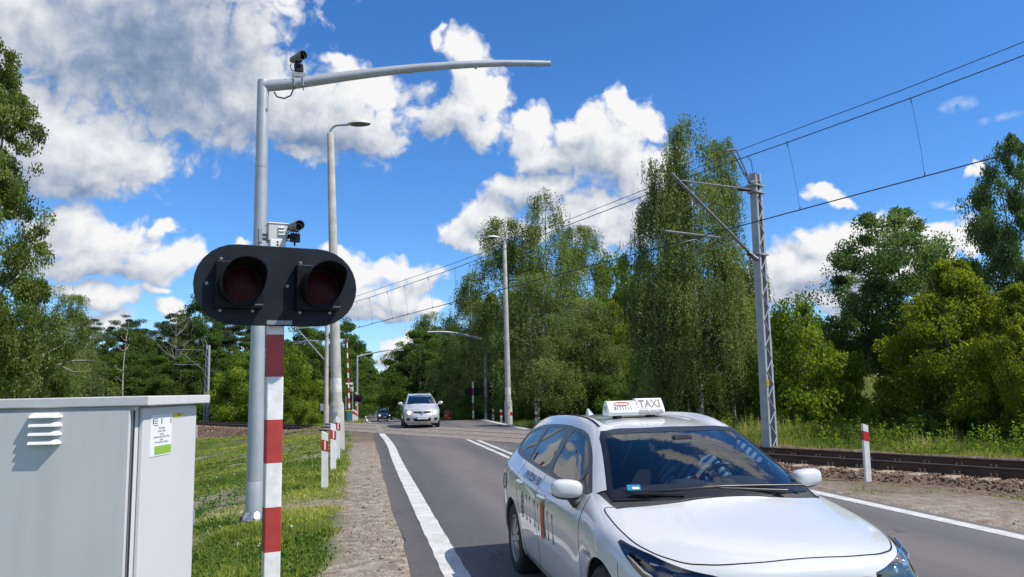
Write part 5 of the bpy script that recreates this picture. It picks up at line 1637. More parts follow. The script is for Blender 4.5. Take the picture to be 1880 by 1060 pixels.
def wheel(parent, s, y, r, w, rim_mat, tyre_mat, spokes=10, outward=1, cap=True, turn=0.0):
    """wheel centred at (s, y); outward = +1 or -1 towards which y it faces"""
    wo = bpy.data.objects.new('wheel', None); COL.objects.link(wo)
    M = Matrix.Rotation(R(-90*outward), 4, 'X')
    rr = r*0.66
    me = MB().lathe([(rr, -w*0.5), (r*0.93, -w*0.5), (r*0.985, -w*0.42), (r, -w*0.3), (r, w*0.3), (r*0.985, w*0.42), (r*0.93, w*0.5), (r*0.80, w*0.54), (rr, w*0.46), (rr*0.98, w*0.3)], 48, 0, M)
    bpy.data.objects.remove(wo)
    wo = me.build('wheel', tyre_mat, parent, smooth=40, loc=(s, y, r))
    m = MB()
    m.lathe([(rr*0.985, w*0.30), (rr, w*0.47), (rr*0.95, w*0.48), (rr*0.91, w*0.36), (rr*0.90, -w*0.2)], 48, 0, M)
    for k in range(spokes):
        a = 2*math.pi*(k+0.3)/spokes
        b = math.pi/spokes*0.62
        pts = []
        for rad, ww, zz in ((rr*0.16, 1.7, w*0.43), (rr*0.55, 0.95, w*0.45), (rr*0.93, 0.62, w*0.42)):
            pts.append(((rad, -rad*math.tan(b*ww) if rad > rr*0.3 else -rr*0.09, zz), (rad, rad*math.tan(b*ww) if rad > rr*0.3 else rr*0.09, zz)))
        vs, fs = [], []
        for p, q in pts:
            for (x, yy, z) in (p, q): vs += [(x, yy, z), (x, yy, z-w*0.10)]
        n = len(pts)
        for i in range(n-1):
            o = i*4
            fs += [(o, o+4, o+6, o+2), (o, o+1, o+5, o+4), (o+2, o+6, o+7, o+3)]
        m.add(vs, fs, 0, M @ Matrix.Rotation(a, 4, 'Z'))
    m.lathe([(0, w*0.47), (rr*0.14, w*0.46), (rr*0.19, w*0.43), (rr*0.19, w*0.3)], 24, 0, M)
    m.build('rim', rim_mat, wo, smooth=35)
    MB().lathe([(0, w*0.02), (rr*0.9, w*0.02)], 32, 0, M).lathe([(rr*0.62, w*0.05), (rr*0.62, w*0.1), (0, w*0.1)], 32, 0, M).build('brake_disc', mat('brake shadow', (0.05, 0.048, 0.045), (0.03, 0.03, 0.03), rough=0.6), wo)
    return wo

def ellipsoid_box(m, c, s, p=2.6, nu=20, nv=12, mi=0, M=None):
    """rounded box"""
    vs, fs = [], []
    sg = lambda v, e: math.copysign(abs(v)**e, v)
    e = 2/p
    for i in range(nv+1):
        th = -math.pi/2+math.pi*i/nv
        for j in range(nu):
            ph = 2*math.pi*j/nu
            vs.append((c[0]+s[0]*sg(math.cos(th), e)*sg(math.cos(ph), e), c[1]+s[1]*sg(math.cos(th), e)*sg(math.sin(ph), e), c[2]+s[2]*sg(math.sin(th), e)))
    for i in range(nv):
        for j in range(nu): fs.append((i*nu+j, i*nu+(j+1) % nu, (i+1)*nu+(j+1) % nu, (i+1)*nu+j))
    m.add(vs, fs, mi, M)
    return m

def project_text(bvh, text, size, s, z, side, off=0.003, outline=0.0, squeeze=1.0, rot=0.0):
    """lettering laid on a flank; reads from outside. s, z: middle of the text"""
    vs, fs = text_mesh(text, size, outline=outline, bold=0 if outline else size*.012)
    out = []
    for x, y, w in vs:
        x, y = x*squeeze, y
        x, y = x*math.cos(rot)-y*math.sin(rot), x*math.sin(rot)+y*math.cos(rot)
        ss = s + (-x if side > 0 else x)
        # on the car's right side (y>0, s measured from the nose) the nose is to the viewer's right
        zz = z+y
        hit = bvh.ray_cast(Vector((ss, side*1.6, zz)), Vector((0, -side, 0)))
        yy = hit[0].y if hit[0] is not None else side*0.85
        out.append((ss, yy+side*(off+abs(w)*0.4), zz))
    return out, fs

# ------------------------------------------------------------------ the taxi (estate car), nose at s = 0, right side y > 0
def taxi_columns():
    S_ = []
    S_.append([(.40, .65, .20), (.34, .70, .28), (.29, .725, .42), (.29, .735, .55), (.32, .72, .645), (.34, .685, .715), (.28, .575, .735), (.21, .43, .745), (.158, .24, .75), (.14, 0, .753)])
    S_.append([(.55, .755, .19), (.55, .80, .29), (.54, .83, .43), (.54, .838, .58), (.55, .822, .69), (.56, .772, .770), (.52, .66, .80), (.45, .48, .822), (.42, .27, .832), (.41, 0, .836)])
    S_.append([(.95, .80, .19), (.95, .868, .30), (.95, .888, .45), (.95, .892, .62), (.95, .880, .745), (.95, .825, .842), (.88, .705, .868), (.80, .5, .888), (.77, .27, .897), (.76, 0, .90)])
    S_.append([(1.34, .80, .18), (1.34, .860, .27), (1.34, .876, .43), (1.34, .880, .64), (1.34, .866, .80), (1.32, .80, .908), (1.20, .725, .928), (1.08, .5, .945), (1.02, .27, .953), (1.0, 0, .955)])
    S_.append([(1.55, .80, .18), (1.55, .855, .26), (1.55, .872, .43), (1.55, .880, .65), (1.55, .868, .82), (1.50, .79, .938), (1.36, .715, .985), (1.17, .5, 1.0), (1.10, .27, 1.007), (1.08, 0, 1.01)])
    S_.append([(1.90, .80, .18), (1.90, .855, .26), (1.90, .870, .43), (1.90, .882, .65), (1.90, .872, .83), (1.90, .79, .952), (1.78, .640, 1.195), (1.60, .45, 1.218), (1.54, .25, 1.228), (1.52, 0, 1.232)])
    S_.append([(2.30, .80, .18), (2.30, .855, .26), (2.30, .870, .43), (2.30, .886, .66), (2.30, .874, .84), (2.30, .79, .962), (2.22, .555, 1.362), (2.09, .42, 1.374), (2.03, .24, 1.380), (2.01, 0, 1.382)])
    S_.append([(2.72, .80, .18), (2.72, .855, .26), (2.72, .872, .43), (2.72, .89, .66), (2.72, .876, .85), (2.72, .79, .975), (2.70, .545, 1.402), (2.66, .42, 1.420), (2.64, .24, 1.428), (2.63, 0, 1.431)])
    S_.append([(3.25, .80, .19), (3.25, .858, .28), (3.25, .878, .44), (3.25, .893, .66), (3.25, .878, .87), (3.25, .79, .995), (3.25, .542, 1.395), (3.24, .42, 1.416), (3.23, .24, 1.425), (3.22, 0, 1.428)])
    S_.append([(3.70, .79, .20), (3.70, .868, .30), (3.70, .890, .45), (3.70, .896, .67), (3.70, .878, .89), (3.70, .785, 1.020), (3.72, .540, 1.370), (3.73, .42, 1.398), (3.73, .24, 1.408), (3.73, 0, 1.411)])
    S_.append([(4.15, .77, .22), (4.15, .845, .32), (4.15, .872, .47), (4.15, .878, .68), (4.15, .862, .90), (4.12, .765, 1.045), (4.10, .535, 1.325), (4.12, .42, 1.352), (4.13, .24, 1.362), (4.14, 0, 1.365)])
    S_.append([(4.46, .68, .26), (4.48, .735, .36), (4.50, .765, .50), (4.50, .775, .68), (4.48, .765, .87), (4.40, .69, 1.035), (4.26, .50, 1.295), (4.29, .40, 1.318), (4.31, .24, 1.328), (4.32, 0, 1.332)])
    return S_

def build_taxi(loc, heading):
    WHITE = paint_mat('white car paint', (0.62, 0.63, 0.625), rough=0.30)
    GLASS = glass('windscreen glass', (0.55, 0.59, 0.60), fres=1.4, base=0.0)
    SGLASS = glass('tinted side glass', (0.34, 0.38, 0.38), fres=0.95, base=0.0)
    TRIM = mat('black car trim', (0.010, 0.010, 0.012), (0.016, 0.016, 0.018), scale=8, rough=0.3)
    SEAM = mat('panel gap', (0.012, 0.012, 0.012), rough=0.9)
    CLAD = mat('grey plastic cladding', (0.03, 0.03, 0.032), (0.05, 0.05, 0.05), scale=9, rough=0.7)
    CHROME = mat('chrome', (0.75, 0.75, 0.76), (0.68, 0.68, 0.7), scale=4, rough=0.12, metal=1.0)
    fw = Vector((math.sin(heading), -math.cos(heading), 0)); rt = Vector((-math.cos(heading), -math.sin(heading), 0))
    t = thing('taxi_car', 'white estate taxi with roof sign coming down the near lane', 'car', loc)
    # local axes: x = s measured back from the nose, y to the car's right
    t.rotation_euler = (0, 0, 0)
    B = Matrix(((-fw.x, rt.x, 0, loc[0]), (-fw.y, rt.y, 0, loc[1]), (0, 0, 1, loc[2]), (0, 0, 0, 1)))
    # (-fw, rt, up) is left-handed or right-handed?  make it right-handed by construction
    det = B.to_3x3().determinant()
    V, F = car_cage(taxi_columns(), [.20, .10, .05, .06, .11], [4.52, 4.60, 4.64, 4.62, 4.58, 4.50])
    if det < 0:
        V = [(v[0], -v[1], v[2]) for v in V]; F = [tuple(reversed(f)) for f in F]
        B = Matrix(((-fw.x, -rt.x, 0, loc[0]), (-fw.y, -rt.y, 0, loc[1]), (0, 0, 1, loc[2]), (0, 0, 0, 1)))
        sgn = -1
    else:
        sgn = 1
    t.matrix_world = B
    me = cage_surface(V, F, 4)
    bvh = BVHTree.FromPolygons([v.co[:] for v in me.vertices], [p.vertices[:] for p in me.polygons])
    p = Panels(me)
    arches = ((.94, .325, .355), (3.63, .325, .36))
    for s, z, r in arches:
        p.delete(both(lambda c, n, s=s, z=z, r=r: np.hypot(c[:, 0]-s, c[:, 2]-z)-r, side_ok))
    # glass and pillars
    dlo = smooth_poly([(1.44, .962), (1.60, 1.062), (1.84, 1.215), (2.10, 1.322), (2.30, 1.352), (2.70, 1.372), (3.20, 1.362), (3.65, 1.332), (3.98, 1.285), (4.12, 1.225), (4.14, 1.15), (4.05, 1.075), (3.7, 1.035), (2.7, .985), (1.9, .963)], 1, 0.2)
    gd = both(poly_sdf(dlo, (0, 2)), side_ok)
    p.mark('window_trim', gd)
    wins = {'front_window': [(1.80, 1.005), (1.80, 1.150), (1.93, 1.232), (2.14, 1.308), (2.32, 1.332), (2.55, 1.345), (2.60, 1.02), (2.3, .998)],
            'quarter_front': [(1.56, .985), (1.735, 1.11), (1.755, .993)],
            'rear_window': [(2.70, 1.350), (3.10, 1.344), (3.36, 1.330), (3.40, 1.18), (3.40, 1.045), (2.72, 1.022)],
            'cargo_window': [(3.50, 1.318), (3.75, 1.293), (3.98, 1.245), (4.06, 1.20), (4.05, 1.135), (3.95, 1.095), (3.49, 1.052)]}
    for nm, q in wins.items():
        p.mark(nm, both(poly_sdf(smooth_poly(q, 2, 0.16), (0, 2)), side_ok), ('window_trim',))
    # windscreen: black frit edge, then glass
    frontal = lambda c, n: np.maximum(c[:, 0]-2.4, 0.98-c[:, 0])
    ws = smooth_poly([(-.712, .955), (-.50, .972), (0, .985), (.50, .972), (.712, .955), (.535, 1.352), (.40, 1.366), (0, 1.374), (-.40, 1.366), (-.535, 1.352)], 1, 0.12)
    gw = both(poly_sdf(ws, (1, 2)), frontal)
    p.mark('windscreen_frame', gw)
    p.mark('windscreen', both(lambda c, n: poly_sdf(ws, (1, 2))(c, n)+np.where(c[:, 2] < 1.02, 0.05, 0.028), frontal), ('windscreen_frame',))
    # cowl: black plastic below the glass
    cowl = poly_sdf([(1.14, -.70), (1.055, -.45), (1.04, 0), (1.055, .45), (1.14, .70), (1.42, .74), (1.14, .45), (1.12, 0), (1.14, -.45), (1.42, -.74)], (0, 1))
    p.mark('cowl', both(cowl, lambda c, n: 0.90-c[:, 2]))
    # bonnet outline
    hood = smooth_poly([(.185, 0), (.190, .25), (.235, .45), (.33, .605), (.48, .705), (.66, .765), (.92, .782), (1.24, .768), (1.13, .66), (1.05, .45), (1.035, 0), (1.05, -.45), (1.13, -.66), (1.24, -.768), (.92, -.782), (.66, -.765), (.48, -.705), (.33, -.605), (.235, -.45), (.190, -.25)], 2, 0.2)
    up = lambda c, n: 0.70-c[:, 2]
    hs = poly_sdf(hood, (0, 1))
    p.seam(both(hs, up), 0.0045)
    p.mark('bonnet', both(lambda c, n: hs(c, n)+0.0045, up))
    # headlamps: slim, swept back round the corner
    def lamp(c, n):
        s, y, z = c[:, 0], np.abs(c[:, 1]), c[:, 2]
        a = s + np.maximum(0, 0.66-y)*0.9
        zu = np.interp(s, [.10, .22, .34, .5, .76], [.668, .715, .742, .775, .812])
        zl = np.interp(s, [.10, .20, .30, .5, .76], [.60, .596, .612, .685, .795])
        return np.maximum.reduce([z-zu, zl-z, 0.37-y+0.0*a, s-0.77, (0.12-s)])
    for q_, g_ in (('headlampR', lambda c, n: -c[:, 1]), ('headlampL', lambda c, n: c[:, 1])): p.mark(q_, both(lamp, g_), ('body', 'seams', 'bonnet'))
    # grille and lower intake
    gr = both(poly_sdf(smooth_poly([(-.46, .615), (-.40, .672), (0, .688), (.40, .672), (.46, .615), (.3, .606), (0, .603), (-.3, .606)], 1), (1, 2)), lambda c, n: c[:, 0]-0.30)
    p.mark('upper_grille', gr)
    lo = both(poly_sdf(smooth_poly([(-.66, .26), (-.60, .50), (-.45, .54), (.45, .54), (.60, .50), (.66, .26), (.5, .235), (-.5, .235)], 1), (1, 2)), lambda c, n: c[:, 0]-0.40)
    p.mark('lower_grille', lo)
    # door joints on both flanks
    flank = lambda c, n: np.maximum(0.5-np.abs(c[:, 1]), np.maximum(c[:, 2]-1.40, 0.235-c[:, 2]))
    line = lambda pts: (lambda c, n: c[:, 0]-np.interp(c[:, 2], [q[1] for q in pts], [q[0] for q in pts]))
    keep = ('body',)
    p.seam(line([(1.36, .2), (1.38, .5), (1.43, .80), (1.47, .95), (1.47, 1.0)]), 0.006, both(flank, lambda c, n: c[:, 2]-0.965), keep)
    p.seam(line([(2.62, .2), (2.64, .6), (2.66, .95), (2.64, 1.36)]), 0.006, both(flank, lambda c, n: c[:, 2]-1.0), keep)
    p.seam(line([(3.20, .30), (3.24, .42), (3.30, .62), (3.42, .80), (3.46, .95), (3.46, 1.05)]), 0.006, both(flank, lambda c, n: c[:, 2]-1.05), keep)
    sill = lambda c, n: c[:, 2]-(0.262+0.008*(c[:, 0]-1.3))
    p.seam(sill, 0.004, both(flank, lambda c, n: 1.37-c[:, 0], lambda c, n: c[:, 0]-3.2), keep)
    p.seam(lambda c, n: c[:, 0]-0.62-0.35*(c[:, 2]-0.5), 0.003, both(flank, lambda c, n: c[:, 2]-0.70), keep)      # bumper to wing
    # split the doors off the body
    fd = both(flank, lambda c, n: np.interp(c[:, 2], [.2, .5, .80, .95, 1.0], [1.36, 1.38, 1.43, 1.47, 1.47])-c[:, 0], lambda c, n: c[:, 0]-np.interp(c[:, 2], [.2, .6, .95, 1.36], [2.62, 2.64, 2.66, 2.64]), lambda c, n: -sill(c, n), lambda c, n: c[:, 2]-1.0)
    rd = both(flank, lambda c, n: np.interp(c[:, 2], [.2, .6, .95, 1.36], [2.62, 2.64, 2.66, 2.64])-c[:, 0], lambda c, n: c[:, 0]-np.interp(c[:, 2], [.30, .42, .62, .80, .95, 1.05], [3.20, 3.24, 3.30, 3.42, 3.46, 3.46]), lambda c, n: -sill(c, n), lambda c, n: c[:, 2]-1.03)
    sides = (('R', lambda c, n: -c[:, 1]*1.0+0.3), ('L', lambda c, n: c[:, 1]*1.0+0.3))
    for sd, gs in sides:
        p.mark('front_door'+sd, both(fd, gs), cut=False); p.mark('rear_door'+sd, both(rd, gs), cut=False)
        for nm in wins: p.mark(nm+sd, gs, (nm,), cut=False)
    # roof channels and rear window, lamps
    p.seam(lambda c, n: np.abs(c[:, 1])-np.interp(c[:, 0], [2.0, 2.3, 3.5, 4.2], [.505, .495, .485, .46]), 0.009, both(lambda c, n: 1.30-c[:, 2], lambda c, n: 2.08-c[:, 0], lambda c, n: c[:, 0]-4.22), keep)
    p.mark('rear_screen', both(poly_sdf(smooth_poly([(-.52, 1.03), (-.43, 1.27), (.43, 1.27), (.52, 1.03)], 2, .15), (1, 2)), lambda c, n: 4.2-c[:, 0]))
    p.mark('tail_lamp', both(poly_sdf([(.52, .84), (.50, .93), (.68, 1.0), (.80, .98), (.84, .88)], (1, 2)), lambda c, n: 4.22-c[:, 0]))
    p.mark('tail_lamp', both(poly_sdf([(-.52, .84), (-.50, .93), (-.68, 1.0), (-.80, .98), (-.84, .88)], (1, 2)), lambda c, n: 4.22-c[:, 0]))
    p.mark('sills', both(lambda c, n: c[:, 2]-0.215, lambda c, n: 0.4-np.abs(c[:, 1])))
    body = p.out('body', 'body', WHITE, t)
    p.out('seams', 'panel_gaps', SEAM, t, off=-0.004)
    p.out('bonnet', 'bonnet', WHITE, t)
    p.out('cowl', 'cowl', CLAD, t, off=-0.008)
    p.out('windscreen_frame', 'windscreen_frame', TRIM, t, off=0.0)
    wsn = p.out('windscreen', 'windscreen', GLASS, t, off=-0.002)
    p.out('rear_screen', 'rear_window', SGLASS, t, off=-0.003)
    p.out('tail_lamp', 'tail_lamp', mat('red tail lamp', (0.25, 0.01, 0.01), rough=0.15), t)
    p.out('upper_grille', 'upper_grille', CLAD, t, off=-0.012); p.out('lower_grille', 'lower_grille', CLAD, t, off=-0.02)
    p.out('sills', 'sill', CLAD, t)
    p.out('window_trim', 'window_trim', TRIM, t, off=-0.002)
    doors = {}
    for sd in 'RL':
        for d, ws_ in (('front_door', ('front_window', 'quarter_front')), ('rear_door', ('rear_window', 'quarter_rear'))):
            o = p.out(d+sd, d, WHITE, t); doors[d+sd] = o
            for w_ in ws_: p.out(w_+sd, 'window', SGLASS, o, off=-0.005)
        p.out('cargo_window'+sd, 'cargo_window', SGLASS, t, off=-0.005)
    # headlamps: dark housing, chrome blades and clear cover
    HB = ( mat('headlamp bezel', (0.035, 0.04, 0.05), (0.12, 0.13, 0.15), scale=14, rough=0.22, metal=0.6, lo=0.5, hi=0.62))
    hcs = {}
    for q_ in 'RL':
        hcs[q_] = p.out('headlamp'+q_, 'headlamp', glass('headlamp cover', (0.88, 0.90, 0.93), fres=1.4, base=0.03), t, off=0.0)
        p.out('headlamp'+q_, 'lamp_housing', HB, hcs[q_], off=-0.028)
    for sy in (-1, 1):
        m = MB()
        for y_, s_, z_, r_ in ((.56, .285, .652, .032), (.66, .345, .668, .034)):
            m.lathe([(0, .012), (r_*.6, .010), (r_, .0), (r_*1.1, -.01)], 20, 0, Matrix.Translation((s_-.012, sy*y_, z_)) @ Matrix.Rotation(R(-90), 4, 'Y') @ Matrix.Rotation(R(20*sy), 4, 'X'))
        m.tube([bp for bp in [Vector((.235, sy*.45, .622)), Vector((.27, sy*.58, .622)), Vector((.33, sy*.70, .645)), Vector((.45, sy*.79, .70)), Vector((.60, sy*.825, .757))]], .006, 6)
        m.tube([Vector((.245, sy*.48, .690)), Vector((.32, sy*.62, .712)), Vector((.45, sy*.755, .742))], .005, 6)
        m.build('projector_lenses', CHROME, hcs['R' if sy > 0 else 'L'], smooth=40)
    # rubber strip of the roof channel, aerial fin
    MB().add([(3.92, -.035, 1.385), (3.92, .035, 1.385), (4.10, .028, 1.362), (4.10, -.028, 1.362), (4.09, -.006, 1.462), (4.09, .006, 1.462), (4.06, 0, 1.468)], [(0, 1, 2, 3), (0, 3, 4, 6), (1, 6, 5, 2), (0, 6, 1), (3, 2, 5, 4), (4, 5, 6)]).build('aerial_fin', WHITE, t, smooth=50)
    # wheel arches: dark liners, lips; wheels
    rimm = mat('silver wheel cover', (0.42, 0.42, 0.43), (0.34, 0.34, 0.35), scale=9, rough=0.35, metal=0.5)
    tyre = mat('tyre rubber', (0.018, 0.018, 0.018), (0.03, 0.029, 0.027), scale=16, rough=0.8, bump=0.15)
    for s, z, r in arches:
        for sy in (-1, 1):
            m = MB(); vs, fs = [], []
            n = 26
            for i in range(n+1):
                a = R(-25+230*i/n)
                vs += [(s+r*math.cos(a), sy*.86, z+r*math.sin(a)), (s+r*.98*math.cos(a), sy*.52, z+r*.98*math.sin(a)), (s, sy*.52, z)]
            for i in range(n): fs += [(3*i, 3*i+3, 3*i+4, 3*i+1), (3*i+1, 3*i+4, 3*i+2)]
            m.add(vs, fs); m.build('arch_liner', MATS['panel gap'], t)
            # turned lip that follows the flank
            lip, lw = [], []
            for i in range(n+1):
                a = R(-22+224*i/n); ss, zz = s+(r+.004)*math.cos(a), z+(r+.004)*math.sin(a)
                h = bvh.ray_cast(Vector((ss, sy*1.6, zz)), Vector((0, -sy, 0)))
                if h[0] is not None and zz > .17 and abs(h[0].y) > 0.6: lip.append(h[0]+Vector((0, -sy*.004, 0)))
            if len(lip) > 3: MB().tube(lip, .009, 6).build('arch_lip', WHITE, t, smooth=60)
            wheel(t, s, sy*.775, .316, .20, rimm, tyre, outward=sy)
    # black underbody
    MB().box((2.30, 0, .26), (3.7, 1.30, .14)).box((2.3, 0, 0.20), (1.9, 1.5, 0.10)).build('underbody', MATS['panel gap'], t)
    # mirrors
    for sy in (-1, 1):
        m = MB()
        M = Matrix.Translation((1.605, sy*.895, 1.0)) @ Matrix.Rotation(R(sy*(-7)), 4, 'Z') @ Matrix.Rotation(R(sy*4), 4, 'X')
        ellipsoid_box(m, (0, 0, 0), (.068, .108, .062), 2.9, 28, 16, 0, M)
        mo = m.build('mirror', WHITE, t, smooth=60)
        m = MB(); ellipsoid_box(m, (.012, -.002*sy, -.022), (.062, .106, .052), 2.6, 24, 12, 0, M)
        m.tube([(1.61, sy*.875, .962), (1.60, sy*.855, .925), (1.585, sy*.83, .895)], [.036, .032, .038], 12)
        m.build('mirror_foot', CLAD, mo, smooth=60)
        ellipsoid_box(MB(), (.066, 0, 0.0), (.012, .09, .048), 3, 24, 8, 0, M).build('mirror_glass', mat('mirror glass', (0.6, 0.62, 0.65), rough=0.03, metal=1.0), mo, smooth=60)
    # door handles
    for sy, sd in ((1, 'R'), (-1, 'L')):
        for s_, z_, d in ((2.42, .835, 'front_door'), (3.25, .862, 'rear_door')):
            h = bvh.ray_cast(Vector((s_, sy*1.6, z_)), Vector((0, -sy, 0)))[0]
            m = MB()
            m.tube([(s_-.095, h.y-sy*.004, z_), (s_-.07, h.y+sy*.022, z_+.002), (s_+.07, h.y+sy*.024, z_+.003), (s_+.095, h.y-sy*.004, z_+.002)], [.012, .0145, .0145, .012], 10)
            m.build('handle', WHITE, doors[d+sd], smooth=60)
            ellipsoid_box(MB(), (s_, h.y-sy*.001, z_), (.075, .006, .030), 2.2, 20, 8).build('handle_recess', mat('shaded recess', (0.55, 0.55, 0.55), rough=0.4), doors[d+sd], smooth=60)
    # wipers
    m = MB()
    for pts in ([(1.055, -.42, .992), (1.09, -.10, 1.013), (1.105, .02, 1.022)], [(1.07, .28, .998), (1.14, .50, 1.004), (1.20, .58, 1.002)]):
        m.tube(pts, [.014, .011, .008], 8)
    for pts in ([(1.125, -.58, 1.012), (1.112, -.30, 1.025), (1.108, 0, 1.030), (1.118, .13, 1.030)], [(1.108, .06, 1.028), (1.125, .30, 1.022), (1.165, .50, 1.014), (1.22, .61, 1.010)]):
        m.tube(pts, .009, 6)
    m.build('wipers', TRIM, t, smooth=60)
    # cabin: dashboard, wheel, seats, roof lining
    DK = mat('dark interior', (0.055, 0.056, 0.06), (0.075, 0.075, 0.08), scale=8, rough=0.85)
    m = MB()
    ellipsoid_box(m, (1.50, 0, .90), (.32, .70, .095), 3.2, 28, 12)
    ellipsoid_box(m, (1.62, -.36*sgn if False else -.36, .955), (.16, .20, .075), 2.4, 20, 10)
    ellipsoid_box(m, (1.66, 0, .92), (.10, .15, .10), 3, 20, 10)
    m.build('dashboard', DK, t, smooth=60)
    m = MB()
    M = Matrix.Translation((1.88, -.36, .93)) @ Matrix.Rotation(R(66), 4, 'Y')
    ring = [(M @ Vector((.182*math.cos(2*math.pi*i/28), .182*math.sin(2*math.pi*i/28), 0))) for i in range(29)]
    m.tube(ring, .016, 8, cap=False)
    for a in (0, 130, 230): m.tube([M @ Vector((0, 0, -.01)), M @ Vector((.175*math.cos(R(a)), .175*math.sin(R(a)), 0))], .018, 6)
    ellipsoid_box(m, (0, 0, -.01), (.06, .07, .03), 2.5, 16, 8, 0, M)
    m.build('steering_wheel', TRIM, t, smooth=60)
    for sy in (-1, 1):
        m = MB()
        ellipsoid_box(m, (2.35, sy*.36, .52), (.28, .25, .12), 3, 20, 10)
        ellipsoid_box(m, (0, 0, .32), (.085, .24, .36), 3, 20, 12, 0, Matrix.Translation((2.58, sy*.36, .55)) @ Matrix.Rotation(R(16), 4, 'Y'))
        ellipsoid_box(m, (0, 0, .76), (.05, .13, .09), 2.6, 16, 10, 0, Matrix.Translation((2.56, sy*.36, .55)) @ Matrix.Rotation(R(14), 4, 'Y'))
        m.build('seat', DK, t, smooth=60)
    m = MB(); ellipsoid_box(m, (3.30, 0, .52), (.28, .62, .12), 3, 20, 10)
    ellipsoid_box(m, (0, 0, .32), (.09, .62, .34), 3.4, 20, 12, 0, Matrix.Translation((3.50, 0, .55)) @ Matrix.Rotation(R(18), 4, 'Y')); m.build('rear_seat', DK, t, smooth=60)
    MB().box((1.72, 0, 1.285), (.05, .16, .075)).build('interior_mirror', TRIM, t, bevel=0.02)
    MB().box((2.35, -.10, .70), (.06, .05, .05)).build('seat_buckle', RED_P, t, bevel=0.01)
    # registration sticker behind the glass, lower corner
    h = bvh.ray_cast(Vector((1.36-.4, .545, 1.025)), Vector((1, 0, 0)))[0]
    if h is not None:
        nz_ = Vector((-.52, .12, .85)).normalized()
        st = MB().box((0, 0, 0), (.055, .085, .001)).build('registration_sticker', mat('blue sticker', (0.03, 0.22, 0.42), (0.025, 0.18, 0.36), rough=0.3), t, loc=h+Vector((-.006, 0, .008)), rot=(0, 0, 0))
        st.rotation_euler = nz_.to_track_quat('Z', 'X').to_euler()
        MB().box((-.006, -.012, .001), (.02, .045, .001)).build('sticker_print', mat('sticker print', (0.75, 0.8, 0.85), rough=0.4), st)
    # --- lettering on the doors
    INK = mat('dark door lettering', (0.04, 0.04, 0.042), rough=0.5)
    for sy in (1, -1):
        m = MB()
        for txt, s_, z_ in (('8', 3.14, .675), ('1', 2.98, .672), ('1', 2.86, .668), ('1', 2.69, .660), ('1', 2.56, .655), ('1', 2.24, .640), ('1', 2.10, .634)):
            if sy < 0: s_ = {3.14: 2.10, 2.98: 2.24, 2.86: 2.38, 2.69: 2.60, 2.56: 2.72, 2.24: 2.98, 2.10: 3.12}[s_]
            vs, fs = project_text(bvh, txt, .30, s_, z_, sy, off=.0015, outline=.0048, squeeze=.72)
            m.add(vs, fs)
        m.build('door_number', INK, t)
        m = MB()
        vs, fs = project_text(bvh, '19191 POLSKA 19100', .078, 2.98, .925, sy, off=.003, squeeze=.78, rot=(-.035 if sy > 0 else .035))
        m.add(vs, fs); m.build('shoulder_lettering', mat('navy lettering', (0.03, 0.04, 0.09), rough=0.5), t)
        # small red and gold crest, a plain shield with a crown-like cap
        m = MB()
        q = []
        for x, y in ((-.05, .125), (.05, .125), (.05, -.12), (.0, -.15), (-.05, -.12)):
            hh = bvh.ray_cast(Vector((2.40+x, sy*1.6, .668+y)), Vector((0, -sy, 0)))[0]; q.append((2.40+x, hh.y+sy*.011, .668+y))
        m.add(q, [(0, 1, 2, 3, 4)]); m.build('red_crest', mat('crest red', (0.55, 0.10, 0.035), (0.42, 0.05, 0.03), scale=20, rough=0.5), t)
        m = MB(); q = []
        for x, y in ((-.036, .128), (.036, .128), (.042, .165), (.016, .155), (0, .19), (-.016, .155), (-.042, .165)):
            hh = bvh.ray_cast(Vector((2.40+x, sy*1.6, .668+y)), Vector((0, -sy, 0)))[0]; q.append((2.40+x, hh.y+sy*.011, .668+y))
        m.add(q, [tuple(range(7))]); m.build('crest_cap', mat('crest gold', (0.42, 0.32, 0.12), rough=0.5), t)
        vs, fs = project_text(bvh, 'HYBRID', .042, 1.19, .655, sy, off=.003, squeeze=1.1)
        MB().add(vs, fs).build('wing_badge', INK, t)
        # oval emblem on the rear quarter
        m = MB()
        for k in (1.0, 0.8):
            ring = []
            for i in range(25):
                a = 2*math.pi*i/24; ss, zz = 3.98+.115*k*math.cos(a), .80+.075*k*math.sin(a)
                hh = bvh.ray_cast(Vector((ss, sy*1.6, zz)), Vector((0, -sy, 0)))[0]; ring.append(hh+Vector((0, sy*.001, 0)))
            m.tube(ring, .0035, 4, cap=False)
        vs, fs = project_text(bvh, 'ELE', .075, 3.98, .80, sy, off=.003); m.add(vs, fs)
        m.build('quarter_emblem', INK, t)
    # window sticker
    m = MB(); q = []
    for x, y in ((-.03, -.035), (.03, -.033), (.03, .035), (-.03, .033)):
        hh = bvh.ray_cast(Vector((3.30+x, 1.6, 1.085+y)), Vector((0, -1, 0)))[0]; q.append((3.30+x, hh.y+.002, 1.085+y))
    m.add(q, [(0, 1, 2, 3)]); so_ = m.build('window_sticker', mat('pale sticker', (0.6, 0.6, 0.58), rough=0.5), t)
    m = MB()
    for txt, dz in (('191', .016), ('91', -.016)):
        vs, fs = project_text(bvh, txt, .034, 3.30, 1.085+dz, 1, off=.0035); m.add(vs, fs)
    m.build('sticker_print', INK, so_)
    # number plates and badge
    pl = MB().box((.035, 0, .40), (.012, .52, .112)).build('number_plate', mat('plate white', (0.78, 0.78, 0.76), rough=0.4), t, bevel=0.003)
    # front badge ring
    return t, bvh

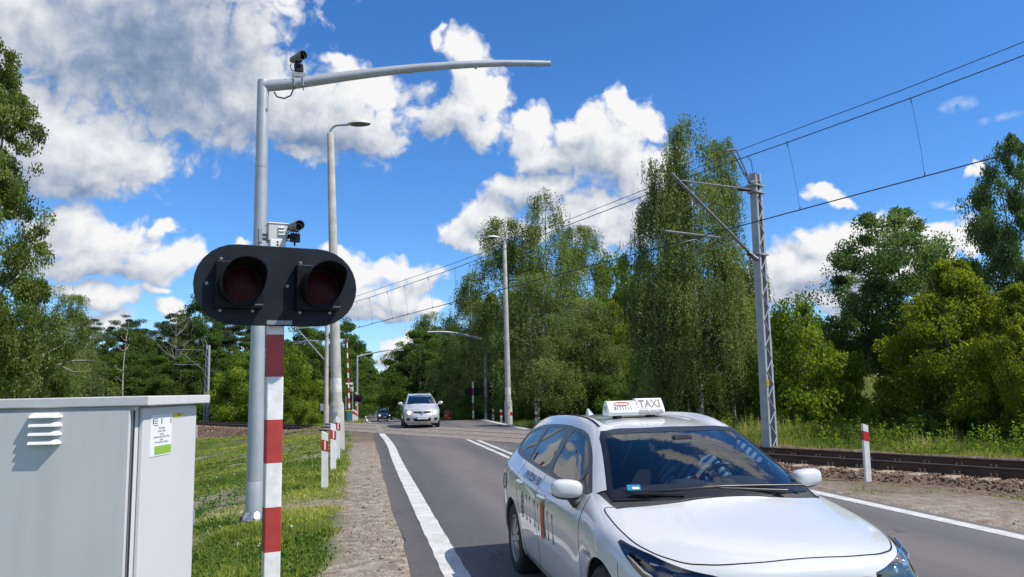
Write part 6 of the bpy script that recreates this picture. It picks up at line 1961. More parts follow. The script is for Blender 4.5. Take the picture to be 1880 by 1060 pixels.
def roof_sign(B, label):
    """moulded white taxi sign, flat underside, sloping faces fore and aft"""
    t = thing('taxi_sign', label, 'taxi sign')
    t.matrix_world = B
    SH = mat('white sign plastic', (0.80, 0.80, 0.78), (0.74, 0.74, 0.72), scale=6, rough=0.3, coat=0.4)
    def body(y0, y1, k, name):
        prof = [(-.105, .0), (-.118, .03), (-.110, .062), (-.046, .165*k), (-.030, .176*k), (.030, .176*k), (.046, .165*k), (.110, .062), (.118, .03), (.105, 0)]
        m = MB(); n = 10; vs, fs = [], []
        for i in range(n+1):
            q = i/n; y = y0+(y1-y0)*q
            e = 1.0
            for x, z in prof: vs.append((x*e, y, z*e))
        kx = len(prof)
        for i in range(n):
            for j in range(kx): fs.append((i*kx+j, i*kx+(j+1) % kx, (i+1)*kx+(j+1) % kx, (i+1)*kx+j))
        fs.append(tuple(range(kx-1, -1, -1))); fs.append(tuple(n*kx+j for j in range(kx)))
        m.add(vs, fs)
        return m.build(name, SH, t, bevel=0.014, segs=3, smooth=40)
    body(-.335, .335, .93, 'shell')
    body(-.325, -.005, 1.06, 'raised_panel')
    m = MB().box((0, 0, .028), (.240, .66, .006)); m.build('joint', mat('grey joint', (0.35, 0.35, 0.35), rough=0.5), t)
    for x in (-.07, .07):
        for y in (-.2, .2): MB().cyl((x, y, -.025), (x, y, .005), .03).build('foot', RUBBER, t)
    # lettering on both faces: local +x is the rear, so the front face slopes to -x
    for sx in (-1, 1):
        k1, k2 = .93, 1.06
        def face(vs, k, oy, oz, sx=sx, lift=.0025):
            a = Vector((sx*.110, 0, .062)); b = Vector((sx*.046, 0, .165*k))
            up = (b-a).normalized(); nn = Vector((sx*abs(up.z), 0, abs(up.x)))
            right = Vector((0, 1 if sx > 0 else -1, 0))
            return [tuple(a+up*((b-a).length*.5+oz+y)+right*(x+oy)+nn*lift) for x, y, z in vs]
        vs, fs = text_mesh('TAXI', .118, spacing=1.06, bold=.0045)
        vs = [(x*0.94, y, z) for x, y, z in vs]
        # panel is at y in (-.325, -.005)
        oy = (-.165)*(1 if sx > 0 else -1)
        MB().add(face(vs, k2, oy, .004), fs).build('taxi_lettering', mat('black sign lettering', (0.02, 0.025, 0.035), rough=0.4), t)
        fr = [(-.148, -.052), (.148, -.052), (.148, .055), (-.148, .055)]
        pts = face([(x, y, 0) for x, y in smooth_poly(fr, 2, .12)], k2, oy, .004, lift=.002)
        MB().tube(pts+[pts[0]], .0016, 4, cap=False).build('panel_frame', mat('thin grey line', (0.2, 0.22, 0.24), rough=0.4), t)
        vs, fs = text_mesh('8111111', .062, spacing=1.0, bold=.003); oy2 = .165*(1 if sx > 0 else -1)
        MB().add(face(vs, k1, oy2+.01, -.033), fs).build('phone_lettering', mat('blue sign lettering', (0.01, 0.06, 0.22), rough=0.4), t)
        ov = MB()
        e1 = [(.098*math.cos(2*math.pi*i/32), .027*math.sin(2*math.pi*i/32), 0) for i in range(32)]
        pts = face(e1, k1, oy2, .024); ov.tube(pts+[pts[0]], .0035, 4, cap=False)
        pts = face([(x*.82, y*.72, 0) for x, y, z in e1], k1, oy2, .024); ov.tube(pts+[pts[0]], .002, 4, cap=False)
        vs, fs = text_mesh('ELE', .042); ov.add(face([(x*1.3, y, z) for x, y, z in vs], k1, oy2, .024), fs)
        ov.build('oval_emblem', mat('orange emblem', (0.65, 0.10, 0.02), rough=0.4), t)
    vs, fs = text_mesh('739', .06)
    MB().add([(-x, .3375, .075+y) for x, y, z in vs], fs).build('side_number', MATS['black sign lettering'], t)
    return t

TAXI_LOC, TAXI_HEAD = Vector((2.262, 3.575, -0.022)), R(-0.1)
taxi, taxi_bvh = build_taxi(TAXI_LOC, TAXI_HEAD)
B = taxi.matrix_world.copy()
hr = taxi_bvh.ray_cast(Vector((2.60, 0, 3)), Vector((0, 0, -1)))[0]
roof_sign(B @ Matrix.Translation((hr.x-0.10, 0.075, hr.z+0.014)) @ Matrix.Scale(0.72, 4), 'white illuminated taxi roof sign lettered TAXI on the white estate')
# ------------------------------------------------------------------ other vehicles
def plain_car(name, label, paint, loc, heading, L=4.3, W=1.70, H=1.535, levels=3, lights=False, wheels_d=0.31, plate=None, grille_z=(0.60, 0.70), detail=True, boxy=0.0):
    t = thing(name, label, 'car', loc)
    fw = Vector((math.sin(heading), -math.cos(heading), 0)); rt = Vector((-math.cos(heading), -math.sin(heading), 0))
    B = Matrix(((-fw.x, -rt.x, 0, loc[0]), (-fw.y, -rt.y, 0, loc[1]), (0, 0, 1, loc[2]), (0, 0, 0, 1)))
    t.matrix_world = B
    ks, ky, kz = L/4.64, W/1.78, H/1.43
    def tr(q):
        s, y, z = q
        if boxy:                       # shorter bonnet, windscreen further forward, upright shoulders
            s = s-boxy*0.30*math.exp(-((s-1.35)/0.62)**2)
            y = y*(1+boxy*0.16*max(0, z-0.92))
        return (s*ks, -y*ky, z*kz)
    V, F = car_cage(taxi_columns(), [.20, .10, .05, .06, .11], [4.52, 4.60, 4.64, 4.62, 4.58, 4.50])
    me = cage_surface(V, [tuple(reversed(f)) for f in F], levels, 4)
    p = Panels(me)
    for s, z, r in ((.94, .31, .35), (3.63, .31, .35)):
        p.delete(both(lambda c, n, s=s, z=z, r=r: np.hypot(c[:, 0]-s, c[:, 2]-z)-r, side_ok))
    dlo = [(1.50, .985), (1.84, 1.205), (2.12, 1.318), (2.70, 1.358), (3.40, 1.338), (3.95, 1.26), (4.0, 1.10), (2.7, 1.0)]
    for a, b in ((1.5, 2.62), (2.70, 3.5), (3.58, 4.0)):
        p.mark('side_window', both(poly_sdf(dlo, (0, 2)), side_ok, lambda c, n, a=a, b=b: np.maximum(a-c[:, 0], c[:, 0]-b)))
    frontal = lambda c, n: np.maximum(c[:, 0]-2.4, 1.0-c[:, 0])
    ws = [(-.68, .985), (0, 1.01), (.68, .985), (.525, 1.345), (0, 1.37), (-.525, 1.345)]
    p.mark('windscreen', both(poly_sdf(ws, (1, 2)), frontal))
    hood = [(.185, 0), (.205, .43), (.29, .60), (.62, .775), (1.16, .757), (1.0, .45), (.98, 0), (1.0, -.45), (1.16, -.757), (.62, -.775), (.29, -.60), (.205, -.43)]
    if detail: p.seam(both(poly_sdf(hood, (0, 1)), lambda c, n: 0.70-c[:, 2]), 0.006)
    lamp = lambda c, n: np.maximum.reduce([c[:, 2]-np.interp(c[:, 0], [.1, .3, .66], [.70, .735, .79]), np.interp(c[:, 0], [.1, .3, .62], [.58, .59, .74])-c[:, 2], 0.46-np.abs(c[:, 1]), c[:, 0]-0.66])
    for q_, g_ in (('headlampR', lambda c, n: -c[:, 1]), ('headlampL', lambda c, n: c[:, 1])): p.mark(q_, both(lamp, g_), ('body', 'seams'))
    p.mark('grille', both(poly_sdf([(-.43, grille_z[0]+.03), (-.40, grille_z[1]), (.40, grille_z[1]), (.43, grille_z[0]+.03), (.12, grille_z[0]), (-.12, grille_z[0])], (1, 2)), lambda c, n: c[:, 0]-0.3))
    p.mark('intake', both(poly_sdf([(-.44, .42), (-.38, .29), (.38, .29), (.44, .42)], (1, 2)), lambda c, n: c[:, 0]-0.3))
    for sy in (-1, 1): p.mark('fog_lamp', both(poly_sdf([(sy*.56, .42), (sy*.60, .31), (sy*.74, .33), (sy*.74, .43)], (1, 2)), lambda c, n: c[:, 0]-0.45))
    for v in p.bm.verts:
        v.co = Vector(tr(v.co)); q = v[p.nl]; v[p.nl] = Vector((q[0]/ks, -q[1]/ky, q[2]/kz)).normalized()
    bmesh.ops.reverse_faces(p.bm, faces=p.bm.faces)
    G = glass('dark car glass', (0.14, 0.17, 0.19), fres=2.0, base=0.06)
    p.out('body', 'body', paint, t); p.out('seams', 'panel_gaps', MATS['panel gap'], t, off=-0.004)
    p.out('windscreen', 'windscreen', G, t, off=-0.003); p.out('side_window', 'side_window', G, t, off=-0.003)
    for q_ in 'RL': p.out('headlamp'+q_, 'headlamp', mat('clear lamp', (0.75, 0.76, 0.76), (0.5, 0.51, 0.52), scale=9, rough=0.15, metal=0.4), t)
    p.out('grille', 'grille', MATS['grey plastic cladding'], t, off=-0.01); p.out('intake', 'intake', MATS['panel gap'], t, off=-0.01); p.out('fog_lamp', 'fog_lamp', MATS['black car trim'], t, off=-0.008)
    MB().box((L*.5, 0, .30), (L*.8, W*.72, .2)).build('underbody', MATS['panel gap'], t)
    for s in (.94, 3.63):
        for sy in (-1, 1):
            wheel(t, s*ks, sy*W*.435, wheels_d, .195, MATS['silver wheel cover'], MATS['tyre rubber'], 7, outward=sy)
            m = MB(); vs, fs = [], []
            for i in range(15):
                a = R(-20+220*i/14); vs += [((s+.35*math.cos(a))*ks, sy*W*.47, (.31+.35*math.sin(a))*kz), ((s+.35*math.cos(a))*ks, sy*W*.28, (.31+.35*math.sin(a))*kz)]
            for i in range(14): fs.append((2*i, 2*i+2, 2*i+3, 2*i+1))
            m.add(vs, fs); m.build('arch_liner', MATS['panel gap'], t)
    for sy in (-1, 1):
        m = MB(); ellipsoid_box(m, (1.56*ks, sy*(W/2+.10), 1.02*kz), (.07, .11, .075), 2.6, 16, 10)
        m.tube([(1.56*ks, sy*(W/2+.02), .97*kz), (1.54*ks, sy*(W/2-.06), .945*kz)], .03, 6); m.build('mirror', paint, t, smooth=60)
    m = MB()
    for sy in (-.36, .36):
        ellipsoid_box(m, (2.35*ks, sy, .55), (.25, .24, .12), 3, 12, 8); ellipsoid_box(m, (2.58*ks, sy, .92*kz), (.09, .23, .30), 3, 12, 8); ellipsoid_box(m, (2.6*ks, sy, 1.24*kz), (.05, .12, .08), 3, 12, 8)
    ellipsoid_box(m, (1.6*ks, 0, .92*kz), (.25, .62, .06), 3, 12, 8)
    m.build('cabin', MATS['dark interior'], t, smooth=60)
    if plate:
        z = plate[1]
        pl = MB().box((0.035*ks, 0, z), (.02, .52, .115)).build('number_plate', MATS['plate white'], t)
        MB().box((0.024*ks, -.235, z), (.003, .045, .105)).build('blue_strip', mat('plate blue', (0.01, 0.05, 0.3), rough=0.4), pl)
        vs, fs = text_mesh(plate[0], .10)
        MB().add([(0.0235*ks, x*.85, z+y) for x, y, _ in vs], fs).build('lettering', MATS['black print'], pl)
    if lights:
        em, nt, ns, ln = nodes_of('dipped beam')
        o_ = N(nt, 'ShaderNodeOutputMaterial'); e_ = N(nt, 'ShaderNodeEmission'); e_.inputs[0].default_value = (1, 0.93, 0.72, 1); e_.inputs[1].default_value = 2.2; ln.new(e_.outputs[0], o_.inputs[0])
        for sy in lights:
            MB().lathe([(0, .02), (.06, .012), (.085, 0)], 16, 0, Matrix.Translation((.20*ks, sy*.60*ky, .655*kz)) @ Matrix.Rotation(R(-90), 4, 'Y')).build('lit_bulb', em, t)
    return t

def road_at(px, py):
    """where the road surface shows at a photo position, following its slope"""
    r = ray(px, py)
    lo, hi = 5.0, 600.0
    for _ in range(60):
        m = (lo+hi)/2; q = _C+r*m
        if q[2] > float(road_z(q[1])): lo = m
        else: hi = m
    return Vector(_C+r*lo)

def build_traffic():
    silver = paint_mat('silver car paint', (0.60, 0.61, 0.63), rough=0.32, metal=0.3)
    q = ground_hit(773, 785.5, 0.0)
    van = plain_car('silver_car', 'silver hatchback with lit headlamps coming over the crossing', silver, (q.x, q.y-0.85, 0.0), R(-1.0), L=4.3, W=1.70, H=1.57, levels=3, lights=(1, -1), plate=('WM 5518S', .475), boxy=1.0)
    # winged badge, plain oval
    m = MB().lathe([(0, .006), (.05, .004), (.06, -.004)], 20, 0, Matrix.Translation((.035, 0, .70)) @ Matrix.Rotation(R(-90), 4, 'Y')); m.build('badge', MATS['chrome'], van, smooth=60)
    blue = paint_mat('dark blue car paint', (0.02, 0.05, 0.26), rough=0.3)
    q = at(706.5, 772.3, 94); q.z = float(road_z(q.y))
    plain_car('blue_car', 'small dark blue saloon with lit headlamps behind the silver hatchback', blue, q, R(-1.0), L=4.5, W=1.80, H=1.42, levels=2, lights=(1, -1), plate=('WB 21', .45), detail=False)
    q = road_at(681.5, 751.5)
    w = plain_car('white_car', 'tiny white car with a pale box above its roof, farthest on the left lane', MATS['white car paint'], q, R(-0.5), L=4.4, W=1.85, H=1.6, levels=2, detail=False)
    MB().box((2.6, 0, 2.05), (2.2, 1.25, .75)).build('roof_box', MATS['pale camera housing'], w, bevel=0.08)
    q = road_at(694, 754.5)
    plain_car('black_car', 'tiny dark car following the red lorry in the far distance', paint_mat('black car paint', (0.015, 0.016, 0.018)), Vector((q.x, q.y, q.z)), R(180), L=4.5, W=1.8, H=1.45, levels=2, detail=False)
    q = road_at(699.5, 752.5)
    t = thing('red_lorry', 'red tipper lorry seen from behind far down the road', 'lorry', q, 0)
    rp = mat('lorry red', (0.22, 0.035, 0.025), (0.15, 0.025, 0.02), scale=2, rough=0.6)
    MB().box((0, 1.6, 1.85), (2.5, 4.6, 1.45)).build('tipper_body', rp, t, bevel=0.04)
    MB().box((0, 5.2, 1.7), (2.4, 2.0, 2.2)).build('cab', MATS['white paint'], t, bevel=0.12)
    m = MB()
    for i in range(4): m.box((-1.05+0.7*i, -0.72, 1.85), (0.07, 0.05, 1.45))
    m.box((0, -0.72, 2.55), (2.5, 0.06, 0.10)).box((0, -0.72, 1.16), (2.5, 0.06, 0.12)); m.build('tailgate_ribs', mat('lorry rib', (0.33, 0.12, 0.10), rough=0.6), t)
    MB().box((0, 2.0, 0.85), (0.9, 8.0, 0.25)).box((0, -0.6, 0.72), (2.3, 0.1, 0.2)).build('chassis', MATS['panel gap'], t)
    for yy in (0.2, 1.5, 5.2):
        for sx in (-1, 1):
            MB().lathe([(0, .18), (.3, .18), (.5, .14), (.52, 0), (.5, -.14), (0, -.14)], 24, 0, Matrix.Translation((sx*1.0, yy, .52)) @ Matrix.Rotation(R(90), 4, 'Y')).build('wheel', MATS['tyre rubber'], t, smooth=40)
    for sx in (-1, 1): MB().box((sx*0.95, -0.66, 0.95), (0.35, 0.06, 0.14)).build('tail_lamp', MATS['red tail lamp'], t)
build_traffic()

# ------------------------------------------------------------------ the driver
def skinned(name, nodes, edges, mats, parent, sub=2, root=0):
    me = bpy.data.meshes.new(name)
    me.from_pydata([n[:3] for n in nodes], edges, [])
    o = bpy.data.objects.new(name, me); COL.objects.link(o)
    md = o.modifiers.new('skin', 'SKIN')
    md.use_smooth_shade = True
    for i, n in enumerate(nodes):
        r = n[3] if not hasattr(n[3], '__len__') else None
        me.skin_vertices[0].data[i].radius = (n[3], n[3]) if r is not None else n[3]
        me.skin_vertices[0].data[i].use_root = (i == root)
    s = o.modifiers.new('sub', 'SUBSURF'); s.levels = s.render_levels = sub
    dg = bpy.context.evaluated_depsgraph_get()
    out = bpy.data.meshes.new_from_object(o.evaluated_get(dg))
    bpy.data.objects.remove(o); bpy.data.meshes.remove(me)
    out.materials.clear()
    for m in mats: out.materials.append(m)
    out.polygons.foreach_set('use_smooth', [True]*len(out.polygons))
    q = bpy.data.objects.new(name, out); COL.objects.link(q)
    if parent is not None: q.parent = parent
    return q

def build_driver(B):
    """sits on the car's left seat, both hands on the wheel; same axes as the taxi (x towards the rear)"""
    SKIN = mat('skin', (0.42, 0.24, 0.17), (0.36, 0.19, 0.13), scale=12, rough=0.5)
    t = thing('person', 'taxi driver in a blue striped shirt holding the steering wheel', 'person')
    t.matrix_world = B @ Matrix.Translation((0, -.36, 0))
    n = [(2.42, 0, .68, .14), (2.44, 0, .84, (.16, .12)), (2.45, 0, 1.00, (.175, .115)), (2.44, 0, 1.09, (.10, .08)), (2.42, 0, 1.14, .052), (2.40, 0, 1.19, (.068, .075)), (2.385, 0, 1.26, (.075, .088)), (2.39, 0, 1.325, (.062, .07)),
         (2.43, .19, 1.055, .062), (2.30, .255, .90, .047), (2.08, .20, .93, .036), (1.96, .165, .985, .026),
         (2.43, -.19, 1.055, .062), (2.30, -.255, .90, .047), (2.08, -.20, .93, .036), (1.96, -.165, .985, .026),
         (2.30, .11, .64, .088), (1.95, .14, .66, .065), (1.72, .14, .38, .05), (1.60, .14, .27, .04),
         (2.30, -.11, .64, .088), (1.95, -.14, .66, .065), (1.72, -.14, .38, .05), (1.60, -.14, .27, .04)]
    e = [(0, 1), (1, 2), (2, 3), (3, 4), (4, 5), (5, 6), (6, 7), (2, 8), (8, 9), (9, 10), (10, 11), (2, 12), (12, 13), (13, 14), (14, 15), (0, 16), (16, 17), (17, 18), (18, 19), (0, 20), (20, 21), (21, 22), (22, 23)]
    # hands: palm and five fingers curled round the rim
    for base, sy in ((11, 1), (15, -1)):
        bx, by, bz = n[base][:3]
        pm = len(n); n.append((bx-.055, by, bz+.02, (.034, .018))); e.append((base, pm))
        for k in range(4):
            oy = (k-1.5)*.019
            a = len(n)
            L = (.9, 1.0, .95, .78)[k]
            n += [(bx-.085, by+oy, bz+.030, .0095), (bx-.085-.022*L, by+oy, bz+.012, .0088), (bx-.085-.012*L, by+oy, bz-.014*L, .0075)]
            e += [(pm, a), (a, a+1), (a+1, a+2)]
        a = len(n)
        n += [(bx-.045, by-.038*sy, bz+.006, .011), (bx-.072, by-.046*sy, bz-.006, .009)]
        e += [(pm, a), (a, a+1)]
    skinned('body', n, e, [SKIN], t)
    # face: nose, ears, eyes, mouth
    m = MB(); ellipsoid_box(m, (2.302, 0, 1.245), (.016, .013, .022), 2.2, 12, 8)
    for sy in (-1, 1): ellipsoid_box(m, (2.40, sy*.082, 1.25), (.018, .008, .03), 2.2, 12, 8)
    m.build('nose_and_ears', SKIN, t, smooth=60)
    m = MB()
    for sy in (-1, 1): ellipsoid_box(m, (2.318, sy*.031, 1.272), (.008, .013, .007), 2, 12, 8)
    m.build('eyes', mat('eye', (0.05, 0.04, 0.04), rough=0.2), t, smooth=60)
    m = MB(); ellipsoid_box(m, (2.318, 0, 1.205), (.008, .026, .006), 2, 12, 8); m.build('mouth', mat('lips', (0.30, 0.10, 0.09), rough=0.5), t, smooth=60)
    m = MB(); vs, fs = [], []
    nu, nv = 20, 9
    for i in range(nv+1):
        th = R(90*i/nv*1.05)
        for j in range(nu):
            ph = 2*math.pi*j/nu
            back = 0.5-0.5*math.cos(ph)*-1
            z = 1.275+.092*math.cos(th)-(0.05 if math.cos(ph) > 0.0 else 0.0)*math.sin(th)
            vs.append((2.395+.092*math.sin(th)*math.cos(ph), .088*math.sin(th)*math.sin(ph), z))
    for i in range(nv):
        for j in range(nu): fs.append((i*nu+j, i*nu+(j+1) % nu, (i+1)*nu+(j+1) % nu, (i+1)*nu+j))
    m.add(vs, fs); m.build('hair', mat('grey hair', (0.10, 0.09, 0.085), (0.2, 0.19, 0.18), scale=60, rough=0.7), t, smooth=70)
    # striped shirt with long sleeves, dark trousers
    m_, nt, ns, ln = nodes_of('blue striped cloth')
    o_ = N(nt, 'ShaderNodeOutputMaterial'); b_ = N(nt, 'ShaderNodeBsdfPrincipled'); ln.new(b_.outputs[0], o_.inputs[0]); b_.inputs['Roughness'].default_value = 0.9
    tc = N(nt, 'ShaderNodeTexCoord'); wv = N(nt, 'ShaderNodeTexWave'); wv.inputs['Scale'].default_value = 7; wv.inputs['Distortion'].default_value = 0.6; wv.bands_direction = 'DIAGONAL'
    ln.new(tc.outputs['Object'], wv.inputs['Vector'])
    rp = N(nt, 'ShaderNodeValToRGB'); rp.color_ramp.elements[0].position = 0.42; rp.color_ramp.elements[0].color = (0.03, 0.12, 0.42, 1); rp.color_ramp.elements[1].position = 0.58; rp.color_ramp.elements[1].color = (0.55, 0.68, 0.85, 1)
    ln.new(wv.outputs[0], rp.inputs[0]); ln.new(rp.outputs[0], b_.inputs['Base Color'])
    k = 1.04
    g = lambda i, f=k: (n[i][0], n[i][1], n[i][2], tuple(q*f for q in n[i][3]) if hasattr(n[i][3], '__len__') else n[i][3]*f)
    sn = [g(0), g(1), g(2), (2.44, 0, 1.085, (.105, .085)), g(8, 1.1), g(9, 1.15), g(10, 1.2), (1.985, .172, .975, .034), g(12, 1.1), g(13, 1.15), g(14, 1.2), (1.985, -.172, .975, .034)]
    skinned('shirt', sn, [(0, 1), (1, 2), (2, 3), (2, 4), (4, 5), (5, 6), (6, 7), (2, 8), (8, 9), (9, 10), (10, 11)], [m_], t)
    tn = [(2.42, 0, .66, .155), g(16, 1.12), g(17, 1.15), g(18, 1.2), g(20, 1.12), g(21, 1.15), g(22, 1.2)]
    skinned('trousers', tn, [(0, 1), (1, 2), (2, 3), (0, 4), (4, 5), (5, 6)], [mat('dark trousers', (0.03, 0.03, 0.04), rough=0.9)], t)
build_driver(B)
# ------------------------------------------------------------------ trees
LEAF = {
 'birch': leaf_mat('birch leaves', [(0.0, (0.051, 0.081, 0.024)), (0.5, (0.128, 0.180, 0.052)), (1.0, (0.283, 0.338, 0.108))], trans=0.33, rough=0.62),
 'broad': leaf_mat('broad leaves', [(0.0, (0.038, 0.074, 0.015)), (0.5, (0.075, 0.136, 0.025)), (1.0, (0.141, 0.209, 0.040))], trans=0.48, rough=0.62),
 'lime': leaf_mat('yellow green leaves', [(0.0, (0.085, 0.116, 0.011)), (0.5, (0.171, 0.209, 0.020)), (1.0, (0.287, 0.302, 0.033))], trans=0.50, rough=0.62),
 'bluish': leaf_mat('blue green leaves', [(0.0, (0.053, 0.097, 0.036)), (0.5, (0.097, 0.160, 0.055)), (1.0, (0.181, 0.254, 0.085))], trans=0.41, rough=0.62),
 'pine': leaf_mat('pine needles', [(0.0, (0.027, 0.051, 0.021)), (0.5, (0.052, 0.087, 0.032)), (1.0, (0.099, 0.134, 0.050))], trans=0.28, rough=0.62),
 'fresh': leaf_mat('fresh green leaves', [(0.0, (0.074, 0.126, 0.016)), (0.5, (0.145, 0.223, 0.028)), (1.0, (0.271, 0.335, 0.046))], trans=0.50, rough=0.62),
 'poplar': leaf_mat('poplar leaves', [(0.0, (0.042, 0.068, 0.014)), (0.5, (0.120, 0.172, 0.036)), (1.0, (0.241, 0.291, 0.091))], trans=0.46, rough=0.62),
}
BARK = mat('grey brown bark', (0.085, 0.068, 0.055), (0.16, 0.135, 0.11), scale=9, rough=0.95, bump=0.8, bscale=22)
PINEBARK = mat('orange pine bark', (0.24, 0.115, 0.055), (0.15, 0.085, 0.055), scale=5, rough=0.95, bump=0.6, bscale=20)
DEADW = mat('bleached dead wood', (0.45, 0.42, 0.36), (0.30, 0.27, 0.23), scale=7, rough=0.9, bump=0.3, bscale=30)
def birch_bark():
    m, nt, ns, ln = nodes_of('birch bark')
    out = N(nt, 'ShaderNodeOutputMaterial'); b = N(nt, 'ShaderNodeBsdfPrincipled'); ln.new(b.outputs[0], out.inputs[0]); b.inputs['Roughness'].default_value = 0.85
    tc = N(nt, 'ShaderNodeTexCoord'); mp = N(nt, 'ShaderNodeMapping'); mp.inputs['Scale'].default_value = (2.2, 2.2, 5.0); ln.new(tc.outputs['Object'], mp.inputs[0])
    nz = N(nt, 'ShaderNodeTexNoise'); nz.inputs['Scale'].default_value = 1.5; nz.inputs['Detail'].default_value = 5; ln.new(mp.outputs[0], nz.inputs['Vector'])
    rp = N(nt, 'ShaderNodeValToRGB'); e = rp.color_ramp.elements
    e[0].position, e[0].color = 0.42, (0.035, 0.032, 0.03, 1); e[1].position, e[1].color = 0.52, (0.50, 0.48, 0.43, 1)
    q = e.new(0.75); q.color = (0.62, 0.6, 0.55, 1)
    ln.new(nz.outputs[0], rp.inputs[0]); ln.new(rp.outputs[0], b.inputs['Base Color'])
    return m
BIRCHBARK = birch_bark()

def leaves(P, size, droop, r, aspect=0.6, up=None):
    """a rhombic leaf at each point; droop pulls the tip downward"""
    n = len(P)
    d = r.normal(size=(n, 3)); d[:, 2] -= droop
    d /= np.linalg.norm(d, axis=1)[:, None]
    q = r.normal(size=(n, 3))
    w = np.cross(d, q); w /= np.linalg.norm(w, axis=1)[:, None]+1e-9
    s = size*r.uniform(0.65, 1.35, n)[:, None]
    a, b = d*s, w*s*aspect*0.5
    V = np.stack([P, P+a*0.45+b, P+a, P+a*0.45-b], 1)
    return V

def crown(kind, H, W, z0, n_cl, n_leaf, size, seed, prof, weep=0.0, cl=0.16, droop=0.4, shell=0.45, tops=None, aspect=0.62):
    """leaf points of a crown: clumps spread through an envelope. prof: half-width (0..1) at heights 0..1"""
    r = np.random.default_rng(seed)
    hs = np.linspace(0, 1, len(prof))
    C = []
    lob = r.uniform(0, 6.28, 4)
    while len(C) < n_cl:
        h = r.random(); a = r.uniform(0, 2*math.pi)
        lim = np.interp(h, hs, prof)
        if r.random() > lim**1.0*0.9+0.1: continue
        lim *= 1+0.20*math.sin(3*a+lob[0]+5*h)+0.15*math.sin(5*a+lob[1]-9*h)+0.12*math.sin(2*a+lob[2]+14*h)
        rr = lim*(shell+(1-shell)*r.random()**0.6) if r.random() < 0.75 else lim*r.random()**0.5*0.8
        c = np.array([rr*math.cos(a)*W/2, rr*math.sin(a)*W/2, z0+h*(H-z0)])
        if tops is not None:
            for tx, th in tops:          # separate leaders near the top
                pass
        C.append((c[0], c[1], c[2], h))
    C = np.array(C)
    per = r.dirichlet(np.ones(n_cl)*3.0)*n_leaf
    Ps, T = [], []
    for (x, y, z, h), m in zip(C, per):
        m = max(8, int(m))
        rc = cl*W*(0.55+0.75*r.random())*(0.75+0.4*np.interp(h, hs, prof))*0.6
        toff = r.normal(0, 0.2)  # leaf tone of the clump; spread widened to stand in for clump shadows
        if weep > 0:
            ns_ = max(3, m//16)
            sx, sy = r.normal(0, rc*0.75, ns_), r.normal(0, rc*0.75, ns_)
            L = weep*r.uniform(0.35, 1.15, ns_)
            k = r.integers(0, ns_, m)
            t = r.random(m)**0.9
            out = np.array([x, y])/(math.hypot(x, y)+1e-6)
            px = x+sx[k]+out[0]*0.25*L[k]*np.sqrt(t)+r.normal(0, 0.045, m)
            py = y+sy[k]+out[1]*0.25*L[k]*np.sqrt(t)+r.normal(0, 0.045, m)
            pz = z+rc*0.5-np.abs(sx[k]+sy[k])*0.15 - t*L[k] + r.normal(0, 0.03, m)
            Ps.append(np.stack([px, py, pz], 1))
        else:
            d = r.normal(size=(m, 3)); d /= np.linalg.norm(d, axis=1)[:, None]
            rad = rc*r.random(m)**0.42
            q = d*rad[:, None]; q[:, 2] *= 0.72 if kind != 'pine' else 0.38
            if kind == 'pine': q[:, :2] *= 1.25
            Ps.append(np.array([x, y, z])+q)
        T.append(np.clip(0.48+toff+r.normal(0, 0.17, m), 0, 1))
    P = np.concatenate(Ps); T = np.concatenate(T)
    V = leaves(P, size, droop, r, aspect)
    V[..., 2] = np.maximum(V[..., 2], 0.05)
    Fq = np.arange(len(P)*4).reshape(-1, 4)
    return V.reshape(-1, 3), Fq, T, C

def trunk_mesh(H, r0, C, seed, lean=(0, 0), limbs=26, top=0.92, stems=1, spread=0.5, sinuous=0.25, lim_from=0.25):
    r = np.random.default_rng(seed+99)
    m = MB()
    axes = []
    for s in range(stems):
        a = 2*math.pi*s/max(1, stems)+r.random()
        ex = (spread*math.cos(a) if stems > 1 else 0)+lean[0]; ey = (spread*math.sin(a) if stems > 1 else 0)+lean[1]
        pts, rad = [], []
        n = 12
        for i in range(n+1):
            q = i/n
            pts.append(Vector((ex*q**1.2*H*0.12+sinuous*0.3*math.sin(q*5+r.random()*0.5+s)*q, ey*q**1.2*H*0.12+sinuous*0.3*math.cos(q*4+s)*q, -0.25+q*(H*top+0.25))))
            rad.append(r0*(1.18 if i == 0 else 1)*(1-q)**0.8*(0.8 if stems > 1 else 1)+0.012)
        m.tube(pts, rad, 9)
        axes.append(pts)
    idx = r.permutation(len(C))[:limbs]
    for i in idx:
        c = Vector(C[i][:3])
        pts = axes[i % stems]
        # leave the stem somewhat below the clump
        zb = max(lim_from*H*0.5, c.z-0.55*math.hypot(c.x, c.y)-0.4)
        base = min(pts, key=lambda p: abs(p.z-zb))
        if (c-base).length < 0.3: continue
        q = max(0.05, 1-base.z/(H*top))
        mid = base.lerp(c, 0.5)+Vector((r.normal(0, .12), r.normal(0, .12), 0.10*(c-base).length))
        rr = max(0.012, r0*0.38*q**0.7)
        m.tube([base, base.lerp(mid, 0.55)+Vector((0, 0, 0.05)), mid, mid.lerp(c, 0.55), c], [rr, rr*0.75, rr*0.55, rr*0.35, 0.006], 6, cap=False)
    return m

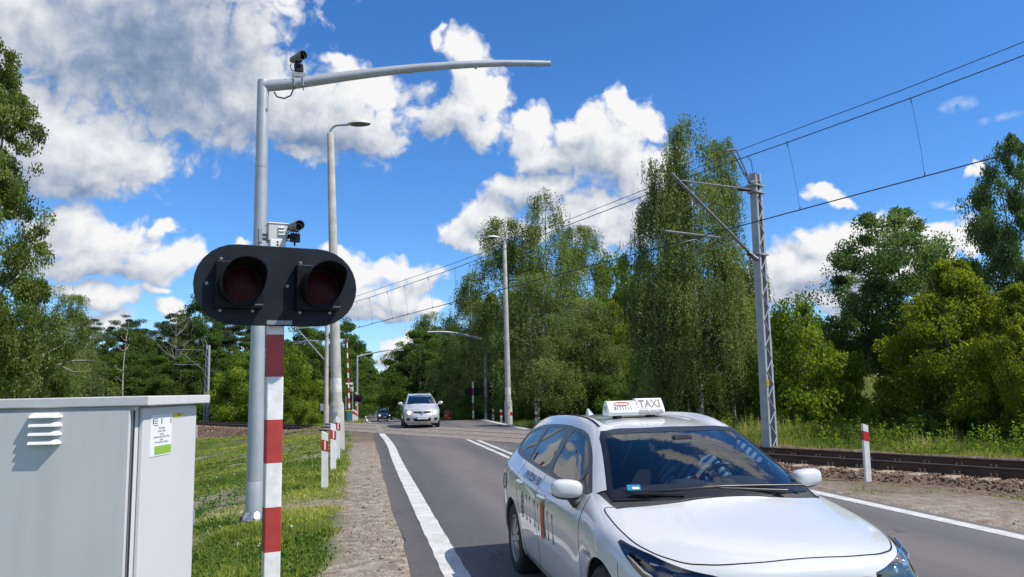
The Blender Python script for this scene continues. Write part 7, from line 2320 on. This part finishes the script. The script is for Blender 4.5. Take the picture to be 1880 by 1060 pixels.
def hidden(o):
    return o
PROTO = {}
def proto(key, name, leafkey, bark, H, W, z0, n_cl, n_leaf, size, seed, prof, trunk_r=0.14, **k):
    tk = {q: k.pop(q) for q in ('lean', 'limbs', 'stems', 'spread', 'sinuous', 'lim_from', 'top') if q in k}
    V, Fq, T, C = crown(leafkey, H, W, z0, n_cl, n_leaf, size, seed, prof, **k)
    t = thing(name, 'x', 'tree')
    np_mesh('crown', V, Fq, LEAF[leafkey], t, attr={'tint': T})
    trunk_mesh(H, trunk_r, C, seed, **tk).build('trunk', bark, t, smooth=50)
    PROTO[key] = dict(obj=t, H=H, W=W, used=False, name=name)

OVAL = [0.35, 0.75, 0.95, 1.0, 0.95, 0.82, 0.62, 0.40, 0.15]
BIR = [0.55, 0.85, 1.0, 0.95, 0.85, 0.70, 0.55, 0.42, 0.28, 0.12]
COLM = [0.75, 0.95, 1.0, 1.0, 0.97, 0.92, 0.85, 0.72, 0.5, 0.2]
DOME = [0.85, 1.0, 1.0, 0.95, 0.85, 0.68, 0.45, 0.18]
PINP = [0.10, 0.25, 0.55, 0.85, 1.0, 0.95, 0.8, 0.5, 0.25]
proto('birch_a', 'birch_tree', 'birch', BIRCHBARK, 13.5, 6.8, 2.2, 160, 84000, 0.098, 11, BIR, trunk_r=0.16, weep=2.0, cl=0.125, droop=1.0, limbs=40, shell=0.5)
proto('birch_b', 'birch_tree', 'birch', BIRCHBARK, 14.5, 5.2, 2.4, 125, 70000, 0.098, 12, [0.7, 0.95, 1.0, 0.9, 0.8, 0.68, 0.52, 0.38, 0.22], trunk_r=0.14, weep=1.4, cl=0.16, droop=1.0, limbs=34, lean=(0.25, 0.0))
proto('birch_c', 'birch_tree', 'birch', BIRCHBARK, 11.0, 5.6, 1.2, 115, 66000, 0.098, 13, [0.8, 1.0, 0.98, 0.9, 0.75, 0.6, 0.42, 0.2], trunk_r=0.13, weep=1.2, cl=0.17, droop=0.9, limbs=30, stems=2)
proto('poplar', 'poplar_tree', 'poplar', BIRCHBARK, 12.5, 5.4, 0.3, 420, 125000, 0.10, 14, COLM, trunk_r=0.17, cl=0.125, droop=0.7, limbs=50, shell=0.5, lean=(0.4, 0))
proto('broad_a', 'broadleaf_tree', 'broad', BARK, 9.5, 7.0, 0.6, 150, 44000, 0.17, 15, OVAL, trunk_r=0.2, cl=0.17, limbs=34)
proto('broad_b', 'broadleaf_tree', 'broad', BARK, 11.0, 7.5, 0.5, 170, 46000, 0.18, 16, DOME, trunk_r=0.22, cl=0.16, limbs=34)
proto('bluish', 'broadleaf_tree', 'bluish', BARK, 9.0, 6.4, 2.3, 230, 82000, 0.11, 17, [0.7, 0.95, 1.0, 1.0, 0.97, 0.9, 0.78, 0.55, 0.2], trunk_r=0.13, cl=0.15, limbs=34, stems=2, spread=0.9)
proto('lime', 'maple_tree', 'lime', BARK, 5.8, 5.2, 0.7, 170, 62000, 0.115, 18, [0.55, 0.9, 1.0, 0.95, 0.8, 0.6, 0.35, 0.1], trunk_r=0.085, cl=0.17, limbs=34, stems=4, spread=1.5, lim_from=0.1)
proto('pine_a', 'pine_tree', 'pine', PINEBARK, 13.0, 5.0, 5.2, 60, 30000, 0.17, 19, PINP, trunk_r=0.17, cl=0.22, droop=-0.5, limbs=30, aspect=0.35, lim_from=0.7)
proto('pine_b', 'pine_tree', 'pine', PINEBARK, 14.0, 5.6, 4.0, 70, 32000, 0.17, 20, [0.3, 0.6, 0.85, 1, 0.95, 0.8, 0.6, 0.35], trunk_r=0.18, cl=0.2, droop=-0.5, limbs=30, aspect=0.35, lim_from=0.5)
proto('fresh', 'broadleaf_tree', 'fresh', BARK, 5.5, 5.4, 0.1, 110, 32000, 0.15, 21, DOME, trunk_r=0.1, cl=0.18, limbs=24, stems=3, spread=1.2)
proto('bush', 'bush', 'broad', BARK, 2.6, 3.6, 0.0, 60, 15000, 0.11, 22, [0.9, 1.0, 0.95, 0.8, 0.55, 0.2], trunk_r=0.035, cl=0.22, limbs=14, stems=5, spread=2.0)
proto('bush_l', 'bush', 'fresh', BARK, 1.6, 2.6, 0.0, 46, 11000, 0.085, 23, [0.9, 1.0, 0.95, 0.8, 0.55, 0.2], trunk_r=0.02, cl=0.22, limbs=12, stems=5, spread=2.0)

def tree(key, px, ytop, wpx, d, label, group=None, rz=None, dz=0.0, cat=None, wmax=1.9):
    pr = PROTO[key]
    f = plant(px, 700, d, sink=0.05)
    f.z += dz
    top = at(px, ytop, d).z
    sc = max(0.15, (top-f.z))/pr['H']
    sw = min(wmax*sc, wpx/F_PX*d/pr['W'])
    o = pr['obj'] if not pr['used'] else copy_tree(pr['obj'])
    pr['used'] = True
    o.location = f
    o.scale = (sw, sw, sc)
    o.rotation_euler = (0, 0, random.uniform(0, 6.28) if rz is None else rz)
    o['label'] = label
    o['category'] = cat or ('bush' if pr['name'] == 'bush' else 'tree')
    if group: o['group'] = group
    elif 'group' in o.keys(): del o['group']
    return o

def build_trees():
    # --- left: close trees
    tree('poplar', -48, 92, 235, 23, 'tall dense poplar at the left edge rising far above the cabinet', rz=0.3)
    tree('poplar', -150, 30, 260, 27, 'second tall poplar just beyond the left edge', rz=2.3)
    tree('birch_c', 62, 520, 160, 36, 'smaller drooping birch at the right foot of the tall poplar', rz=1.2)
    tree('birch_b', 128, 528, 110, 52, 'drooping birch with a ragged top right of the tall poplar', rz=0.4)
    tree('broad_a', 25, 590, 200, 40, 'leafy tree behind the tall poplar on the left', rz=0.9)
    for i, (px, d) in enumerate(((-260, 50), (-420, 42), (-620, 38), (-860, 30), (-1250, 27), (-1900, 22))):  # unseen trees, added to darken what the taxi's side glass mirrors
        tree(('broad_b', 'pine_b', 'broad_a')[i % 3], px, 520, 420, d, 'unseen tree added at the left to darken reflections in the taxi windows', 'unseen trees added for the reflections')
    # --- far forest on the left, beyond the track
    gl = 'forest edge behind the cabinet'
    for key, px, y, w, d in (('pine_a', 165, 588, 70, 92), ('pine_b', 205, 596, 80, 99), ('broad_b', 222, 600, 110, 96), ('pine_b', 232, 582, 80, 104), ('pine_a', 248, 592, 70, 98), ('broad_a', 262, 610, 90, 92),
                             ('pine_a', 300, 592, 64, 100), ('pine_b', 318, 572, 70, 96), ('pine_a', 337, 578, 70, 94), ('broad_b', 365, 545, 110, 92), ('pine_b', 392, 540, 90, 98), ('pine_a', 420, 560, 80, 96), ('pine_b', 447, 575, 80, 99), ('pine_a', 480, 570, 80, 102),
                             ('broad_a', 140, 640, 120, 84), ('broad_b', 190, 655, 130, 82), ('broad_a', 235, 640, 120, 86), ('broad_b', 285, 650, 130, 83), ('broad_a', 330, 655, 120, 80), ('broad_b', 395, 640, 130, 82), ('broad_a', 440, 650, 120, 84), ('broad_b', 100, 640, 130, 80), ('broad_a', 60, 630, 130, 78), ('pine_b', 120, 610, 90, 100)):
        lb = {'pine_a': 'slim pine with orange trunk in the forest edge left of the crossing signal', 'pine_b': 'broad dark pine in the forest edge left of the crossing signal', 'broad_a': 'rounded leafy tree low in the forest edge left of the crossing signal', 'broad_b': 'wide leafy tree in the forest edge left of the crossing signal'}[key]
        tree(key, px, y, w, d, lb, lb[:lb.index(' in ')]+'s of the left forest edge' if ' in ' in lb[:30] else gl+' '+key)
    # filler behind so that no horizon shows through
    for i, px in enumerate(range(-60, 640, 58)):
        tree(('broad_b', 'pine_b', 'broad_a')[i % 3], px+random.uniform(-15, 15), 640+random.uniform(-20, 12), 140, 122+random.uniform(0, 14), 'dark tree deep in the wood left of the road', 'trees deep in the left wood')
    # --- between the signal post and the concrete lamp post
    tree('fresh', 455, 648, 130, 72, 'light green rounded tree left of the red and white signal post', rz=1.0)
    tree('fresh', 537, 640, 105, 68, 'light green rounded tree between the signal post and the slim concrete post', rz=2.0)
    tree('bush_l', 549, 735, 60, 60, 'low bright green bush beside the rails right of the signal post')
    tree('bush_l', 580, 757, 34, 58, 'tiny green bush at the foot of the slim concrete post')
    tree('bush', 420, 720, 150, 78, 'dark bush line plant behind the rails left of the signal post')
    tree('broad_b', 470, 608, 150, 88, 'dark tree behind the light green rounded tree left of the signal post')
    tree('broad_a', 555, 590, 120, 90, 'dark tree with a high top behind the slim concrete post')
    tree('broad_b', 590, 605, 130, 98, 'wide dark tree behind the concrete lamp post')
    tree('broad_b', 634, 588, 108, 150, 'tall dark green tree just right of the concrete lamp post', rz=0.7, wmax=2.5)
    tree('broad_a', 652, 628, 92, 205, 'dark overhanging lower tree beside the tall green one right of the concrete lamp post', wmax=2.5)
    tree('bush', 610, 690, 60, 74, 'dark bush behind the raised far barrier')
    tree('bush', 598, 710, 90, 72, 'dark bush behind the foot of the concrete lamp post')
    # --- along the far road
    def vista(key, X, Y, H, W, label, group):
        pr = PROTO[key]
        o = pr['obj'] if not pr['used'] else copy_tree(pr['obj']); pr['used'] = True
        o.location = (X, Y, gz(X, Y)-0.1); o.scale = (W/pr['W'], W/pr['W'], H/pr['H']); o.rotation_euler = (0, 0, random.uniform(0, 6.28))
        o['label'], o['category'], o['group'] = label, 'tree', group
    for i, (X, Y, H, W) in enumerate(((15.5, 92, 8, 6.5), (16, 118, 10, 7.5), (14.5, 146, 10, 7.5), (15.5, 178, 12, 8), (14.5, 212, 13, 8.5), (15, 252, 14, 9), (14, 300, 15, 10), (14, 355, 16, 11), (13, 420, 17, 12), (20, 160, 13, 9), (21, 230, 15, 10))):
        vista(('birch_c', 'fresh', 'lime')[i % 3], X+4.5, Y, H*1.1, W, 'distant roadside tree down the road on the right of the red lorry', 'trees far down the road on the right')
    for i, (X, Y, H, W) in enumerate(((-6.0, 96, 10, 7), (-5.5, 118, 11, 8), (-6.5, 145, 12, 8), (-5.5, 180, 13, 8.5), (-5.5, 220, 14, 9), (-5.5, 270, 14, 9), (-5.5, 330, 15, 9), (-5, 400, 16, 10), (-12, 130, 13, 9), (-12, 200, 15, 10))):
        vista(('broad_b', 'broad_a')[i % 2], X, Y, H, W, 'distant roadside tree down the road on the left of the tiny white car', 'trees far down the road on the left')
    for i, (X, Y, H, W) in enumerate(((-4, 520, 17, 14), (5, 560, 18, 15), (14, 540, 18, 15), (24, 500, 19, 16), (-14, 540, 18, 15))):
        vista(('broad_b', 'broad_a')[i % 2], X, Y, H, W, 'farthest tree closing the view at the end of the road', 'trees closing the end of the road')
    tree('lime', 733, 712, 44, 205, 'yellowish bush-like tree above the blue car')
    tree('bush', 785, 735, 70, 98, 'dark roadside bush behind the silver hatchback')
    # --- right of the road: birches and the rest
    tree('birch_c', 790, 572, 120, 84, 'half weeping birch behind the far curved-arm mast, left of the others', rz=0.6)
    tree('birch_b', 826, 610, 90, 86, 'slim birch with a bare pale trunk right of the silver hatchback', rz=2.6)
    tree('birch_c', 868, 498, 120, 62, 'birch with a ragged left edge behind the far curved-arm mast', rz=0.2)
    tree('lime', 905, 545, 90, 60, 'yellow tinged small tree left of the concrete lamp post on the right', wmax=2.5)
    tree('birch_b', 930, 385, 150, 55, 'tall birch directly behind the far concrete lamp post', rz=0.5)
    tree('birch_a', 1008, 348, 190, 53, 'tallest birch of the cluster right of the far concrete lamp post', rz=1.4)
    tree('birch_b', 1068, 398, 150, 56, 'tall birch on the right side of the far cluster', rz=3.3)
    tree('birch_c', 985, 500, 180, 46, 'lower birch in front of the far cluster', rz=2.1)
    tree('birch_c', 1085, 545, 150, 48, 'lower birch on the right in front of the far cluster', rz=4.1)
    tree('fresh', 1140, 472, 150, 58, 'light green tree between the birch cluster and the big birch', wmax=2.4)
    tree('lime', 1130, 560, 130, 50, 'yellow green tree behind the taxi roof sign', wmax=2.4)
    tree('broad_b', 1190, 470, 120, 66, 'dark leafy tree left behind the big birch')
    tree('birch_a', 1285, 210, 225, 33, 'big weeping birch, the largest tree, behind the catenary mast', rz=0.8)
    tree('birch_b', 1345, 232, 120, 34.5, 'slim leaning top of the second birch beside the big weeping birch', rz=2.0)
    tree('birch_c', 1217, 292, 120, 34, 'birch with a drooping left limb pressed against the big weeping birch', rz=5.2)
    tree('birch_c', 1262, 225, 70, 33.5, 'narrow crooked top growing out of the left of the big weeping birch', rz=1.9)
    tree('birch_c', 1235, 480, 130, 37, 'low birch at the left foot of the big weeping birch', rz=2.7)
    tree('broad_a', 1350, 470, 130, 40, 'dark leafy tree behind the big weeping birch')
    tree('fresh', 1472, 556, 175, 30, 'bright green bushy tree right of the catenary mast', rz=1.0)
    tree('fresh', 1545, 625, 90, 34, 'small light green tree left of the foot of the blue green tree', rz=2.4, wmax=2.5)
    tree('lime', 1420, 590, 90, 33, 'yellow green bush close behind the catenary mast')
    tree('fresh', 1500, 600, 90, 42, 'light green tree in the gap behind the single guide post', rz=3.0)
    tree('bluish', 1655, 392, 275, 34, 'blue green many-stemmed tree standing against the cloud on the right', rz=0.4)
    tree('bluish', 1905, 262, 190, 27, 'tall dark tree at the right edge', rz=2.2, wmax=2.2)
    tree('lime', 1765, 486, 265, 25, 'broad yellow green maple near the right edge', rz=0.9, wmax=2.2)
    tree('lime', 1885, 530, 160, 22, 'yellow green maple cut by the right edge', rz=2.9)
    tree('bluish', 1800, 560, 180, 30, 'dark tree behind the yellow green maple')
    # undergrowth and the dark wood behind
    for i, (px, y, w, d) in enumerate(((850, 700, 90, 66), (890, 690, 110, 58), (950, 680, 120, 55), (1010, 690, 110, 52), (1060, 680, 120, 50), (1120, 690, 120, 46), (1180, 690, 110, 42), (1235, 690, 110, 40), (1300, 700, 120, 36), (1355, 700, 110, 37))):
        tree('bush', px, y, w, d, 'dark undergrowth bush beneath the birches right of the road', 'undergrowth beneath the birches')
    for i, (px, y, w, d) in enumerate(((1620, 745, 130, 26), (1690, 752, 120, 24.5), (1760, 735, 140, 25), (1835, 740, 130, 23), (1480, 740, 90, 29))):
        tree('bush' if i % 2 else 'bush_l', px, y, w, d, 'green bush in the tall grass behind the rails on the right', 'bushes in the tall grass')
    for i, px in enumerate(range(770, 1990, 52)):
        y = 600+random.uniform(-22, 22) - (40 if px > 1560 else 0)
        if 1530 < px < 1625: y = 610; dd = 78
        else: dd = 72+random.uniform(0, 14)
        tree(('broad_b', 'bluish', 'broad_a')[i % 3], px, y, 150, dd, 'dark tree deep in the wood right of the road', 'trees deep in the right wood')
    # --- bare dead trees
    def dead(px, yt, yb, d, label, seed, spread=0.5, n=16, r0=0.12):
        f = plant(px, yb, d); top = at(px, yt, d).z; H = top-f.z
        r = np.random.default_rng(seed)
        t = thing('dead_tree', label, 'dead tree', f, r.uniform(0, 6))
        m = MB()
        P = [Vector((0.25*math.sin(q*4+seed)*q, 0.2*math.cos(q*3)*q, H*q)) for q in np.linspace(0, 1, 12)]
        m.tube(P, [r0*(1-0.9*q) for q in np.linspace(0, 1, 12)], 8)
        b = MB()
        for i in range(n):
            q = r.uniform(0.5, 0.98); base = P[int(q*11)]
            a = r.uniform(0, 6.28); L = spread*H*(1.05-q)*r.uniform(0.5, 1)+0.3
            tip = base+Vector((math.cos(a)*L, math.sin(a)*L, L*r.uniform(0.5, 1.3)))
            mid = base.lerp(tip, 0.5)-Vector((0, 0, L*0.1))
            rr = r0*0.35
            b.tube([base, mid, tip], [rr, rr*0.6, 0.01], 5)
            for _ in range(2):
                e = mid.lerp(tip, r.random()); b.tube([e, e+Vector((r.normal(0, .3), r.normal(0, .3), r.uniform(.1, .5)))*L*0.6], [rr*0.4, 0.008], 4)
        m.build('trunk', DEADW, t, smooth=60); b.build('branches', DEADW, t, smooth=60)
        return t
    dead(226, 590, 740, 78, 'bleached bare dead tree trunk standing out before the forest edge', 3, 0.16, 11, 0.11)
    dead(322, 556, 700, 88, 'bare dead tree with a fan of thin pale twigs above the forest edge', 5, 0.42, 34, 0.055)
    # broken branch thrust out of the poplar
    A = at(48, 690, 26); Bq = at(168, 662, 26)
    m = MB().tube([A, A.lerp(Bq, 0.45)+Vector((0, 0, 0.10)), A.lerp(Bq, 0.75)+Vector((0, 0, 0.12)), Bq], [0.05, 0.04, 0.03, 0.012], 7)
    m.tube([A.lerp(Bq, 0.45)+Vector((0, 0, 0.1)), at(118, 668, 26), at(128, 661, 25.6)], [0.03, 0.022, 0.008], 6).tube([A.lerp(Bq, 0.62)+Vector((0, 0, 0.11)), at(139, 668, 26), at(146, 661, 26)], [0.02, 0.015, 0.006], 6)
    m.tube([A.lerp(Bq, 0.5)+Vector((0, 0, 0.1)), at(135, 683, 26), at(166, 682, 26)], [0.02, 0.014, 0.006], 6)
    o = m.build('dead_branch', DEADW, smooth=60)
    tag(o, 'bare forked branch sticking out over the cabinet from the poplar', 'branch')
build_trees()

# ------------------------------------------------------------------ grass
def blades(x, y, z, h, wd, r, lean=0.35, curve=True):
    n = len(x)
    a = r.uniform(0, 2*math.pi, n); b = r.uniform(0, 2*math.pi, n)
    l = h*np.abs(r.normal(0, lean, n))
    bx, by = np.cos(b)*wd, np.sin(b)*wd
    dx, dy = np.cos(a)*l, np.sin(a)*l
    V = np.empty((n, 5, 3))
    V[:, 0] = np.stack([x-bx, y-by, z-0.01], 1); V[:, 1] = np.stack([x+bx, y+by, z-0.01], 1)
    V[:, 2] = np.stack([x+bx*0.75+dx*0.35, y+by*0.75+dy*0.35, z+h*0.55], 1); V[:, 3] = np.stack([x-bx*0.75+dx*0.35, y-by*0.75+dy*0.35, z+h*0.55], 1)
    V[:, 4] = np.stack([x+dx, y+dy, z+h*(1-0.25*np.minimum(1, l/h))], 1)
    k = np.arange(n)[:, None]*5
    F3 = np.concatenate([k+np.array([[0, 1, 2]]), k+np.array([[0, 2, 3]]), k+np.array([[3, 2, 4]])], 0)
    return V.reshape(-1, 3), F3, n
def build_grass():
    r = np.random.default_rng(41)
    gm = leaf_mat('grass blades', [(0.0, (0.079, 0.121, 0.018)), (0.35, (0.166, 0.235, 0.033)), (0.65, (0.290, 0.332, 0.051)), (0.85, (0.474, 0.421, 0.105)), (1.0, (0.550, 0.550, 0.223))], trans=0.35, rough=0.55)
    # mown verge on the left
    n = 430000
    u = r.random(n)
    Y = 4.2*np.exp(u**0.9*math.log(44/4.2))
    X = -0.02-r.random(n)**1.0*(2.0+Y*0.42)
    s, d = track_sd(X, Y)
    edge = 0.05+0.45*vnoise(X, Y, 0.9, 3)+0.2*vnoise(X, Y, 0.25, 9)
    worn = sstep(0.60, 0.74, vnoise(X, Y, 3.1, 7)*0.65+vnoise(X, Y, 0.8, 8)*0.35)
    gul = np.exp(-((Y-12.6-0.25*np.sin(X*2))/0.22)**2)*sstep(-2.2, -1.2, X)
    keep = (d < -3.3-0.4*vnoise(X, Y, 0.6, 2)) & (-X > edge*0.75) & (r.random(n) > worn*0.72) & (r.random(n) > gul*0.95)
    # thin fringe towards the gravel
    keep &= r.random(n) < sstep(0.0, 0.55, -X-edge*0.6)+0.12
    X, Y = X[keep], Y[keep]; n = len(X)
    cl = vnoise(X, Y, 0.5, 11)*0.6+vnoise(X, Y, 1.7, 12)*0.4
    dist = np.hypot(X, Y)
    h = (0.035+0.095*cl**1.3)*r.uniform(0.6, 1.35, n)*(1+0.4*(r.random(n) < 0.06))
    h *= 1-0.45*sstep(0.55, 0.72, vnoise(X, Y, 3.1, 7))
    wd = (0.0022+0.0016*r.random(n))*(1+dist/14)
    V, F3, n = blades(X, Y, ground_z(X, Y), h, wd, r, 0.55)
    dry = vnoise(X, Y, 2.4, 13)*0.55+vnoise(X, Y, 0.7, 14)*0.45
    t = np.clip(0.42+(dry-0.5)*0.9+r.normal(0, 0.15, n)+0.42*(r.random(n) < 0.13), 0, 1)
    o = np_mesh('grass', V, F3, gm, attr={'tint': np.tile(t, 3)})
    tag(o, 'short green verge grass left of the road', 'grass', kind='stuff')
    # clover, plantain and small white flowers among the blades
    n = 5200
    Y = 4.4*np.exp(r.random(n)*math.log(30/4.4)); X = -0.35-r.random(n)*(1.6+Y*0.36)
    s, d = track_sd(X, Y)
    ok = (d < -3.6) & (vnoise(X, Y, 1.3, 15)+0.25*r.random(n) > 0.5)
    X, Y = X[ok], Y[ok]; n = len(X); k = 13
    rad = r.uniform(0.03, 0.09, n)
    L = np.stack([X[:, None]+r.normal(0, 1, (n, k))*rad[:, None], Y[:, None]+r.normal(0, 1, (n, k))*rad[:, None], ground_z(X, Y)[:, None]+0.02+r.random((n, k))*0.085], 2).reshape(-1, 3)
    Vl = leaves(L, 0.034, -0.3, r, 0.75)
    cm = leaf_mat('clover leaves', [(0.0, (0.035, 0.085, 0.012)), (0.5, (0.07, 0.145, 0.02)), (1.0, (0.13, 0.20, 0.035))], trans=0.3, rough=0.6)
    o = np_mesh('clover', Vl.reshape(-1, 3), np.arange(len(L)*4).reshape(-1, 4), cm, attr={'tint': np.clip(np.repeat(r.random(n), k)*0.7+r.normal(0.1, 0.15, n*k), 0, 1)})
    tag(o, 'leafy clover and weeds growing in the verge grass on the left', 'weeds', kind='stuff')
    n = 150
    Y = 5+r.random(n)**1.3*18; X = -0.6-r.random(n)*(1.2+Y*0.30)
    L = np.repeat(np.stack([X, Y, ground_z(X, Y)+r.uniform(0.07, 0.14, n)], 1), 6, 0)+r.normal(0, 0.006, (n*6, 3))
    Vl = leaves(L, 0.016, -0.6, r, 0.9)
    o = np_mesh('white_flowers', Vl.reshape(-1, 3), np.arange(len(L)*4).reshape(-1, 4), mat('white petals', (0.75, 0.75, 0.70), rough=0.7))
    tag(o, 'tiny white flowers dotted over the verge grass', 'flowers', kind='stuff')
    # tall grass and weeds behind the track on the right
    n = 170000
    s = r.uniform(-16, 22, n); d = 1.9+r.random(n)**1.3*20
    P = A0[None]+TD[None]*s[:, None]+TN[None]*(d+GAUGE/2)[:, None]
    X, Y = P[:, 0], P[:, 1]
    keep = (X > 7.6) & (r.random(n) < sstep(1.7, 2.8, d))
    X, Y, d = X[keep], Y[keep], d[keep]; n = len(X)
    cl = vnoise(X, Y, 0.9, 21)*0.6+vnoise(X, Y, 2.6, 22)*0.4
    h = (0.10+0.85*cl**1.6)*r.uniform(0.5, 1.3, n)*(0.45+0.55*sstep(1.9, 4.5, d))
    wd = (0.003+0.004*r.random(n))*(1+np.hypot(X, Y)/30)
    V, F3, n = blades(X, Y, ground_z(X, Y), h, wd, r, 0.42)
    t = np.clip(0.45+(vnoise(X, Y, 1.6, 23)-0.5)*0.9+r.normal(0, 0.17, n)+0.2*(h > 0.6)*r.random(n), 0, 1)
    wm = leaf_mat('tall grass', [(0.0, (0.061, 0.097, 0.018)), (0.4, (0.150, 0.194, 0.039)), (0.7, (0.290, 0.283, 0.075)), (1.0, (0.550, 0.470, 0.208))], trans=0.35, rough=0.6)
    o = np_mesh('tall_grass', V, F3, wm, attr={'tint': np.tile(t, 3)})
    tag(o, 'tall meadow grass and weeds behind the rails on the right', 'tall grass', kind='stuff')
    # coarse grass on the far bank seen through the gap
    n = 60000
    s = r.uniform(-10, 30, n); d = r.uniform(18, 52, n)
    P = A0[None]+TD[None]*s[:, None]+TN[None]*(d+GAUGE/2)[:, None]
    X, Y = P[:, 0], P[:, 1]
    h = (0.12+0.6*vnoise(X, Y, 1.8, 25)**1.5)*r.uniform(0.5, 1.3, n)
    V, F3, n = blades(X, Y, ground_z(X, Y), h, 0.012+0.012*r.random(n), r, 0.4)
    t = np.clip(0.55+(vnoise(X, Y, 3.0, 26)-0.5)*0.9+r.normal(0, 0.15, n), 0, 1)
    o = np_mesh('bank_grass', V, F3, wm, attr={'tint': np.tile(t, 3)})
    tag(o, 'sunlit rough grass on the bank seen through the gap between the trees', 'grass', kind='stuff')
    # leafy weeds mixed in
    n = 900
    s = r.uniform(-15, 12, n); d = 2.6+r.random(n)*9
    P = A0[None]+TD[None]*s[:, None]+TN[None]*(d+GAUGE/2)[:, None]
    ok = P[:, 0] > 8.0; P = P[ok]; n = len(P)
    hh = r.uniform(0.3, 1.0, n)
    k = 46
    t_ = r.random((n, k))
    L = np.stack([P[:, None, 0]+r.normal(0, 0.09, (n, k))*(1.2-t_), P[:, None, 1]+r.normal(0, 0.09, (n, k))*(1.2-t_), ground_z(P[:, 0], P[:, 1])[:, None]+t_*hh[:, None]], 2).reshape(-1, 3)
    Vl = leaves(L, 0.085, -0.2, r, 0.4)
    Fl = np.arange(len(L)*4).reshape(-1, 4)
    o = np_mesh('weeds', Vl.reshape(-1, 3), Fl, LEAF['fresh'], attr={'tint': np.clip(np.repeat(r.random(n)*0.7, k)+r.normal(0.1, 0.12, n*k), 0, 1)})
    tag(o, 'leafy weeds growing among the tall grass on the right', 'weeds', kind='stuff')
    # thin tufts on the right shoulder, roadside grass beyond the crossing
    n = 60000
    part = r.random(n) < 0.55
    X = np.where(part, r.uniform(7.3, 12.5, n), np.where(r.random(n) < 0.5, r.uniform(7.2, 12, n), r.uniform(-7.5, 0.1, n)))
    Y = np.where(part, r.uniform(6, 20, n), r.uniform(38, 95, n))
    s, d = track_sd(X, Y)
    tuft = sstep(0.58, 0.7, vnoise(X, Y, 0.8, 31)*0.6+vnoise(X, Y, 0.22, 32)*0.4)
    keep = np.where(part, (d < -2.2) & (r.random(n) < tuft*sstep(-8, -3.0, d)), (d > 2.2))
    X, Y, part = X[keep], Y[keep], part[keep]; n = len(X)
    h = np.where(part, r.uniform(0.02, 0.09, n), r.uniform(0.08, 0.3, n))
    V, F3, n = blades(X, Y, ground_z(X, Y), h, np.where(part, 0.003, 0.010), r, 0.5)
    o = np_mesh('roadside_grass', V, F3, gm, attr={'tint': np.tile(np.clip(r.normal(0.45, 0.18, n), 0, 1), 3)})
    tag(o, 'sparse roadside grass on the right shoulder and beyond the crossing', 'grass', kind='stuff')
build_grass()
for q in PROTO.values():
    if not q['used']:
        for c in kids(q['obj']): bpy.data.objects.remove(c)
        bpy.data.objects.remove(q['obj'])
